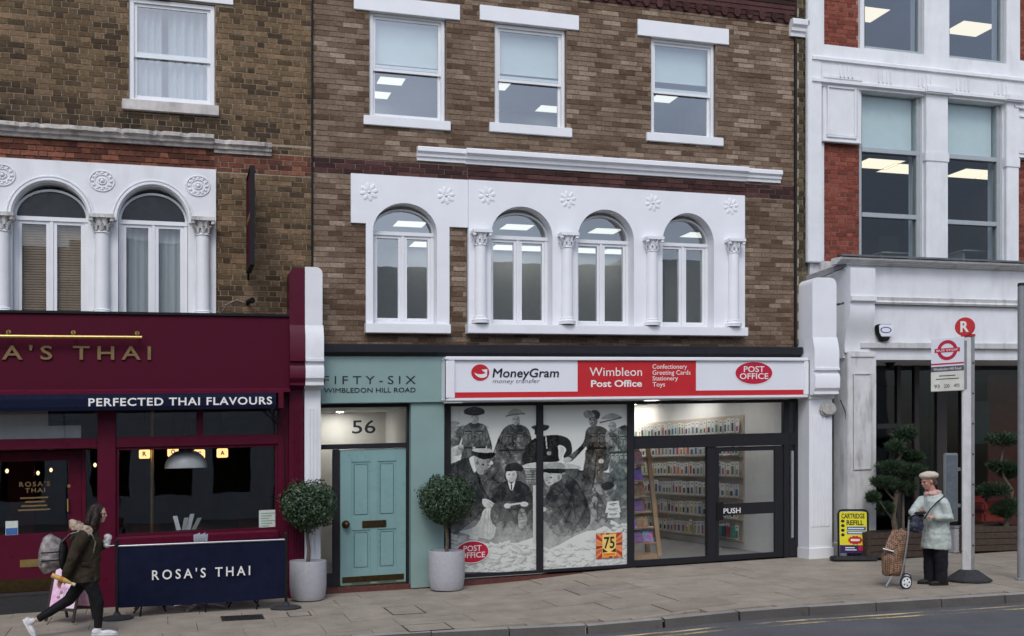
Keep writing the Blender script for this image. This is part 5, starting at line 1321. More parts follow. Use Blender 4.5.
def print_panel(name, x0, x1, z0, z1, par, label):
    i0, i1 = int((x0 - X0p) * RES), min(nw, int((x1 - X0p) * RES) + 1)
    Yp = PYF + .042; V = []
    sub = gx[0, i0:i1]; n_c, n_r = len(sub), nh
    xa, xb = wx(x0, Yp), wx(x1, Yp)
    Xw = np.array([wx(p, Yp) for p in sub])
    d1 = np.array([ray(p, 0)[1] for p in sub]); t = (Yp + CD) / d1
    Zt = CH + t[None] * (HY - gy[:, i0:i1]) / FPX - K * Xw[None]
    Zt = np.clip(Zt, z0, z1)
    V = np.stack([np.broadcast_to(Xw[None], Zt.shape), np.full(Zt.shape, Yp), Zt + K * Xw[None]], -1).reshape(-1, 3)
    idx = np.arange(n_r * n_c).reshape(n_r, n_c)
    F = np.stack([idx[1:, :-1], idx[1:, 1:], idx[:-1, 1:], idx[:-1, :-1]], -1).reshape(-1, 4)
    o = V.mean(0); me = bpy.data.meshes.new(name); me.from_pydata((V - o).tolist(), [], F.tolist())
    ca = me.color_attributes.new('Col', 'FLOAT_COLOR', 'POINT')
    c4 = np.ones((n_r * n_c, 4), np.float32); c4[:, :3] = LIN[:, i0:i1].reshape(-1, 3); ca.data.foreach_set('color', c4.ravel())
    me.materials.append(m_print); ob = link(name, me, o, par); ob['label'] = label; return ob
print_panel('photo_print', 451, 537.5, z_bot, zft2 - .05, shopw, 'left half of a sepia wartime photograph of soldiers and postmen')
print_panel('photo_print', 543.5, 628.5, z_bot, zft2 - .05, shopw, 'right half of a sepia wartime photograph of soldiers')
po_oval(shopw, 472.5, 552, 16, 10.6, PYF + .026)
# square anniversary sticker
sY = PYF + .027; a, b, c, d = RC(sY, 596, 622.3, 533, 558)
cols = [S(150, 30, 40), S(205, 90, 50), S(190, 50, 40), S(220, 130, 70)]
stk = box('anniversary_sticker', mat('orange_sticker_base', S(205, 150, 90), .5), shopw, a, b, sY, sY + .001, c, d)
cx, cz = (a + b) / 2, (c + d) / 2; hw = (b - a) / 2; hh = (d - c) / 2
for i in range(16):
    a0, a1 = 2 * PI * i / 16, 2 * PI * (i + .62) / 16
    def bp2(q):
        k_ = 1 / max(abs(math.cos(q)), abs(math.sin(q))); return (cx + hw * k_ * math.cos(q), cz + hh * k_ * math.sin(q))
    MB().prism([(cx, cz), bp2(a0), bp2(a1)], sY - .001, sY - .0002).build('sunburst_ray', mat('ray_print', cols[i % 4], .5, .05), stk)
box('number_panel', mat('gold_panel_print', S(235, 200, 110), .5), stk, cx - hw * .52, cx + hw * .52, sY - .002, sY - .0012, c + hh * .15, d - hh * .12)
text('number', '75', m_ink, stk, cx - hw * .4, cx + hw * .4, cz - hh * .25, cz + hh * .7, sY - .003, .0005, .02)
for s_ in (-1, 1): MB().prism([(cx + s_ * hw * .5, cz - hh * .2), (cx + s_ * hw * .1, cz - hh * .5), (cx + s_ * hw * .5, cz - hh * .55)], sY - .003, sY - .0022).build('print_wing', m_ink, stk)
box('print_band', mat('orange_band_print', S(225, 120, 40), .5), stk, cx - hw * .45, cx + hw * .45, sY - .003, sY - .0022, c + hh * .2, c + hh * .4)

# ================================================================ inside the post office
m_pwall = mat('white_shop_wall', (.78, .77, .76), .8, .03); m_pfl = mat('grey_vinyl_floor', (.2, .2, .205), .6, .08, 12)
xw1 = XC1 - .02; zpc = 2.98
room(pb, wx(540), xw1, .12, 6.4, zfb - .005, zpc, m_pwall, m_ceil, m_pfl)
box('backing_board', m_pwall, pb, wx(450), wx(630), .1, .115, zfb, zft2)
for k_, (px, py) in enumerate(((640, 413), (664, 408.5), (698, 403), (655, 399), (720, 396))):
    d = ray(px, py); t = (zpc - CH) / (d[2] - K * d[0]); X_l, Y_l = t * d[0], t * d[1] - CD
    Y_l = min(Y_l, 5.9)
    light_panel(min(X_l, xw1 - .4), Y_l, zpc, 'lit strip panel on the post office ceiling, number %s from the left' % ['one', 'two', 'three', 'four', 'five'][k_], m_panelp, .3, 1.1, 'post office ceiling panels')
light_panel(9.2, 1.3, zpc, 'added strip panel brightening the wall inside the post office door', m_panelp, .3, 1.1, 'post office ceiling panels')  # extra lamp, added to brighten the white wall near the door
# card rack along the side wall
m_slat = mat('beech_slatwall', (.55, .48, .4), .6, .1, 8); m_cards = attr_mat('card_print', .5)
y_a, y_b = 1.55, 6.0
rk = thing('card_rack', 'slatwall rack of greeting cards in rows along the post office side wall', 'card rack', (xw1 - .1, 3.5, zfb + K * xw1))
sp_ = MB().box(xw1 - .02, xw1 - .003, y_a, y_b, .2, 2.55).build('backboard', m_slat, rk)
for k_ in range(24): box('slat', m_slat, rk, xw1 - .03, xw1 - .02, y_a, y_b, .22 + k_ * .097, .22 + k_ * .097 + .085)
for sv, zs_ in enumerate((.24, .62, 1.01, 1.40, 1.79, 2.2)):
    box('shelf', m_slat, rk, xw1 - .08, xw1 - .032, y_a, y_b, zs_, zs_ + .01)
    r = random.Random(40 + sv); J = MB(); colv = []
    y = y_a + .03
    bright = False
    while y < y_b - .08:
        w_ = r.uniform(.11, .17)
        if sv in (3, 4) and 3.3 < y < 4.1: cc = r.choice([S(190, 70, 40), S(200, 60, 60), S(60, 90, 130), S(220, 120, 50)])
        else: cc = r.choice([S(70, 110, 140), S(50, 60, 85), S(160, 165, 160), S(200, 170, 90), S(50, 60, 70), S(90, 130, 160), S(190, 90, 80), S(170, 90, 120), S(90, 140, 95), S(40, 50, 60)])
        hd_ = r.choice([S(236, 236, 232), S(226, 226, 228), S(214, 218, 222)]); x_ = xw1 - .1 - r.uniform(0, .02); h_ = .29 + r.uniform(-.03, .02)
        for a0, a1, z0_, z1_, c_, dx_ in ((0, 1, .03, h_, hd_, 0), (.22, .8, .06, h_ * r.uniform(.5, .75), cc, -.003), (.3, .7, h_ * .82, h_ * .9, S(120, 120, 125), -.003)):
            J.add([(x_ + dx_, y + w_ * a0, zs_ + z0_), (x_ + dx_, y + w_ * a1, zs_ + z0_), (x_ + dx_, y + w_ * a1, zs_ + z1_), (x_ + dx_, y + w_ * a0, zs_ + z1_)], [(0, 3, 2, 1)]); colv += [(*c_, 1)] * 4
        y += w_ + r.uniform(.012, .03)
    ob = J.build('cards', m_cards, rk, recalc=False); ob['kind'] = 'stuff'
    ca = ob.data.color_attributes.new('Col', 'FLOAT_COLOR', 'POINT'); ca.data.foreach_set('color', np.array(colv, np.float32).ravel())
m_toy = [mat('toy_' + n_, c_, .5) for n_, c_ in (('green', S(60, 140, 120)), ('navy', S(40, 50, 70)), ('red', S(150, 40, 40)))]
for k_ in range(5):
    yy = 1.7 + k_ * .16; tg = MB().box(xw1 - .15, xw1 - .04, yy, yy + .1, .3, .3 + .2); tg.tube([(xw1 - .1, yy + .05, .5), (xw1 - .1, yy + .05, .58)], .006, 5)
    tag(tg.build('hanging_toy', m_toy[(k_ * 2) % 3], None, bev=.01), 'small packaged toy on the lowest hook of the card wall, %s from the door' % ['first', 'second', 'third', 'fourth', 'fifth'][k_], 'toy', 'packaged toys on the card wall')
# magazine stand just inside the glass
mY = .75; mx0, mx1 = wx(630, mY), wx(655, mY)
ms = thing('magazine_stand', 'pale timber magazine stand with colourful covers just inside the shop window', 'magazine stand', (mx0 + .2, mY + .2, zfb + K * mx0))
P0, P1 = (wx(645, mY), wz(645, 440, mY)), (wx(659, mY), wz(659, 556, mY))
MB().prism([(P0[0], P0[1]), (P0[0] + .07, P0[1]), (P1[0] + .05, P1[1]), (P1[0] - .03, P1[1])], mY - .02, mY + .02).build('side_panel', m_pine, ms)
MB().prism([(P0[0], P0[1]), (P0[0] + .07, P0[1]), (P1[0] + .05, P1[1]), (P1[0] - .03, P1[1])], mY + .42, mY + .46).build('side_panel', m_pine, ms)
mc = [S(180, 60, 110), S(110, 150, 90), S(90, 130, 190), S(200, 170, 80), S(210, 205, 200), S(190, 60, 60), S(120, 90, 140), S(205, 120, 150), S(90, 160, 170)]
mm = [mat('magazine_cover', c_, .35, .35, 24, c2=(min(1, c_[1] * 1.3 + .1), c_[0] * .6, c_[2])) for c_ in mc]
r = random.Random(3)
for row_ in range(6):
    ya, yb = 452 + row_ * 15.5, 464 + row_ * 15.5
    zA, zB = wz(645, yb, mY + .1), wz(645, ya, mY + .1)
    box('shelf', m_pine, ms, mx0 - .55, wx(645 + row_ * 2.2, mY) , mY - .01, mY + .3, zA - .03, zA - .012)
    xq = mx0 - .5
    while xq < wx(643 + row_ * 2, mY) - .1:
        w_ = r.uniform(.15, .22); xe = min(xq + w_, wx(645 + row_ * 2.2, mY) - .01)
        MB().add([(xq, mY, zA), (xe, mY, zA), (xe, mY + .08, zB), (xq, mY + .08, zB), (xq, mY + .02, zA), (xe, mY + .02, zA), (xe, mY + .1, zB), (xq, mY + .1, zB)], [(0, 1, 2, 3), (7, 6, 5, 4), (0, 4, 5, 1), (3, 2, 6, 7), (0, 3, 7, 4), (1, 5, 6, 2)]).build('magazine', r.choice(mm), ms, recalc=False)
        xq = xe + .012
box('base', m_pine, ms, mx0 - .55, P1[0], mY, mY + .42, zfb, zfb + .1)

# ================================================================ right building
ob_ = thing('office_building', 'red brick and white stone building with large office windows right of the post office', 'building', (13, 0, gl(13) - .03))
XR0, XR1 = wx(807), 18.6
UY = .0; ZT = 11.4
z_sh = wz(930, 262, -.2)                       # top of shop cornice
zb_t, zb_b = wz(900, 66, -.1), wz(900, 84, -.1)     # frieze beam
zb_t2 = wz(900, 58, -.1)
wUp = [(862.5, 922, 53), (947, 1003, 62)]
o1 = RC(.12, 859.5, 919.5, 90, 258); o2 = RC(.12, 943.5, 1001, 100, 262)
zo = z_sh - .02
xb0, xb1 = wx(822), wx(859); xpc0, xpc1 = wx(920), wx(943.5); xpr0, xpr1 = wx(1000), wx(1014)
mir = (wx(1014) - xb1)
hol = [(xb1, xpc0, zo, zb_b), (xpc1, xpr0, zo, zb_b)]
zu0 = wz(892, 55, .1); zu0b = zu0
xu = [(wx(862), wx(922)), (wx(947), wx(1004))]
hol += [(a, b, zu0, ZT - .6) for a, b in xu]
hol.append((xb0, xb1, zo, wz(840, 143, 0))); hol.append((xpr1, XR1, zo, wz(1020, 160, 0)))
hol.append((xb0, xb1 - .02, wz(840, 47.5, 0), ZT - .6)); hol.append((xpr1 + .08, XR1, wz(1022, 62, 0), ZT - .6))
wallR = grid_wall((XR0, XR1), (zo, ZT), hol, -.06, .3).build('wall', m_white, ob_)
bkp = [(xb0, xb1, zo, wz(840, 143, 0)), (xb0, xb1 - .02, wz(840, 47.5, 0), ZT - .6), (xpr1, XR1, zo, wz(1020, 160, 0)), (xpr1 + .08, XR1, wz(1022, 62, 0), ZT - .6)]
for k_, q in enumerate(bkp):
    bw = box('brick_wall', m_mort_r, ob_, q[0] + .001, q[1] - .001, .0, .25, q[2] + .001, q[3] - .001)
    brickwork(bw, ob_, [(q[0], q[1], q[2], q[3], m_bk_r, 0)], [], .0755, (.222, .112), 11 + k_, limit=(140, 60, 50, 50)[k_])
box('wall_foot', m_white2, ob_, XR0 + .02, wx(848, 0), -.055, .3, zo - 1.2, zo - .002)
# stone pilaster at the party line
MB().box(wx(808, -.14), wx(822, -.14), -.14, -.06, wz(815, 262, -.14), ZT).build('stone_strip', m_white, ob_, bev=.01)
# frieze beam with fluted blocks
BY = -.17
z0, z1 = wz(910, 93, BY), wz(910, 66, BY)
cornice(ob_, wx(813, BY), XR1, z0 - .02, z1, m_white, .0, 0, prof=[(.1, z0 + .0), (BY + .06, z0), (BY + .06, z0 + .03), (BY, z0 + .05), (BY, z0 + .1), (BY + .04, z0 + .12), (BY + .04, z1 - .06), (BY, z1 - .05), (BY, z1), (BY + .04, z1 + .03), (.1, z1 + .06)], name='frieze')
for px in (847, 886, 926, 964, 1002, 1040):
    for k_ in range(4):
        xx = wx(px - 6 + 4 * k_, BY); box('flute', m_white, ob_, xx - .014, xx + .018, BY + .02, BY + .045, z0 + .14, z1 - .1, .006)
# panelled block over the brick pier
for (a, b, c, d) in (RC(-.1, 823, 859.5, 77, 143), (wx(1014, -.1), wx(1052, -.1), wz(1019, 158, -.1), wz(1019, 106, -.1))):
    blk = box('pier_block', m_white, ob_, a, b, -.1, -.058, c, d, .006)
    q = MB()
    for u0, u1, v0, v1 in ((a + .07, b - .07, c + .08, c + .12), (a + .07, b - .07, d - .2, d - .16), (a + .07, a + .11, c + .12, d - .2), (b - .11, b - .07, c + .12, d - .2)): q.box(u0, u1, -.125, -.098, v0, v1)
    q.build('panel_moulding', m_white, blk, bev=.006)
    box('block_cap', m_white, blk, a - .03, b + .03, -.15, -.06, d - .06, d, .01); box('block_foot', m_white, blk, a - .02, b + .02, -.13, -.06, c, c + .035, .008)
for a, b in ((xpc0, xpc1), (xpr0, xpr1)):
    pi_ = box('pier', m_white, ob_, a + .02, b - .02, -.14, -.058, zo, zb_b - .01, .008)
    box('pier_cap', m_white, pi_, a - .04, b + .04, -.22, -.06, zb_b - .14, zb_b - .011, .02); box('pier_band', m_white, pi_, a + .0, b - .0, -.155, -.06, wz(930, 162, -.1), wz(930, 152, -.1), .01)
m_alu = mat('grey_aluminium_frame', (.4, .43, .44), .4, .05, metal=.3)
def big_window(x0, x1, z0, z1, rails, Y=.0, fw=.055, blind=None):
    f = MB(); f.box(x0, x0 + fw, Y, Y + .1, z0, z1); f.box(x1 - fw * 1.4, x1, Y, Y + .1, z0, z1); f.box(x0 + fw, x1 - fw * 1.4, Y, Y + .1, z1 - fw, z1); f.box(x0 + fw, x1 - fw * 1.4, Y, Y + .1, z0, z0 + fw)
    wd = f.build('window', m_alu, ob_, bev=.005)
    zz = [z0 + fw] + rails + [z1 - fw]
    for r_ in rails: MB().box(x0 + fw, x1 - fw * 1.4, Y - .01, Y + .08, r_ - .04, r_ + .04).build('glazing_bar', m_alu, wd, bev=.005)
    for i in range(len(zz) - 1):
        box('pane', m_glass_o if rails else m_glass_r, wd, x0 + fw, x1 - fw * 1.4, Y + .04, Y + .044, zz[i] + (.04 if i else 0), zz[i + 1] - (.04 if i < len(zz) - 2 else 0))
    if blind: box('blind', m_blind, wd, x0 + fw, x1 - fw * 1.4, Y + .13, Y + .135, blind, z1 - fw)
    return wd
for (a, b), px, rws in (((xb1, xpc0), 890, (151.5, 216)), ((xpc1, xpr0), 972, (158, 223))):
    rails = [wz(px, r_, .0) for r_ in reversed(rws)]
    big_window(a, b, zo + .01, zb_b - .02, rails, blind=rails[1])
for (a, b) in xu: big_window(a, b, zu0 + .01, ZT - .62, [])
m_offw = mat('brick_red_office_wall', (.1, .028, .024), .9, .1); m_offw2 = mat('teal_grey_office_wall', (.2, .23, .24), .9, .1); m_offc = mat('dark_office_ceiling', (.07, .08, .085), .9, .1)
zoc = zb_b - .1
room(ob_, XR0 + .3, XR1, .33, 8.0, zo - .3, zoc, m_offw, m_offc, m_carpet)
room(ob_, XR0 + .3, XR1, .33, 8.0, zu0 - .3, zu0 + 2.6, m_offw2, mat('blue_grey_ceiling', (.5, .54, .58), .9, .04), m_carpet)
for px, py, lb in ((877, 163, 'left first floor office window, by the brick pier'), (904, 198, 'left first floor office window, lower one'), (972, 175, 'right first floor office window'), (1003, 202, 'far right of the right first floor office window')):
    panel_at(px, py, zoc, 'warm lit ceiling panel in the ' + lb, m_panelw, .95, .7, 'warm panels in the first floor offices')
for px, py, lb in ((862, 13, 'left top floor office window'), (970, 28, 'right top floor office window')):
    panel_at(px, py, zu0 + 2.6, 'warm lit ceiling panel in the ' + lb, m_panelw, .95, .7, 'warm panels in the top floor offices')
m_desk = mat('office_desk', (.4, .38, .34), .5)
for k_, (px, py) in enumerate(((898, 252), (980, 250))):
    Yd = .9; a, b = wx(px - 16, Yd), wx(px + 16, Yd); zz = wz(px, py, Yd)
    dk = thing('office_desk', 'desk with a raised shelf behind the %s office window' % ('left', 'right')[k_], 'desk', (a, Yd, zz - .75 + K * a), 'desks in the first floor office')
    box('top', m_desk, dk, a, b, Yd, Yd + .7, zz - .03, zz, .006)
    for xx in (a + .02, b - .06): box('leg', m_alu, dk, xx, xx + .04, Yd + .05, Yd + .65, zo - .29, zz - .03)
    box('monitor', m_black, dk, b - .55, b - .08, Yd + .3, Yd + .33, zz + .08, zz + .36, .006); box('monitor_stand', m_alu, dk, b - .34, b - .28, Yd + .33, Yd + .36, zz, zz + .2)
# ---- ground floor of the right building
EYr = -.35
xsl = wx(850, -.5)                              # left end of the shop entablature
xse = XR1
ent = MB()
zz = {r_: wz(940, r_, EYr) for r_ in (268, 299, 304, 343.5, 349, 358)}
zA = wz(860, 257, -.55)
lead = mat('lead_flashing', (.13, .135, .145), .6, .25, 9, .3, 30)
cornice(ob_, wx(842, -.55), xse, zz[268], zA, m_white2, .2, EYr)
MB().add([(wx(842, -.55) - .02, -.58, zA + .004), (xse, -.58, zA + .004), (xse, -.02, zA + .12), (wx(838, -.02), -.02, zA + .12), (wx(842, -.55) - .02, -.58, zA + .035), (xse, -.58, zA + .035), (xse, -.02, zA + .15), (wx(838, -.02), -.02, zA + .15)], [(0, 3, 2, 1), (4, 5, 6, 7), (0, 1, 5, 4), (1, 2, 6, 5), (2, 3, 7, 6), (3, 0, 4, 7)]).build('lead_roof', lead, ob_)
MB().add([(wx(806, -.03), -.03, wz(806, 276, -.03)), (wx(846, -.4), -.4, wz(846, 262, -.4)), (wx(846, -.4), -.4, wz(846, 266, -.4)), (wx(806, -.03), -.03, wz(806, 284, -.03)), (wx(806, -.03), .0, wz(806, 276, -.03)), (wx(850, -.38), -.3, wz(846, 262, -.4)), (wx(850, -.38), -.3, wz(846, 266, -.4)), (wx(806, -.03), .0, wz(806, 284, -.03))], [(0, 1, 2, 3), (7, 6, 5, 4), (0, 4, 5, 1), (3, 2, 6, 7), (1, 5, 6, 2), (0, 3, 7, 4)]).build('flashing', lead, ob_)
box('frieze_board', m_white, ob_, xsl, xse, EYr, .0, zz[304], zz[268] - .002)
MB().mould([(0, zz[304] - .002), (EYr - .05, zz[304] - .03), (EYr - .07, zz[304] + .0), (EYr - .04, zz[304] + .03), (EYr - .06, zz[299]), (EYr - .001, zz[299] + .02)], xsl + .3, xse).build('moulding', m_white2, ob_)
box('fascia', m_white, ob_, xsl, xse, EYr + .02, .0, zz[349], zz[304] - .035)
MB().mould([(EYr + .019, zz[349]), (EYr - .04, zz[349] + .01), (EYr - .05, zz[343.5]), (EYr + .019, zz[343.5] + .02)], xsl + .3, xse).build('moulding', m_white2, ob_)
box('architrave', m_white, ob_, xsl, xse, EYr + .03, .02, zz[358], zz[349] - .002)
# console and panelled pier
cx0, cx1 = wx(850.5, -.52), wx(875.5, -.52)
zr = {r_: wz(863, r_, -.5) for r_ in (268, 296, 301, 350, 353, 372, 470, 540)}
con = MB().mould([(EYr, zr[268]), (-.52, zr[268]), (-.52, zr[296]), (-.56, zr[296] - .01), (-.56, zr[301]), (-.5, zr[301] - .02)] + [(-.5 + .13 * math.sin(PI * i / 10 * .5) ** 2 - .02 * math.sin(PI * i / 5), zr[301] - .03 + (zr[350] - zr[301]) * i / 10) for i in range(11)] + [(EYr, zr[350] - .01)], cx0, cx1).build('console', m_white, ob_, smooth=30)
g_ = .07
pr_ = MB().box(wx(848, -.4), wx(876.5, -.4), -.4, .0, g_, zr[350] - .012).build('pier', m_white2, ob_, bev=.01)
q = MB(); a, b = wx(853, -.4), wx(871, -.4)
for u0, u1, v0, v1 in ((a, b, zr[470], zr[470] + .03), (a, b, zr[372] - .03, zr[372]), (a, a + .03, zr[470] + .03, zr[372] - .03), (b - .03, b, zr[470] + .03, zr[372] - .03), (a - .05, b + .06, zr[353] - .06, zr[353] - .02)): q.box(u0, u1, -.42, -.395, v0, v1)
q.build('panel_moulding', m_white2, pr_, bev=.006)
box('pier_base', m_white2, pr_, wx(847, -.43), wx(877.5, -.43), -.43, .0, g_ - .001, g_ + .22, .01)
MB().tube([(wx(841, -.2), -.2, wz(841, 352, -.2)), (wx(843, -.2), -.2, wz(843, 300, -.2))], .03, 8).build('downpipe', m_white2, ob_, smooth=True)
box('return_wall', m_white2, ob_, wx(838, -.02), wx(849, -.3) + .0, -.3, .25, g_, zz[268] - .005)
wire = MB().tube([(wx(840, -.32), -.33, wz(840, 400, -.32)), (wx(845, -.32), -.33, wz(845, 412, -.32)), (wx(846.5, -.32), -.33, wz(846, 440, -.32)), (wx(847, -.32), -.33, wz(846, 555, -.32))], .008, 6).build('cable', m_black, ob_, smooth=True)
# recessed dark entrance
RYr = .75; xo0 = wx(876.5, -.4)
box('soffit', m_white, ob_, xo0, xse, EYr + .03, RYr + .1, zz[358] - .03, zz[358] - .002)
box('reveal', m_white2, ob_, xo0 - .1, xo0, .0, RYr + .1, g_, zz[358] - .03)
m_dk = mat('dark_bronze_frame', (.035, .028, .026), .4, .1)
def vb(px0, px1, y0=None, y1=None, Y=RYr, m=None, name='glazing_bar'):
    return box(name, m or m_dk, ob_, wx(px0, Y), wx(px1, Y), Y - .03, Y + .05, g_ if y1 is None else wz(px0, y1, Y), zz[358] - .03 if y0 is None else wz(px0, y0, Y), .004)
vb(896, 900); vb(913.5, 918.5); vb(936, 946); vb(960, 968); vb(1040, 1048)
vb(876, 896, 424, 429); vb(900, 913.5, 424, 429)
zbr = wz(930, 540, RYr)
box('bottom_rail', m_dk, ob_, xo0, xse, RYr - .02, RYr + .03, g_, zbr)
for a, b in ((876, 896), (900, 913.5), (918.5, 936), (946, 960), (968, 1040)):
    box('pane', m_glass_e, ob_, wx(a, RYr), wx(b, RYr), RYr + .01, RYr + .014, zbr, zz[358] - .03)
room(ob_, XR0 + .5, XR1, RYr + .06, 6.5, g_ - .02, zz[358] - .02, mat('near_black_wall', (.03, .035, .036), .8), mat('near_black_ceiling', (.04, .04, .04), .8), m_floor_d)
box('interior_panel', mat('brown_red_panel', (.16, .035, .02), .6, .2, 6), ob_, wx(988, 2.2), wx(1060, 2.2), 2.2, 2.25, g_, zz[358] - .1)
curtain(ob_, wx(921, 1.3), wx(936, 1.3), g_, zz[358] - .1, 1.3, mat('dark_green_curtain', (.012, .05, .04), .8), .03, .12)
box('interior_panel', mat('dark_teal_panel', (.01, .05, .05), .5), ob_, wx(968, 1.8), wx(990, 1.8), 1.8, 1.85, 1.9, 2.75)
rs = thing('sofa', 'red upholstered armchair glimpsed behind the entrance glass', 'armchair', (wx(1000, 1.4), 1.4, g_ + K * wx(1000, 1.4)))
a, b = wx(980, 1.4), wx(1002, 1.4); m_rc = mat('red_armchair_fabric', (.3, .03, .018), .8)
box('seat', m_rc, rs, a, b, 1.3, 1.9, g_ + .25, g_ + .5, .05); box('backrest', m_rc, rs, a, b, 1.8, 1.95, g_ + .5, wz(985, 497, 1.4), .06)
for xx in (a, b - .14): box('armrest', m_rc, rs, xx, xx + .14, 1.3, 1.8, g_ + .5, g_ + .68, .04)
box('base', m_black, rs, a + .05, b - .05, 1.35, 1.85, g_, g_ + .25)
cam_ = thing('security_camera', 'small black dome camera under the entrance soffit', 'camera', (wx(890, .2), .2, zz[358] - .15 + K * 12))
MB().lathe(wx(890, .2), .2, [(.07, zz[358] - .03), (.07, zz[358] - .08), (.055, zz[358] - .12), (.02, zz[358] - .14)], 14).build('dome', m_black, cam_, smooth=True)
MB().lathe(wx(890, .2), .2, [(.09, zz[358] - .05), (.09, zz[358] - .031)], 14).build('mount', m_black, cam_)
# alarm box
al = thing('alarm_box', 'white and blue alarm bell box on the white fascia', 'alarm', (wx(885, EYr), EYr, wz(885, 341, EYr) + K * 12))
a, b, c, d = RC(EYr - .1, 878, 893.5, 324, 341)
MB().prism([(a, d - .03), (a + .03, d), (b - .03, d), (b, d - .03), (b - .02, c + .13), (b - .1, c), (a + .1, c), (a + .02, c + .13)], EYr - .1, EYr + .0).build('case', m_black, al, bev=.012)
MB().prism([(a + .01, d - .035), (a + .035, d - .01), (b - .035, d - .01), (b - .01, d - .035), (b - .02, c + .14), (b - .06, c + .07), (a + .06, c + .07), (a + .02, c + .14)], EYr - .125, EYr - .102).build('cover', m_wclean, al, bev=.01)
o_ = disc('badge', mat('blue_badge', S(60, 70, 150), .4), al, 886, 330, 5.6, 3.2, EYr - .1265, .001); disc('badge_field', m_sign, o_, 886, 330, 4.4, 2.2, EYr - .1285, .001)
# ================================================================ street furniture and plants
def leaf_mat(name, cols, rough=.4):
    m, t, b = nodes(name); g = t.nodes.new('ShaderNodeNewGeometry'); cr = t.nodes.new('ShaderNodeValToRGB'); t.links.new(g.outputs['Random Per Island'], cr.inputs[0])
    e = cr.color_ramp.elements
    while len(e) < len(cols): e.new(.5)
    for i, (el, c) in enumerate(zip(e, cols)): el.position = i / (len(cols) - 1); el.color = (*c, 1)
    t.links.new(cr.outputs[0], b.inputs['Base Color']); b.inputs['Roughness'].default_value = rough; b.inputs['Specular IOR Level'].default_value = .45; return m
m_bay = leaf_mat('bay_leaf', [(.012, .028, .012), (.022, .048, .018), (.035, .07, .026), (.06, .105, .04)], .38)
m_bayd = mat('dark_crown_core', (.008, .014, .007), .9)
m_soil = mat('potting_soil', (.03, .022, .016), .95, .3, 30, .8, 60)
def leaves(mb, c, R, n, size, r, squash=1.0, shell=.62):
    for _ in range(n):
        d = Vector((r.gauss(0, 1), r.gauss(0, 1), r.gauss(0, 1))).normalized()
        rad = R * (shell + (1.03 - shell) * r.random() ** .55) * (1 + .06 * math.sin(d.x * 7 + d.z * 5) + .05 * math.sin(d.y * 9 + d.z * 3) + (r.random() < .03) * .1)
        p = Vector(c) + Vector((d.x * rad, d.y * rad, d.z * rad * squash))
        nrm = (d + Vector((r.uniform(-.9, .9), r.uniform(-.9, .9), r.uniform(-.5, 1.0)))).normalized()
        u = nrm.orthogonal().normalized(); u = (Matrix.Rotation(r.uniform(0, 2 * PI), 3, nrm) @ u); v = nrm.cross(u)
        L_ = size * r.uniform(.7, 1.25); w_ = L_ * .36
        mb.add([p - u * L_ * .5, p + v * w_ * .5 - nrm * L_ * .05, p + u * L_ * .5 - nrm * L_ * .1, p - v * w_ * .5 - nrm * L_ * .05], [(0, 1, 2, 3)])
def topiary(px, py, Y, ball_y, label, seed):
    X = wx(px, Y); z = gl(X, Y); t = (Y + CD) / ray(px, 0)[1]; s = t / FPX; r = random.Random(seed)
    pt = thing('potted_bay_tree', label, 'potted tree', (X, Y, z), 'clipped bay trees in pale pots')
    R = 18.2 * s; h = 39.5 * s
    MB().lathe(X, Y, [(R * .72, z), (R * .86, z + .012), (R * .94, z + h * .12), (R, z + h * .35), (R * 1.0, z + h * .97), (R * .985, z + h), (R * .93, z + h), (R * .92, z + h - .03), (R * .9, z + h - .06)], 40).build('pot', m_conc, pt, shear=False, smooth=40)
    MB().lathe(X, Y, [(R * .9, z + h - .08), (R * .9, z + h - .055), (.02, z + h - .045)], 24).build('soil', m_soil, pt, shear=False)
    cz = CH + t * (HY - ball_y) / FPX; RB = 28.3 * s
    MB().tube([(X, Y, z + h - .06), (X + .012, Y, z + h + .15), (X - .006, Y + .005, z + h + .35), (X + .004, Y, cz - RB * .6), (X, Y, cz)], [.03, .026, .024, .024, .02], 9).build('trunk', m_bark, pt, shear=False, smooth=True)
    c = MB(); leaves(c, (X, Y, cz), RB, 5200, .052, r, .9)
    cr = c.build('crown', m_bay, pt, shear=False, recalc=False)
    MB().ball((X, Y, cz), (RB * .72, RB * .72, RB * .65), 20, 12).build('crown_core', m_bayd, cr, shear=False)  # solid dark ball added inside the crown to block the view through the leaves
    return pt
topiary(308, 600, -.5, 505, 'clipped ball bay tree in a pale pot left of the teal door', 1)
topiary(446.5, 590, -.36, 499.5, 'clipped ball bay tree in a pale pot right of the teal door', 2)

# ---- cafe barrier
def frameM(A_, B_):
    d = B_ - A_; L_ = math.hypot(d.x, d.y); ex = Vector((d.x / L_, d.y / L_, d.z / L_)); ey = Vector((-d.y / L_, d.x / L_, 0))
    M = Matrix(((ex.x, ey.x, 0, A_.x), (ex.y, ey.y, 0, A_.y), (ex.z, 0, 1, A_.z), (0, 0, 0, 1))); return M, L_
A_, _ = ground(117, 619); B_, _ = ground(286, 608.5)
Mb, Lb = frameM(A_, B_)
cb = thing('cafe_barrier', 'navy canvas cafe barrier with white restaurant name on steel posts', 'barrier', A_ + (B_ - A_) * .5)
bn = MB(); nx_, nz_ = 60, 8; V = []; F = []
for i in range(nx_ + 1):
    for j in range(nz_ + 1):
        u, v = i / nx_, j / nz_
        sag = -.012 * math.sin(PI * u) * (1 - v); bl = .018 * math.sin(PI * v) * math.sin(PI * u * 2 + .5) + .006 * math.sin(u * 40) * v * (1 - v)
        V.append((.02 + (Lb - .04) * u, -bl, .14 + .77 * v + sag))
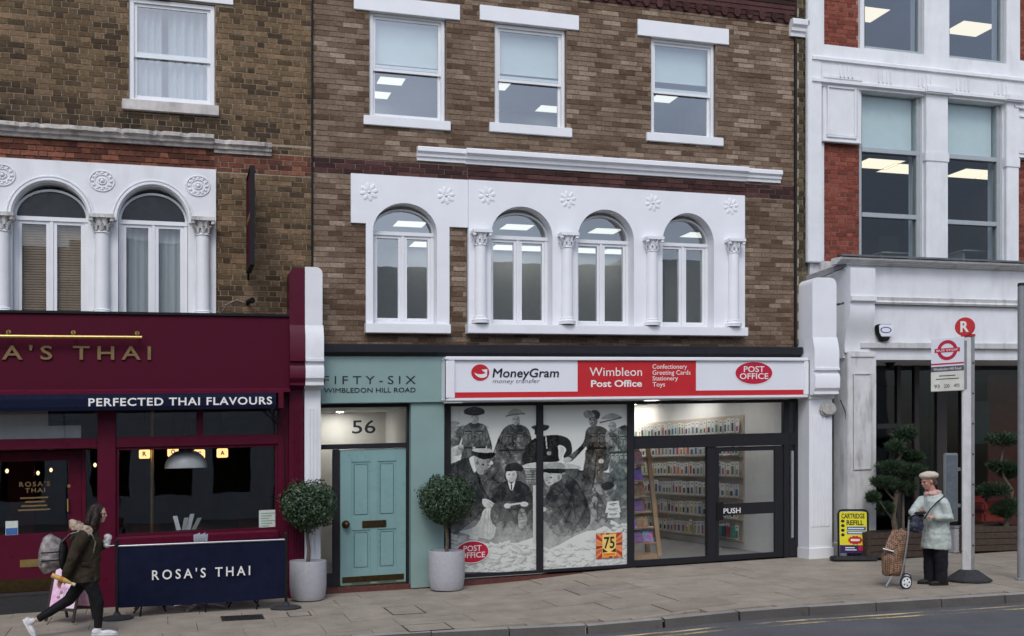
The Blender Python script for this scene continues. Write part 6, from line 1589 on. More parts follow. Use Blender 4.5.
for i in range(nx_):
    for j in range(nz_):
        a = i * (nz_ + 1) + j; F.append((a, a + nz_ + 1, a + nz_ + 2, a + 1))
n0 = len(V); V += [(x_, y_ + .006, z_) for x_, y_, z_ in V]; F += [tuple(reversed([q + n0 for q in f])) for f in F]
ban = bn.add(V, F).xf(Mb).build('banner', m_navy, cb, shear=False, smooth=60, recalc=False)
def at_banner(px, py):
    d = ray(px, py); o = Vector((0, -CD, CH)); n_ = Vector((Mb[0][1], Mb[1][1], 0)); t = (A_ - o).dot(n_) / Vector((d[0], d[1], 0)).dot(n_)
    p = o + Vector(d) * t; return (Mb.inverted() @ p)
q0, q1 = at_banner(152, 579), at_banner(250, 574); zt_ = at_banner(200, 567.5).z; zb_ = at_banner(200, 577.5).z
text('lettering', "ROSA'S THAI", m_pale, ban, q0.x, q1.x, zb_, zt_, -.026, .003, .012, 0, 1.45, shear=False, M=Mb)
for x_ in (0, Lb):
    MB().tube([(x_, 0, .02), (x_, 0, .98)], .02, 12).tube([(x_, 0, .93), (x_, 0, .945)], .03, 10).ball((x_, 0, .985), .025, 10, 6).xf(Mb).build('post', m_black, cb, shear=False, smooth=True)
    MB().lathe(x_, 0, [(.2, .0), (.2, .018), (.17, .03), (.05, .05), (.03, .09)], 28).xf(Mb).build('base', m_rubber, cb, shear=False, smooth=40)
MB().tube([(0, 0, .915), (Lb, 0, .915)], .014, 10).xf(Mb).build('top_rail', m_steel, cb, shear=False, smooth=True)
for u in (.14, .52, .83):
    MB().tube([(Lb * u, .02, .16), (Lb * u - .02, .05, 0)], .011, 6).xf(Mb).build('foot', m_black, cb, shear=False)
# table behind it
tX, tY = wx(200, -.72), -.72; tz = gl(tX, tY)
tb = thing('cafe_table', 'small round cafe table hidden behind the navy barrier, steel star base showing', 'table', (tX, tY, tz))
for k_ in range(4):
    a = PI / 4 + k_ * PI / 2 + .3; MB().tube([(tX, tY, tz + .06), (tX + .2 * math.cos(a), tY + .2 * math.sin(a), tz + .045), (tX + .36 * math.cos(a), tY + .36 * math.sin(a), tz + .015)], [.03, .025, .015], 8).build('foot', m_steel, tb, shear=False, smooth=True)
MB().tube([(tX, tY, tz + .04), (tX, tY, tz + .72)], .03, 12).build('column', m_steel, tb, shear=False, smooth=True)
MB().lathe(tX, tY, [(.34, tz + .72), (.35, tz + .73), (.35, tz + .745), (.34, tz + .75)], 36).build('top', m_black, tb, shear=False)
nh_ = thing('napkin_holder', 'white paper napkins standing in a holder on the cafe table', 'napkin holder', (tX, tY, tz + .75))
MB().box(tX - .09, tX + .09, tY - .04, tY + .04, tz + .751, tz + .86).build('tray', m_black, nh_, shear=False, bev=.006)
for k_ in range(5):
    xx = tX - .075 + k_ * .035; MB().add([(xx, tY - .03, tz + .82), (xx + .03, tY + .03, tz + .82), (xx + .04, tY + .035, tz + .985 + .02 * (k_ % 2)), (xx - .01, tY - .035, tz + .975)], [(0, 1, 2, 3)]).build('napkin', m_wclean, nh_, shear=False, recalc=False)
for k_, (px, lab) in enumerate(((150, 'left'), (243, 'right'))):
    cX, cY = wx(px, -.68), -.68; cz = gl(cX, cY)
    ch_ = thing('cafe_chair', 'black folding cafe chair %s of the table behind the navy barrier' % lab, 'chair', (cX, cY, cz), 'cafe chairs behind the barrier')
    s_ = 1 if k_ else -1
    for yy in (-.18, .18):
        MB().tube([(cX - .2 * s_, cY + yy, cz), (cX + .18 * s_, cY + yy, cz + .85)], .012, 6).build('leg', m_black, ch_, shear=False); MB().tube([(cX + .2 * s_, cY + yy, cz), (cX - .18 * s_, cY + yy, cz + .45)], .012, 6).build('leg', m_black, ch_, shear=False)
    MB().box(cX - .2, cX + .2, cY - .2, cY + .2, cz + .44, cz + .46).build('seat', m_black, ch_, shear=False)
    MB().box(cX + .15 * s_ - .015, cX + .15 * s_ + .015, cY - .2, cY + .2, cz + .7, cz + .86).build('backrest', m_black, ch_, shear=False)
# plant pot and menus on the inside ledge
mnX = wx(184, .12); mz = z_sl1 + .04
mh = thing('menu_holder', 'folded white menus in a holder on the inner window ledge', 'menu holder', (mnX, .12, mz + K * mnX))
box('tray', m_black, mh, mnX - .14, mnX + .16, .06, .18, z_sl1 - .02, mz)
for k_, (dx, hh, tl) in enumerate(((-.1, .2, -.05), (-.03, .17, .03), (.03, .22, .05), (.1, .16, .08))):
    MB().add([(mnX + dx, .1, mz), (mnX + dx + .06, .13, mz), (mnX + dx + .06 + tl, .13, mz + hh), (mnX + dx + tl, .1, mz + hh)], [(0, 1, 2, 3)]).build('menu', [m_wclean, m_paper][k_ % 2], mh, recalc=False)
bench_top = box('window_ledge', m_wood_d, rb, X115 + .05, X278 - .05, .03, .3, z_sl1 - .06, z_sl1 - .022)

# ---- sandwich board behind the walker
P_, s = ground(70, 622)
Ms = Matrix.Translation(P_) @ Matrix.Rotation(math.radians(-38), 4, 'Z') @ Matrix.Scale(.76, 4)
ab = thing('sandwich_board', 'dark framed sandwich board with a pink poster, half hidden by the walking woman', 'sandwich board', P_)
m_pink = mat('pink_poster', S(225, 165, 205), .6, .08, 9, c2=S(240, 225, 235)); m_wood_b = mat('dark_board_timber', (.035, .022, .016), .6, .2, 10)
for sg in (-1, 1):
    R_ = Ms @ Matrix.Rotation(math.radians(14) * sg, 4, 'X'); R_ = Ms @ Matrix.Translation((0, -.0, .98)) @ Matrix.Rotation(math.radians(14) * sg, 4, 'X') @ Matrix.Translation((0, 0, -.98))
    f = MB(); f.box(-.3, -.25, -.012, .012, .0, .98); f.box(.25, .3, -.012, .012, .0, .98); f.box(-.25, .25, -.012, .012, .92, .98); f.box(-.25, .25, -.012, .012, .18, .23)
    fo = f.xf(R_).build('leaf_frame', m_wood_b, ab, shear=False, bev=.003)
    MB().box(-.25, .25, -.006, .006, .23, .92).xf(R_).build('poster', m_pink, fo, shear=False)
    q = MB()
    for k_ in range(5):
        q.ball((-.1 + .05 * k_, -.008, .4 + .09 * math.sin(k_ * 2.1)), (.035, .003, .025), 8, 5); q.tube([(-.1 + .05 * k_, -.008, .4 + .09 * math.sin(k_ * 2.1)), (-.06 + .03 * k_, -.008, .56)], .004, 4)
    q.xf(R_).build('printed_flowers', m_grey, fo, shear=False)
# ---- drain and covers in the pavement
m_iron = mat('cast_iron', (.05, .048, .046), .6, .25, 20, metal=.4)
def on_ground(px0, px1, py0, py1, name, label, cat, grate=False):
    c_, s = ground((px0 + px1) / 2, (py0 + py1) / 2); a, _ = ground(px0, (py0 + py1) / 2); b, _ = ground(px1, (py0 + py1) / 2); e, _ = ground((px0 + px1) / 2, py1); g_, _ = ground((px0 + px1) / 2, py0)
    w_, d_ = (b - a).length / 2, abs(g_.y - e.y) / 2
    t = thing(name, label, cat, c_); sl_ = (gl(c_.x + .2, c_.y) - gl(c_.x - .2, c_.y)) / .4
    M = Matrix.Translation(c_ + Vector((0, 0, .0015))) @ Matrix.Rotation(-math.atan(sl_), 4, 'Y') @ Matrix.Rotation(math.atan(.02), 4, 'X')
    f = MB(); e_ = .025 if grate else .011
    for q in ((-w_, w_, -d_, -d_ + e_), (-w_, w_, d_ - e_, d_), (-w_, -w_ + e_, -d_ + e_, d_ - e_), (w_ - e_, w_, -d_ + e_, d_ - e_)): f.box(*q, -.02, .005)
    f.xf(M).build('frame', m_iron, t, shear=False)
    if grate:
        MB().box(-w_ + e_, w_ - e_, -d_ + e_, d_ - e_, -.02, .0028).xf(M).build('pit', m_black, t, shear=False)
        n_ = 14
        for i in range(n_):
            xx = -w_ + e_ + (2 * w_ - 2 * e_) * (i + .5) / n_; MB().box(xx - .008, xx + .008, -d_ + e_, d_ - e_, -.01, .0055).xf(M).build('bar', m_iron, t, shear=False)
    else:
        MB().box(-w_ + e_ + .006, w_ - e_ - .006, -d_ + e_ + .006, d_ - e_ - .006, -.01, .0045).xf(M).build('lid', m_slab if cat == 'cover' else m_iron, t, shear=False)
on_ground(222, 263, 615.5, 620.5, 'drain_grate', 'narrow iron drain grate in the paving before the navy barrier', 'drain', True)
on_ground(288, 310, 612, 616.5, 'access_cover', 'small dark cover in the paving below the left bay tree', 'cover')
on_ground(388, 421, 606.5, 614.5, 'access_cover', 'square recessed cover in the paving before the teal door', 'cover')
on_ground(405, 450, 624, 631, 'access_cover', 'long dark cover in the paving near the kerb', 'cover')

# ---- bus stop
P_, s = ground(968.5, 581)
bs = thing('bus_stop', 'pale bus stop pole with red lettered disc and route flag on a rubber foot', 'bus stop', P_)
X, Y, z = P_
MB().lathe(X, Y, [(.31, z), (.31, z + .025), (.27, z + .05), (.13, z + .15), (.09, z + .16)], 10).build('foot', m_rubber, bs, shear=False, bev=.008)
tt = (Y + CD) / ray(968.5, 0)[1]
zt = CH + tt * (HY - 337) / FPX; hw = 5.4 * s
rot = Matrix.Translation((X, Y, 0)) @ Matrix.Rotation(math.radians(-38), 4, 'Z')
po = MB().box(-.085, .035, -.05, .05, z + .15, zt).xf(rot).build('pole', m_polew, bs, shear=False, bev=.01)
MB().box(.036, .075, -.054, .054, z + .15, zt).xf(rot).build('rear_channel', m_poleg, po, shear=False, bev=.004)
for k_ in range(7):
    zz_ = z + .5 + k_ * .42; MB().tube([(.055, -.054, zz_), (.055, -.06, zz_)], .012, 8).xf(rot).build('bolt', m_black, po, shear=False)
MB().box(-.095, .085, -.062, .062, zt + .0005, zt + .035).xf(rot).build('collar', m_red, po, shear=False, bev=.008)
zr_ = CH + tt * (HY - 327) / FPX; rr = 9.3 * s
Mr = Matrix.Translation((X - .06, Y, zr_)) @ Matrix.Rotation(math.radians(-52), 4, 'Z')
MB().prism([(rr * math.cos(2 * PI * i / 36), rr * math.sin(2 * PI * i / 36)) for i in range(36)], -.025, .025).xf(Mr).build('stop_letter_disc', m_red, bs, shear=False, bev=.006)
text('stop_letter', 'R', m_pale, bs, -rr * .42, rr * .42, -rr * .58, rr * .6, -.026, .002, .03, shear=False, M=Mr)
MB().tube([(X - .06, Y, zt + .03), (X - .06, Y, zr_ - rr + .01)], .03, 10).build('disc_stem', m_red, bs, shear=False)
zf0, zf1 = CH + tt * (HY - 390.5) / FPX, CH + tt * (HY - 337) / FPX
Fx = X - .09; p_near = Vector((Fx, Y - .02, zf0)); fwid = .46
ux = Vector((CS, -SN, 0)); dp = Vector((SN, CS, 0))
left = (-ux * .30 + dp * .30).normalized()
Mf = Matrix(((-left.x, -left.y * -1 * -1, 0, p_near.x + left.x * fwid), (-left.y, left.x, 0, p_near.y + left.y * fwid), (0, 0, 1, zf0), (0, 0, 0, 1)))
Mf = Matrix(((-left.x, left.y, 0, p_near.x + left.x * fwid), (-left.y, -left.x, 0, p_near.y + left.y * fwid), (0, 0, 1, zf0), (0, 0, 0, 1)))
fh = zf1 - zf0
fl = MB().box(0, fwid, -.012, .012, 0, fh).xf(Mf).build('flag', m_sign, bs, shear=False, bev=.004)
m_cream = mat('cream_route_tile', (.72, .7, .62), .5); m_fg = mat('dark_grey_band', (.09, .09, .1), .5)
def fb_(n_, m, x0, x1, z0, z1, d=.0135): return MB().box(x0 * fwid, x1 * fwid, -d, -.0122, z0 * fh, z1 * fh).xf(Mf).build(n_, m, fl, shear=False)
fb_('red_band', m_po, 0, 1, .5, .53); fb_('stop_name_band', m_fg, 0, 1, .37, .47); fb_('route_tile', m_cream, 0, 1, .01, .36)
cx, cz, ro, ri = fwid * .5, fh * .77, fh * .19, fh * .125
rg = MB(); n_ = 40
Vv = []; Ff = []
for i in range(n_):
    a = 2 * PI * i / n_
    for r_, y_ in ((ro, -.0135), (ri, -.0135)): Vv.append((cx + r_ * math.cos(a), y_, cz + r_ * math.sin(a)))
for i in range(n_):
    j = (i + 1) % n_; Ff.append((2 * i, 2 * j, 2 * j + 1, 2 * i + 1))
rg.add(Vv, Ff).xf(Mf).build('roundel_ring', m_po, fl, shear=False, recalc=False)
MB().box(cx - ro * 1.25, cx + ro * 1.25, -.0152, -.0138, cz - ro * .2, cz + ro * .2).xf(Mf).build('roundel_bar', m_po, fl, shear=False)
text('lettering', 'BUS STOP', m_pale, fl, cx - ro * 1.05, cx + ro * 1.05, cz - ro * .1, cz + ro * .1, -.0154, .0006, .01, shear=False, M=Mf)
text('lettering', 'Wimbledon Hill Road', m_pale, fl, fwid * .08, fwid * .92, fh * .395, fh * .445, -.0137, .0006, .0, shear=False, M=Mf)
for k_, w_ in enumerate((.5, .7)): fb_('print_line', m_fg, .5 - w_ / 2, .5 + w_ / 2, .28 - k_ * .06, .3 - k_ * .06, .0142)
for k_, s_ in enumerate(('93', '200', '493')): text('route_number', s_, m_ink, fl, fwid * (.1 + k_ * .3), fwid * (.27 + k_ * .3), fh * .06, fh * .13, -.0137, .0006, .01, shear=False, M=Mf)
MB().box(-.0, .09, -.01, .01, 0, fh * .9).xf(Matrix.Translation((X - .09, Y - .015, zf0 + .02))).build('flag_bracket', m_poleg, bs, shear=False)
# timetable case on the far side
c0, c1 = CH + tt * (HY - 522) / FPX, CH + tt * (HY - 453) / FPX
Mt = Matrix.Translation((X - .2, Y + .12, 0)) @ Matrix.Rotation(math.radians(-8), 4, 'Z')
tc_ = MB().box(-.1, .1, -.03, .03, c0, c1).xf(Mt).build('timetable_case', m_poleg, bs, shear=False, bev=.012)
MB().box(-.085, .085, -.034, -.031, c0 + .03, c1 - .03).xf(Mt).build('timetable_window', mat('slate_blue_panel', (.12, .14, .16), .25), tc_, shear=False)
MB().box(.0, .2, .0, .03, c0 + .2, c0 + .25).box(.0, .2, .0, .03, c1 - .25, c1 - .2).xf(Mt).build('case_bracket', m_poleg, tc_, shear=False)
# grey post cut by the right edge
P_, s = ground(1021.5, 580); X, Y, z = P_; tt = (Y + CD) / ray(1021.5, 0)[1]
gp_ = thing('sign_post', 'plain grey metal post at the right edge beside the bus stop', 'post', P_)
MB().lathe(X, Y, [(.055, z + .0), (.055, z + .5), (.05, z + .52), (.05, CH + tt * (HY - 286) / FPX)], 16).build('shaft', m_poleg, gp_, shear=False, smooth=True)
MB().lathe(X, Y, [(.056, CH + tt * (HY - 286) / FPX + .001), (.045, CH + tt * (HY - 284) / FPX + .012)], 16).build('cap', m_black, gp_, shear=False); MB().lathe(X, Y, [(.085, z), (.085, z + .02), (.06, z + .03)], 16).build('collar', m_poleg, gp_, shear=False)

# ---- swing sign for cartridges
P_, s = ground(853.5, 560.5); X, Y, z = P_
sw_ = thing('forecourt_sign', 'small yellow swing sign for cartridge refill in a black frame', 'sign', P_)
Mq = Matrix.Translation(P_) @ Matrix.Rotation(math.radians(-24), 4, 'Z') @ Matrix.Rotation(math.radians(-3), 4, 'X')
MB().prismz([(-.33, -.16), (.33, -.16), (.36, -.1), (.36, .1), (.33, .16), (-.33, .16), (-.36, .1), (-.36, -.1)], 0, .07).xf(Mq).build('base', m_rubber, sw_, shear=False, bev=.015)
wS, z0s, z1s = .235, .1, .82
pts = [(-wS, 0, .06), (-wS, 0, z1s - .06), (-wS + .02, 0, z1s - .015), (-wS + .06, 0, z1s), (wS - .06, 0, z1s), (wS - .02, 0, z1s - .015), (wS, 0, z1s - .06), (wS, 0, .06)]
MB().tube(pts, .016, 8).xf(Mq).build('frame', m_black, sw_, shear=False, smooth=60)
m_yl = mat('yellow_poster', S(225, 215, 40), .5, .04); m_pu = mat('purple_poster', S(45, 30, 90), .5); m_bl = mat('blue_poster_bar', S(60, 100, 170), .5)
pn = MB().box(-wS + .02, wS - .02, -.006, .006, .12, z1s - .03).xf(Mq).build('panel', m_yl, sw_, shear=False)
def sp2(n_, m, x0, x1, z0, z1, d=.0075): return MB().box(x0, x1, -d, -.0063, z0, z1).xf(Mq).build(n_, m, pn, shear=False)
sp2('purple_strip', m_pu, -wS + .021, wS - .021, .121, .25)
text('lettering', 'CARTRIDGE', m_ink, pn, -wS + .05, wS - .05, .68, .765, -.0065, .0006, .03, shear=False, M=Mq); text('lettering', 'REFILL', m_ink, pn, -wS + .13, wS - .07, .575, .655, -.0065, .0006, .03, shear=False, M=Mq)
sp2('blue_bar', m_bl, -.1, .2, .49, .55); sp2('blue_bar', m_bl, -.1, .2, .425, .475)
for z_ in (.512, .445): sp2('print_line', m_pale, -.08, .17, z_, z_ + .016, .0085)
P8 = []
for i in range(24):
    a = 2 * PI * i / 24; k_ = 1 if i % 2 else .82; P8.append((.03 + .125 * k_ * math.cos(a), .33 + .075 * k_ * math.sin(a)))
MB().prism(P8, -.0078, -.0063).xf(Mq).build('price_burst', m_red, pn, shear=False); sp2('print_line', m_pale, -.04, .1, .315, .35, .0088)
sp2('print_line', m_pale, -.13, .02, .2, .215, .0085); sp2('print_line', m_pale, -.13, .05, .165, .18, .0085); sp2('red_tab', m_po, .08, .2, .16, .24, .0085)
for k_ in range(4): MB().prism([(-.165 + .03 * math.cos(2 * PI * i / 10), .64 - k_ * .075 + .026 * math.sin(2 * PI * i / 10)) for i in range(10)], -.0078, -.0063).xf(Mq).build('cartridge_icon', m_ink, pn, shear=False)

# ---- timber planters with cloud pruned pines
m_need = leaf_mat('pine_needle', [(.008, .02, .009), (.014, .034, .013), (.024, .05, .018), (.04, .075, .026)], .55)
def needles(mb, c, rx, rz, n, r):
    for _ in range(n):
        d = Vector((r.gauss(0, 1), r.gauss(0, 1), r.gauss(0, 1))).normalized(); k_ = r.random() ** .45
        p = Vector(c) + Vector((d.x * rx * k_, d.y * rx * k_, d.z * rz * k_ + .02))
        u = (d * .6 + Vector((r.uniform(-.5, .5), r.uniform(-.5, .5), r.uniform(.1, 1.0)))).normalized(); v = u.orthogonal().normalized()
        v = Matrix.Rotation(r.uniform(0, 2 * PI), 3, u) @ v; L_ = r.uniform(.05, .1)
        mb.add([p - v * .006, p + v * .006, p + u * L_ + v * .002, p + u * L_ - v * .002], [(0, 1, 2, 3)])
        w_ = v.cross(u); q = p + w_ * .008
        mb.add([q - w_ * .006, q + w_ * .006, q + (u + v * .5).normalized() * L_ * .9], [(0, 1, 2)])
def planter(px0, px1, Y, y_top, label, seed):
    a, b = wx(px0, Y - .26), wx(px1, Y - .26); xm = (a + b) / 2; z = gl(xm, Y); zt_ = z + .45
    t = thing('timber_planter', label, 'planter', (xm, Y, z), 'timber planters by the entrance')
    for k_ in range(4):
        z0 = z + .02 + k_ * .106
        for yy in (-.26, .235): MB().box(a, b, Y + yy, Y + yy + .025, z0, z0 + .1).build('plank', m_wood, t, shear=False, bev=.005)
        for xx in (a, b - .025): MB().box(xx, xx + .025, Y - .235, Y + .235, z0, z0 + .1).build('plank', m_wood, t, shear=False, bev=.005)
    for xx in (a - .02, b - .05):
        for yy in (-.28, .215): MB().box(xx, xx + .07, Y + yy, Y + yy + .065, z, zt_ + .01).build('corner_post', m_wood, t, shear=False, bev=.006)
    MB().box(a + .03, b - .03, Y - .23, Y + .23, z + .1, zt_ - .06).build('soil', m_soil, t, shear=False)
    return xm, Y, zt_ - .06, t
def pine(base, label, trunks, pads, seed, Y):
    r = random.Random(seed); X0_, Y0_, z0 = base
    t = thing('cloud_pruned_pine', label, 'tree', (X0_, Y0_, z0), 'cloud pruned trees')
    at = lambda px, py, dy: Vector((wx(px, Y + dy), Y + dy, wz(px, py, Y + dy) + K * wx(px, Y + dy)))
    for pts, rad in trunks:
        P = [at(*p) for p in pts]; MB().tube(P, [rad * (1 - .6 * i / (len(P) - 1)) for i in range(len(P))], 8).build('trunk', m_bark, t, shear=False, smooth=True)
    for (px, py, dy, rx, rz) in pads:
        c = at(px, py, dy); mb = MB(); s = (c.y + CD) / ray(px, 0)[1] / FPX
        for _ in range(6):
            q = c + Vector((r.uniform(-.6, .6) * rx * s, r.uniform(-.5, .5) * rx * s, r.uniform(-.3, .3) * rz * s)); needles(mb, q, rx * s * .62, rz * s * .85, int(70 + rx * 13), r)
        mb.build('foliage_pad', m_need, t, shear=False, recalc=False)
b1_ = planter(868, 926, -.75, 530, 'weathered timber planter beside the yellow swing sign', 1)
pine(b1_[:3], 'dark cloud pruned tree in the planter behind the elderly woman', [
    ([(896, 536, 0), (893, 515, 0), (897, 490, .05), (893, 470, .05), (902, 452, 0), (908, 436, 0)], .05), ([(903, 536, .05), (903, 500, .1), (902, 470, .1), (900, 455, .1)], .028), ([(893, 520, 0), (884, 508, -.05), (876, 496, -.05)], .02), ([(894, 500, 0), (884, 488, 0), (880, 484, 0)], .018), ([(896, 492, 0), (908, 480, 0)], .018)],
    [(907, 436, 0, 13, 7), (898, 449, 0, 11, 6), (889, 470, .05, 14, 6), (906, 473, 0, 15, 6), (882, 484, 0, 13, 5), (903, 488, .05, 13, 5), (875, 499, -.05, 8, 4), (886, 510, 0, 7, 4), (910, 458, .1, 10, 6)], 5, -.75)
b2_ = planter(968, 1024, -.75, 526, 'weathered timber planter right of the bus stop', 2)
pine(b2_[:3], 'cloud pruned tree in the planter at the right edge', [
    ([(1006, 528, 0), (1010, 505, 0), (1012, 490, 0), (1004, 478, 0), (1001, 462, 0), (1003, 448, 0)], .042), ([(1008, 498, 0), (998, 488, 0)], .018)],
    [(1003, 441, 0, 15, 6), (1003, 468, 0, 12, 5), (1008, 474, .05, 10, 5), (996, 492, 0, 14, 6), (1010, 508, 0, 12, 7), (1000, 512, 0, 11, 6)], 6, -.75)
bx_ = wx(957, -.7); gv = thing('bollard_box', 'small pale grey box on the pavement between the planters', 'box', (bx_, -.7, gl(bx_, -.7)))
z = gl(bx_, -.7); MB().box(bx_ - .13, bx_ + .1, -.8, -.6, z, z + .42).build('case', m_conc, gv, shear=False, bev=.01); MB().box(bx_ - .14, bx_ + .11, -.81, -.59, z + .42, z + .45).build('lid', m_poleg, gv, shear=False, bev=.006)
# ================================================================ the street goes on past both edges of the picture
box('side_glass', m_glass_d, rb, XL, dx0 - .06, DY + .02, DY + .025, dz0 + .5, dz1)
box('side_panel', m_maroon, rb, XL, dx0 - .06, DY, DY + .05, dz0 - .05, dz0 + .5, .006)
box('post', m_maroon, rb, XL, XL + .12, SY - .02, .05, g0, z_ht, .01)
for nm, xa, xb, zt_, mw, lab in (('brick_house', -14.0, XL - .02, 9.6, m_bk_p, 'plain stock brick house beyond the restaurant, outside the left edge'), ('corner_building', XR1 + .02, 27.0, 11.0, m_white, 'plain pale building beyond the offices, outside the right edge')):
    xm_ = (xa + xb) / 2; nb = thing(nm, lab, 'building', (xm_, 3, K * xm_))
    box('wall', mw, nb, xa, xb, .02, 8, -.6, zt_); box('roof', m_char, nb, xa - .05, xb, -.1, 8, zt_ + .002, zt_ + .2)
    n_ = 4
    for i in range(n_):
        xx = xa + (xb - xa) * (i + .5) / n_
        for z0_, z1_ in ((4.2, 5.9), (7.2, 8.8)):
            wd = box('window', m_upvc, nb, xx - .55, xx + .55, -.03, .018, z0_, z1_, .01)
            for k_ in (0, 1): box('pane', m_oppw, wd, xx - .48, xx + .48, -.036, -.032, z0_ + .08 + k_ * (z1_ - z0_) / 2, z0_ + (z1_ - z0_) / 2 - .04 + k_ * (z1_ - z0_) / 2 - .02)
    sf = box('shopfront', m_char, nb, xa + .3, xb - .3, -.06, .018, .05, 3.3); box('pane', m_oppw, sf, xa + .6, xb - .6, -.066, -.062, .6, 2.6)
# ================================================================ people
def caps(mb, P, R, n=12):
    P = [Vector(p) for p in P]; mb.tube(P, R, n)
    for i in (0, -1):
        r = R[i]; r = r if not isinstance(r, (tuple, list)) else min(r); mb.ball(P[i], r, 12, 8)
    return mb
def blob(name, mb, m, parent, at, voxel=.009, sm=4, wob=0, wscale=14, seed=0):
    """fuse overlapping closed forms into one continuous skin"""
    me = bpy.data.meshes.new('b'); me.from_pydata([tuple(Vector(v)) for v in mb.V], [], mb.F); bm = bmesh.new(); bm.from_mesh(me); bmesh.ops.recalc_face_normals(bm, faces=bm.faces); bm.to_mesh(me); bm.free()
    ob = bpy.data.objects.new('b', me)
    md = ob.modifiers.new('r', 'REMESH'); md.mode = 'VOXEL'; md.voxel_size = voxel
    md = ob.modifiers.new('s', 'SMOOTH'); md.iterations = sm; md.factor = .5
    me2 = baked(ob)
    bpy.data.objects.remove(ob); bpy.data.meshes.remove(me)
    if wob:
        from mathutils import noise as mn
        for v in me2.vertices:
            c = v.co * wscale + Vector((seed, 0, 0)); v.co += v.normal * wob * (mn.noise(c) + .5 * mn.noise(c * 2.3))
    me2.name = name; me2.materials.clear(); me2.materials.append(m)
    me2.polygons.foreach_set('use_smooth', [True] * len(me2.polygons))
    o = Vector(at); 
    ob = bpy.data.objects.new(name, me2); COL.objects.link(ob); ob.parent = parent; ob.location = o - ORG[parent]; ORG[ob] = o
    return ob
def head_form(mb, c, F_, k=1.0):
    """skull, jaw, nose, brow, lips, ears; F_ is the rotation of a head that looks along +x"""
    B_ = lambda p, r: mb.ball(Vector(c) + F_ @ (Vector(p) * k), tuple(q * k for q in r), 14, 10, rot=F_)
    B_((-.008, 0, .028), (.092, .073, .082)); B_((.018, 0, -.03), (.066, .056, .075)); B_((.04, 0, -.075), (.036, .036, .03))
    B_((.066, 0, .022), (.024, .05, .016)); B_((.088, 0, -.018), (.018, .012, .012)); B_((.08, 0, .002), (.016, .009, .026)); B_((.074, 0, -.052), (.014, .024, .009)); B_((.074, 0, -.062), (.013, .02, .008))
    for s_ in (-1, 1): B_((-.005, s_ * .073, -.005), (.018, .009, .03)); B_((.05, s_ * .036, -.02), (.026, .02, .026))
def hand_form(mb, w_, d, nrm, k=1.0, curl=.5, thumb=1):
    """palm with five bent fingers. w_ wrist, d direction of the palm, nrm out of the palm's inner face"""
    d = Vector(d).normalized(); nrm = Vector(nrm); nrm = (nrm - d * nrm.dot(d)).normalized(); s_ = d.cross(nrm)
    w_ = Vector(w_); R_ = Matrix((d, s_, nrm)).transposed()
    mb.ball(w_ + d * .045 * k, (.052 * k, .04 * k, .016 * k), 12, 8, rot=R_)
    for i, (o, L_) in enumerate(((-.029, .068), (-.01, .078), (.01, .073), (.028, .058))):
        p = w_ + d * .082 * k + s_ * o * k; q = [p - d * .02 * k, p]
        dd = d.copy()
        for j, l in enumerate((.45, .32, .26)):
            dd = (dd + nrm * curl * .75).normalized(); p = p + dd * L_ * l * k; q.append(p.copy())
        caps(mb, q, [.0095 * k, .0092 * k, .0088 * k, .0082 * k, .0072 * k], 8)
    p = w_ + d * .025 * k - s_ * .033 * k * thumb
    caps(mb, [p - d * .01 * k + s_ * .012 * thumb * k, p + d * .022 * k - s_ * .016 * k * thumb + nrm * .008 * k, p + d * .05 * k - s_ * .018 * k * thumb + nrm * .022 * k], [.012 * k, .0105 * k, .0085 * k], 8)
def skin_mat(name, c):
    m, t, b = nodes(name); o = mixc(t, rmap(t, noise(t, 18, 3), .35, .7, 0, .5), c, (c[0] * .95, c[1] * .72, c[2] * .68)); t.links.new(o, b.inputs['Base Color']); b.inputs['Roughness'].default_value = .55; b.inputs['Subsurface Weight'].default_value = .1; b.inputs['Subsurface Radius'].default_value = (.01, .004, .002); return m
def fabric(name, c, bump=.5, sc=25, var=.2, rough=.85, spec=.2): return mat(name, c, rough, var, 8, bump, sc, spec=spec)
m_skin = skin_mat('light_skin', (.52, .32, .24)); m_skin2 = skin_mat('rosy_skin', (.5, .27, .21))
m_hair = mat('dark_brown_hair', (.022, .012, .009), .45, .35, 40, .5, 120); m_hairg = mat('greying_brown_hair', (.13, .085, .06), .6, .3, 50, .5, 120)
m_eye = mat('dark_eye', (.01, .008, .008), .2); m_lip = mat('lip_colour', (.36, .1, .09), .5)
def eyes(par, c, F_, k, at):
    for s_ in (-1, 1):
        MB().ball(Vector(c) + F_ @ (Vector((.07, s_ * .032, .004)) * k), (.011 * k, .013 * k, .007 * k), 10, 6, rot=F_).xf(Matrix.Translation(at)).build('eye', m_eye, par, shear=False, smooth=True)
    MB().ball(Vector(c) + F_ @ (Vector((.079, 0, -.056)) * k), (.01 * k, .022 * k, .007 * k), 10, 6, rot=F_).xf(Matrix.Translation(at)).build('lips', m_lip, par, shear=False, smooth=True)

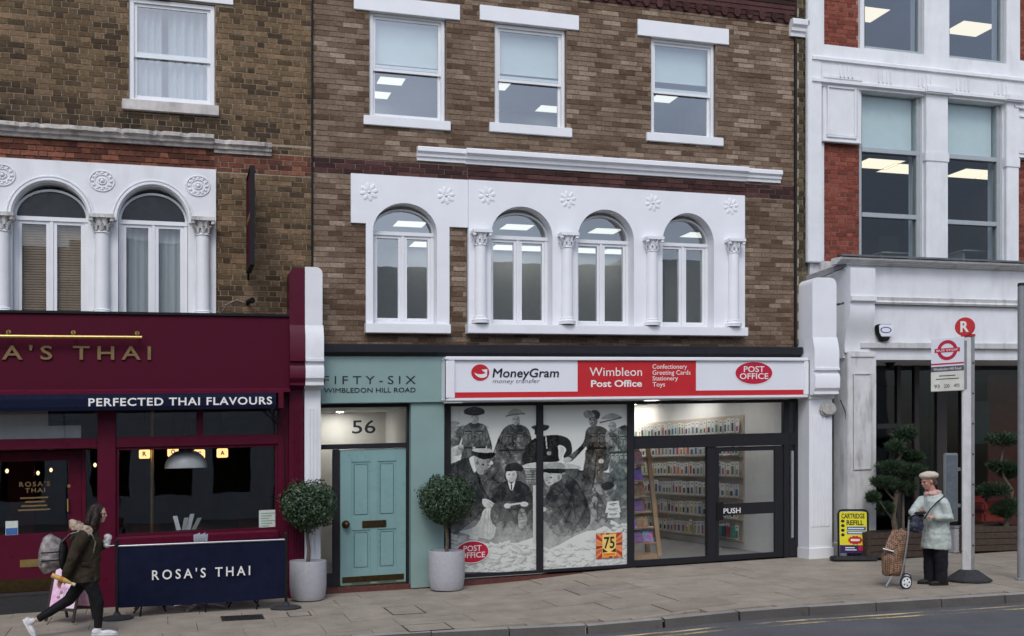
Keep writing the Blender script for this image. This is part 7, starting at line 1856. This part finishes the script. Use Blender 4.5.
# ---- young woman walking past the restaurant
P_, s = ground(100, 634.5); P_ = Vector((P_.x - (100 - 85) * s, P_.y, gl(P_.x - .17, P_.y)))
yw = thing('person', 'woman walking right in olive parka and black leggings with grey backpack', 'person', P_)
q = lambda px, py, dy=0: Vector(((px - 85) * s, dy, (634.5 - py) * s))
body = MB(); hc = q(98.5, 513.5); F_ = Matrix.Rotation(math.radians(-8), 3, 'Z') @ Matrix.Rotation(math.radians(4), 3, 'Y')
head_form(body, hc, F_, .95)
caps(body, [q(91, 530), q(95, 520)], [.05, .047])
body.tube([q(90, 529), q(88, 536), q(87, 550), q(86, 562), q(86, 576)], [(.045, .055), (.065, .12), (.075, .115), (.07, .1), (.09, .125)], 16)
legs = [([q(89, 577, -.075), q(99, 601, -.08), q(98.5, 626, -.08)], [.082, .056, .036]), ([q(85, 577, .075), q(71, 599, .07), q(43, 616.5, .06)], [.082, .056, .036])]
for P, R in legs: caps(body, P, R)
armR = [q(84, 536, -.165), q(75.5, 557, -.215), q(69, 573.5, -.2)]; armL = [q(89, 536, .16), q(93, 557, .2), q(102, 545.5, .13)]
for A2 in (armR, armL): caps(body, A2, [.05, .038, .026])
hand_form(body, q(69, 573.5, -.2), q(63, 579) - q(69, 572), (.3, -.75, -.5), .95, .75, 1)
hand_form(body, q(102, 545.5, .13), q(107, 538) - q(102, 545.5), (-.2, -.9, .2), .95, .7, -1)
bd = blob('body', body, m_skin, yw, P_, .0068, 3)
eyes(bd, hc, F_, .95, P_)
m_parka = fabric('olive_parka_cloth', (.034, .026, .016), .8, 16, .3)
ct = MB()
ct.tube([q(91, 526.5), q(88.5, 531), q(87, 538), q(86.5, 550), q(85, 562), q(84, 572), q(84, 580.5)], [(.07, .08), (.095, .145), (.122, .175), (.135, .175), (.148, .175), (.178, .19), (.19, .195)], 22)
caps(ct, armR[:2] + [q(69.8, 571.5, -.2)], [.078, .063, .048]); caps(ct, armL[:2] + [q(101, 546.5, .135)], [.085, .066, .05])
coat = blob('parka', ct, m_parka, yw, P_, .011, 4, .014, 11, 3)
MB().tube([q(84, 561.5, -.176), q(91, 562, -.172)], [(.004, .016)] * 2, 8).tube([q(83.5, 563.5, -.178), q(91.5, 564, -.172)], [(.003, .004)] * 2, 6).xf(Matrix.Translation(P_)).build('pocket_flap', m_parka, coat, shear=False)
ln = MB()
for P, R in legs: caps(ln, [P[0] + Vector((0, 0, .06)), P[0], P[1], P[2] + (P[1] - P[2]) * .06], [.06, R[0] + .008, R[1] + .01, R[2] + .009])
ln.ball(q(85, 578), (.1, .14, .07), 14, 10)
blob('leggings', ln, fabric('black_legging', (.008, .008, .01), .2, 40, .15, .7), yw, P_, .009, 3, .004, 16)
hd = MB(); r = random.Random(2)
for i in range(110):
    a = r.uniform(-2.3, 2.3); rr_ = .125 + r.uniform(-.012, .02)
    p = q(87, 529) + Vector((-.02 - rr_ * .9 * math.cos(a), rr_ * 1.05 * math.sin(a), .01 + r.uniform(-.035, .035) + .045 * math.cos(a))); hd.ball(p, r.uniform(.022, .036), 8, 6)
m_fur = mat('cream_fur', (.46, .36, .27), .95, .25, 40, 1.0, 90); blob('fur_hood', hd, m_fur, coat, P_, .01, 2, .012, 45)
hr = MB()
hr.ball(hc + F_ @ Vector((-.024, 0, .034)), (.094, .083, .088), 14, 10, rot=F_); hr.ball(hc + F_ @ Vector((-.06, 0, -.02)), (.06, .082, .085), 12, 8)
for s_ in (-1, 1): caps(hr, [hc + Vector((-.02, s_ * .066, .05)), hc + Vector((-.025, s_ * .078, -.04)), hc + Vector((-.055, s_ * .08, -.13)), hc + Vector((-.085, s_ * .085, -.2))], [.035, .038, .036, .02])
caps(hr, [hc + Vector((-.07, 0, .0)), hc + Vector((-.09, 0, -.1)), hc + Vector((-.1, 0, -.18))], [.06, .06, .03])
ho = blob('hair', hr, m_hair, yw, P_, .008, 2, .006, 40)
sd2 = MB(); r = random.Random(9)
for i in range(90):                    # loose strands
    a = r.uniform(-1, 1) * 2.4; ca, sa = math.cos(PI + a), math.sin(PI + a); rr_ = r.uniform(.078, .09)
    p0 = hc + Vector((-.02 + rr_ * .7 * ca, rr_ * .85 * sa, .085 + r.uniform(-.03, .01))); p1 = hc + Vector((-.025 + rr_ * 1.05 * ca, rr_ * 1.02 * sa, -.02)); p2 = hc + Vector((-.05 + rr_ * .95 * ca, rr_ * 1.02 * sa, -.12 + r.uniform(-.03, .03))); p3 = p2 + Vector((r.uniform(-.05, .01), r.uniform(-.015, .015), -r.uniform(.04, .12)))
    sd2.tube([p0, p1, p2, p3], [.003, .004, .0035, .001], 4)
sd2.xf(Matrix.Translation(P_)).build('loose_hair', m_hair, ho, shear=False, recalc=False)['kind'] = 'stuff'
m_shoe = fabric('white_trainer', (.62, .62, .63), .3, 40, .08, .6)
def shoe(heel, toe, up, par, at, m, k=1.0, name='shoe'):
    heel, toe, up = Vector(heel), Vector(toe), Vector(up).normalized(); d = (toe - heel).normalized(); L_ = (toe - heel).length; sd_ = up.cross(d); R_ = Matrix((d, sd_, up)).transposed()
    f = MB(); f.ball(heel + d * L_ * .2 + up * .045, (.06 * k, .036 * k, .045 * k), 12, 8, rot=R_); f.ball(heel + d * L_ * .62 + up * .034, (.085 * k, .042 * k, .032 * k), 12, 8, rot=R_); f.ball(heel + d * L_ * .84 + up * .028, (.045 * k, .038 * k, .024 * k), 12, 8, rot=R_); caps(f, [heel + d * L_ * .24 + up * .05, heel + d * L_ * .24 + up * .09], [.037 * k, .036 * k])
    o = blob(name, f, m, par, at, .007, 3)
    g = MB(); n = 20; pr2 = []
    for i in range(n):
        a = 2 * PI * i / n; x_ = .5 + .52 * math.cos(a); wv = .043 * k * (1 + .12 * math.cos(a)) * math.sin(a); pr2.append(heel + d * (x_ * L_) + sd_ * wv)
    V = [p_ - up * .0 for p_ in pr2] + [p_ + up * .026 for p_ in pr2]; g.add(V, [tuple(range(n)), tuple(range(2 * n - 1, n - 1, -1))] + [(i, (i + 1) % n, n + (i + 1) % n, n + i) for i in range(n)])
    g.xf(Matrix.Translation(at)).build('sole', m, o, shear=False, bev=.006)
    return o
shoe(q(92.5, 634, -.08), q(117, 634.2, -.1), (0, 0, 1), yw, P_, m_shoe); shoe(q(28.5, 617, .06), q(38.5, 636, .055), (.88, 0, .42), yw, P_, m_shoe)
sk = MB().xf(Matrix.Identity(4))
# backpack, with pocket, straps and lid
bp_t = thing('backpack', 'pale grey patterned backpack worn by the walking woman', 'backpack', P_ + q(55, 570))
m_pack = mat('grey_patterned_canvas', (.3, .27, .26), .85, .5, 14, .4, 40, c2=(.13, .115, .11)); m_pocket = mat('taupe_pocket_canvas', (.2, .175, .165), .85, .3, 14, .4, 40); m_packd = fabric('black_webbing', (.015, .015, .016))
k_ = MB().tube([q(60.5, 535.5), q(58.5, 539), q(57, 546), q(56, 556), q(56, 563), q(58.5, 568.5)], [(.045, .09), (.08, .13), (.108, .145), (.12, .15), (.112, .145), (.075, .12)], 18)
bk = blob('pack', k_, m_pack, bp_t, P_, .011, 5, .008, 9)
k_ = MB(); k_.ball(q(47, 559), (.045, .1, .075), 12, 8); blob('front_pocket', k_, m_pocket, bp_t, P_, .01, 4, .008, 14)
k_ = MB(); k_.ball(q(66, 553), (.055, .15, .19), 12, 10); blob('back_pad', k_, m_packd, bp_t, P_, .011, 4)
for zz_ in (549, 557): MB().tube([q(68, zz_, -.1), q(62, zz_ + .5, -.152), q(54, zz_ + 1, -.155), q(47, zz_ + 1.5, -.1)], [(.004, .009)] * 4, 6).xf(Matrix.Translation(P_)).build('compression_strap', m_packd, bp_t, shear=False)
for s_ in (-1, 1): MB().tube([q(66, 540, s_ * .1), q(73, 532.5, s_ * .12), q(84, 529.5, s_ * .135), q(93.5, 533.5, s_ * .145), q(96.5, 541, s_ * .14), q(94, 552, s_ * .1)], [(.022, .008)] * 6, 8).xf(Matrix.Translation(P_)).build('strap', m_pack if s_ < 0 else m_packd, bp_t, shear=False, smooth=True)
MB().tube([q(64, 538, -.03), q(63, 534.5, 0), q(64, 538, .03)], .008, 6).xf(Matrix.Translation(P_)).build('grab_loop', m_packd, bp_t, shear=False)
# bottle in the swinging hand
bt = thing('drink_bottle', 'small yellow drink bottle held low in the walking woman\'s hand', 'bottle', P_ + q(67, 578, -.235))
a_, b_ = q(57.5, 571, -.24), q(78.5, 581.5, -.235); d = (b_ - a_)
bt_o = MB().tube([a_, a_ + d * .02, a_ + d * .55, a_ + d * .72, a_ + d * .8, a_ + d * .86], [.025, .028, .028, .02, .014, .014], 16).xf(Matrix.Translation(P_)).build('bottle_body', mat('yellow_label', (.55, .36, .1), .4, .1), bt, shear=False, smooth=40)
MB().tube([a_ + d * .86, a_ + d], .018, 14).xf(Matrix.Translation(P_)).build('bottle_cap', mat('cream_cap', (.6, .52, .36), .5), bt, shear=False)
MB().tube([a_ + d * .34, a_ + d * .48], .0295, 16).xf(Matrix.Translation(P_)).build('label_band', mat('orange_label', (.5, .2, .03), .4), bt, shear=False)
cp = thing('plastic_bag', 'crumpled clear and white bag held in front by the walking woman', 'bag', P_ + q(106, 547, .1))
a_, b_ = q(105.5, 548, .08), q(107.5, 534.5, .08); d = b_ - a_
blob('wrapper', MB().tube([a_, a_ + d * .1, a_ + d * .5, a_ + d * .85, b_], [.018, .034, .04, .046, .03], 14), mat('translucent_white_film', (.6, .58, .58), .25, .2, 30, .6, 40, spec=.6), cp, P_, .007, 1, .012, 34)
MB().tube([q(108, 546, .05), q(113.5, 545.5, .03)], [(.018, .006), (.014, .005)], 8).xf(Matrix.Translation(P_)).build('receipt', m_wclean, cp, shear=False)

# ---- elderly woman at the bus stop
P_, s = ground(936, 584.5)
ew = thing('person', 'elderly woman in pale green quilted coat and cream beret waiting by the bus stop', 'person', P_)
def viewq(px_ref, py_ref, s):         # right / depth axes as the viewer faces this spot
    d = ray(px_ref, py_ref); dv = Vector((d[0], d[1], 0)).normalized(); rt = Vector((dv.y, -dv.x, 0)); rt = rt / rt.dot(Vector((CS, -SN, 0)))
    return lambda px, py, dy=0: rt * ((px - px_ref) * s) + dv * dy + Vector((0, 0, (py_ref - py) * s))
q = viewq(937, 584.5, s)
hc = q(930.5, 481.5, -.02); F_ = Matrix.Rotation(math.radians(168), 3, 'Z') @ Matrix.Rotation(math.radians(12), 3, 'Y')
body = MB(); head_form(body, hc, F_, 1.03); caps(body, [q(935, 494), q(932, 486, -.01)], [.05, .05])
body.tube([q(935, 493), q(935, 500), q(936, 515), q(937, 528), q(937, 545)], [(.06, .06), (.12, .12), (.14, .13), (.13, .13), (.14, .14)], 16)
lg2 = [([q(932, 546, .05), q(931.5, 563, .05), q(932, 580, .05)], [.085, .06, .042]), ([q(941, 546, -.06), q(941.5, 563, -.06), q(941.5, 580, -.06)], [.085, .06, .042])]
for P, R in lg2: caps(body, P, R)
aL_ = [q(943, 502.5, -.1), q(948, 518.5, -.13), q(936, 515.8, -.24)]; aR_ = [q(925.5, 501, .02), q(917, 513, -.04), q(920.5, 514, -.19)]
for A2 in (aL_, aR_): caps(body, A2, [.052, .042, .028])
hand_form(body, aL_[2], q(926, 515) - q(936, 515.5) + q(937, 584.5, -.03), (.0, .35, -.9), .92, .45, -1); hand_form(body, aR_[2], q(924.5, 511) - q(919, 513.5) + q(937, 584.5, -.09), (.1, .3, .9), .92, .6, 1)
bd = blob('body', body, m_skin2, ew, P_, .0068, 3); eyes(bd, hc, F_, 1.03, P_)
def quilt():
    m, t, b = nodes('mint_quilted_nylon'); b.inputs['Roughness'].default_value = .5; b.inputs['Specular IOR Level'].default_value = .4
    o = mixc(t, rmap(t, noise(t, 9, 4), .35, .65, 0, 1), (.41, .46, .43), (.48, .53, .49)); t.links.new(o, b.inputs['Base Color'])
    wv = N(t, 'ShaderNodeTexWave', Scale=3.2, Distortion=2.5); wv.bands_direction = 'Z'; wv.inputs['Detail Scale'].default_value = 1.5; g = t.nodes.new('ShaderNodeNewGeometry'); t.links.new(g.outputs['Position'], wv.inputs['Vector'])
    a = N(t, 'ShaderNodeMath', operation='ADD'); t.links.new(wv.outputs['Fac'], a.inputs[0]); t.links.new(noise(t, 22, 3), a.inputs[1])
    bp = N(t, 'ShaderNodeBump', Strength=.16, Distance=.015); t.links.new(a.outputs[0], bp.inputs['Height']); t.links.new(bp.outputs[0], b.inputs['Normal']); return m
m_mint = quilt(); ct = MB()
ct.tube([q(934, 491), q(934.5, 495), q(935.5, 501), q(936.5, 513), q(937, 526), q(937.5, 538), q(937, 548.5)], [(.08, .08), (.11, .115), (.145, .15), (.155, .165), (.17, .18), (.19, .19), (.2, .19)], 24)
caps(ct, aL_[:2] + [q(938.5, 516, -.235)], [.078, .07, .056]); caps(ct, aR_[:2] + [q(918.8, 514, -.155)], [.075, .068, .054])
coat = blob('coat', ct, m_mint, ew, P_, .011, 4, .014, 10, 8)
cu = MB()
for A2, e in ((aL_, q(938.5, 516, -.235)), (aR_, q(918.8, 514, -.155))):
    dd = (A2[2] - e); MB().tube([e - dd * .15, e + dd * .5], .056, 12).xf(Matrix.Translation(P_)).build('cuff', m_mint, coat, shear=False, smooth=40)
MB().tube([q(928.5, 497, -.155), q(929, 520, -.19), q(929, 547, -.205)], [(.006, .004)] * 3, 6).xf(Matrix.Translation(P_)).build('zip', m_steel, coat, shear=False)
tr_ = MB()
for P, R in lg2: caps(tr_, [P[0], P[1], P[2] + Vector((0, 0, -.0))], [.1, .084, .078])
blob('trousers', tr_, fabric('black_trouser_cloth', (.012, .012, .016), .4, 20, .2), ew, P_, .01, 3, .008, 10)
m_shb = fabric('dark_leather_shoe', (.02, .018, .018), .2, 40, .2, .45)
shoe(q(937.5, 584.4, .03), q(921, 584.4, -.02), (0, 0, 1), ew, P_, m_shb); shoe(q(947.5, 584.4, -.05), q(931, 584.4, -.14), (0, 0, 1), ew, P_, m_shb)
hr = MB(); hr.ball(hc + F_ @ Vector((-.03, 0, .022)), (.082, .08, .075), 14, 10); hr.ball(hc + F_ @ Vector((-.065, 0, -.03)), (.042, .066, .05), 12, 8); blob('hair', hr, m_hairg, ew, P_, .008, 2, .008, 40)
br = MB(); RT = F_ @ Matrix.Rotation(math.radians(-8), 3, 'Y'); bc = hc + F_ @ Vector((-.022, 0, .078)); br.ball(bc, (.13, .12, .06), 18, 10, rot=RT); br.ball(bc - F_ @ Vector((-.0, 0, .03)), (.092, .084, .03), 16, 8, rot=RT); br.ball(bc + F_ @ Vector((0, 0, .05)), (.007, .007, .016), 8, 6)
blob('beret', br, fabric('cream_wool', (.6, .51, .42), .5, 60, .1, .95), ew, P_, .008, 3, .004, 20)
sc = MB(); n = 12
for i in range(n):
    a = 2 * PI * i / n; sc.ball(q(934, 492.5, -.01) + Vector((.085 * math.cos(a), .085 * math.sin(a), .012 * math.sin(2 * a) - (.025 if math.cos(a - 3.6) > .5 else 0))), (.034, .034, .038), 10, 7)
blob('scarf', sc, fabric('pale_pink_scarf', (.62, .36, .33), .6, 30, .15), ew, P_, .009, 2, .008, 30)
# handbag, strap and phone
hb = thing('handbag', 'navy floral shoulder bag hanging in front of the elderly woman', 'handbag', P_ + q(921, 532, -.3))
k_ = MB(); k_.ball(q(920.5, 525.5, -.3), (.115, .06, .095), 14, 10); k_.ball(q(921, 519.5, -.295), (.095, .05, .07), 14, 10)
def floral():
    m, t, b = nodes('navy_floral_print'); v = N(t, 'ShaderNodeTexVoronoi', Scale=34.0); g = t.nodes.new('ShaderNodeNewGeometry'); t.links.new(g.outputs['Position'], v.inputs['Vector'])
    o = mixc(t, rmap(t, v.outputs['Distance'], .12, .3, .8, 0), (.012, .016, .035), v.outputs['Color']); o = mixc(t, .45, o, (.016, .02, .045)); t.links.new(o, b.inputs['Base Color']); b.inputs['Roughness'].default_value = .6; return m
blob('bag_body', k_, floral(), hb, P_, .01, 4, .006, 20)
MB().tube([q(914, 519, -.3), q(918, 514.5, -.3), q(927, 515, -.3)], .01, 8).xf(Matrix.Translation(P_)).build('bag_opening', m_black, hb, shear=False, smooth=True)
MB().tube([q(927, 518, -.295), q(932, 509, -.225), q(938, 501.5, -.19), q(943.5, 496.5, -.12), q(944, 495.5, -.02), q(940, 500, .1), q(933, 520, .19)], [(.013, .005)] * 7, 8).xf(Matrix.Translation(P_)).build('strap', m_packd, hb, shear=False, smooth=True)
ph = thing('mobile_phone', 'dark phone held in both hands by the elderly woman', 'phone', P_ + q(922.5, 512, -.31))
MB().box(-.036, .036, -.075, .075, -.005, .005).xf(Matrix.Translation(P_ + q(923.5, 512.2, -.315)) @ Matrix.Rotation(.5, 4, 'Z') @ Matrix.Rotation(-.35, 4, 'Y')).build('case', m_black, ph, shear=False, bev=.003)
# ---- shopping trolley
P_, s = ground(896, 587); q = viewq(896, 587, s)
st_ = thing('shopping_trolley', 'brown checked wheeled shopping bag standing beside the elderly woman', 'shopping trolley', P_)
T_ = Matrix.Translation(P_)
def check():
    m, t, b = nodes('brown_checked_cloth'); c = N(t, 'ShaderNodeTexChecker', Scale=48.0); g = t.nodes.new('ShaderNodeNewGeometry'); mp_ = N(t, 'ShaderNodeMapping'); t.links.new(g.outputs['Position'], mp_.inputs[0]); mp_.inputs['Rotation'].default_value = (0, .78, 0); t.links.new(mp_.outputs[0], c.inputs['Vector'])
    c.inputs['Color1'].default_value = (.3, .175, .105, 1); c.inputs['Color2'].default_value = (.09, .045, .028, 1); t.links.new(c.outputs[0], b.inputs['Base Color']); b.inputs['Roughness'].default_value = .75
    bp = N(t, 'ShaderNodeBump', Strength=.5, Distance=.02); t.links.new(noise(t, 14, 3), bp.inputs['Height']); t.links.new(bp.outputs[0], b.inputs['Normal']); return m
m_chk = check(); k_ = MB()
k_.tube([q(893.5, 575.5), q(893.5, 573), q(893, 559), q(897, 545), q(902, 534), q(904, 530)], [(.12, .1), (.155, .135), (.165, .14), (.125, .12), (.085, .09), (.055, .06)], 18)
bag = blob('bag', k_, m_chk, st_, P_, .01, 4, .014, 9, 5)
k_ = MB(); k_.add([q(888, 541, -.12), q(904, 533, -.11), q(905, 530.5, .1), q(893, 530, .1), q(886, 548, -.15), q(893, 549, -.155)], [(0, 1, 2, 3), (0, 4, 5, 1)]); fl_ = k_.xf(T_).build('flap', m_chk, bag, shear=False, recalc=False)
MB().tube([q(884.5, 548, -.158), q(894, 550.5, -.162)], [(.02, .008)] * 2, 8).xf(T_).build('pale_trim', m_wclean, bag, shear=False)
for dy in (-.1, .1):
    MB().tube([q(899, 582, dy), q(903.5, 560, dy), q(906.5, 535, dy), q(907.5, 519, dy)], .011, 8).xf(T_).build('frame_tube', m_steel, st_, shear=False, smooth=True)
    MB().tube([q(893, 575, dy), q(887.5, 586.3, dy)], .009, 8).xf(T_).build('stand_leg', m_steel, st_, shear=False, smooth=True)
MB().tube([q(907.5, 519, -.1), q(907.7, 517.5, 0), q(907.5, 519, .1)], .018, 10).xf(T_).build('handle', m_black, st_, shear=False, smooth=True)
MB().tube([q(887.5, 586.3, -.1), q(887.5, 586.3, .1)], .009, 8).xf(T_).build('stand_bar', m_steel, st_, shear=False)
MB().tube([q(904.5, 580.5, -.17), q(904.5, 580.5, .17)], .008, 8).xf(T_).build('axle', m_steel, st_, shear=False)
for dy in (-.17, .17):
    c = q(904.5, 580.6, dy); wr = 6.6 * s
    wo = MB(); n = 24; V = []; F = []
    for i in range(n):
        a = 2 * PI * i / n
        for rr_, yy in ((wr, -.016), (wr, .016), (wr * .84, .018), (wr * .84, -.018)): V.append(c + Vector((rr_ * math.cos(a), yy, rr_ * math.sin(a))))
    for i in range(n):
        j = (i + 1) % n
        for e in range(4): F.append((4 * i + e, 4 * j + e, 4 * j + (e + 1) % 4, 4 * i + (e + 1) % 4))
    wh = wo.add(V, F).xf(T_).build('wheel', m_rubber, st_, shear=False, smooth=40)
    rm = MB(); rm.tube([c + Vector((0, -.014, 0)), c + Vector((0, .014, 0))], wr * .84, 24); rm.tube([c + Vector((0, -.024, 0)), c + Vector((0, .024, 0))], wr * .22, 12); rm.xf(T_).build('rim', m_wclean, wh, shear=False, bev=.003)
    for i in range(5):
        a = 2 * PI * i / 5; p = c + Vector((wr * .48 * math.cos(a), 0, wr * .48 * math.sin(a))); MB().tube([p + Vector((0, -.0155, 0)), p + Vector((0, .0155, 0))], wr * .13, 8).xf(T_).build('rim_hole', m_black, wh, shear=False)
# anything outside the picture by the street line stays as built
bpy.data.scenes.remove(_tmp)
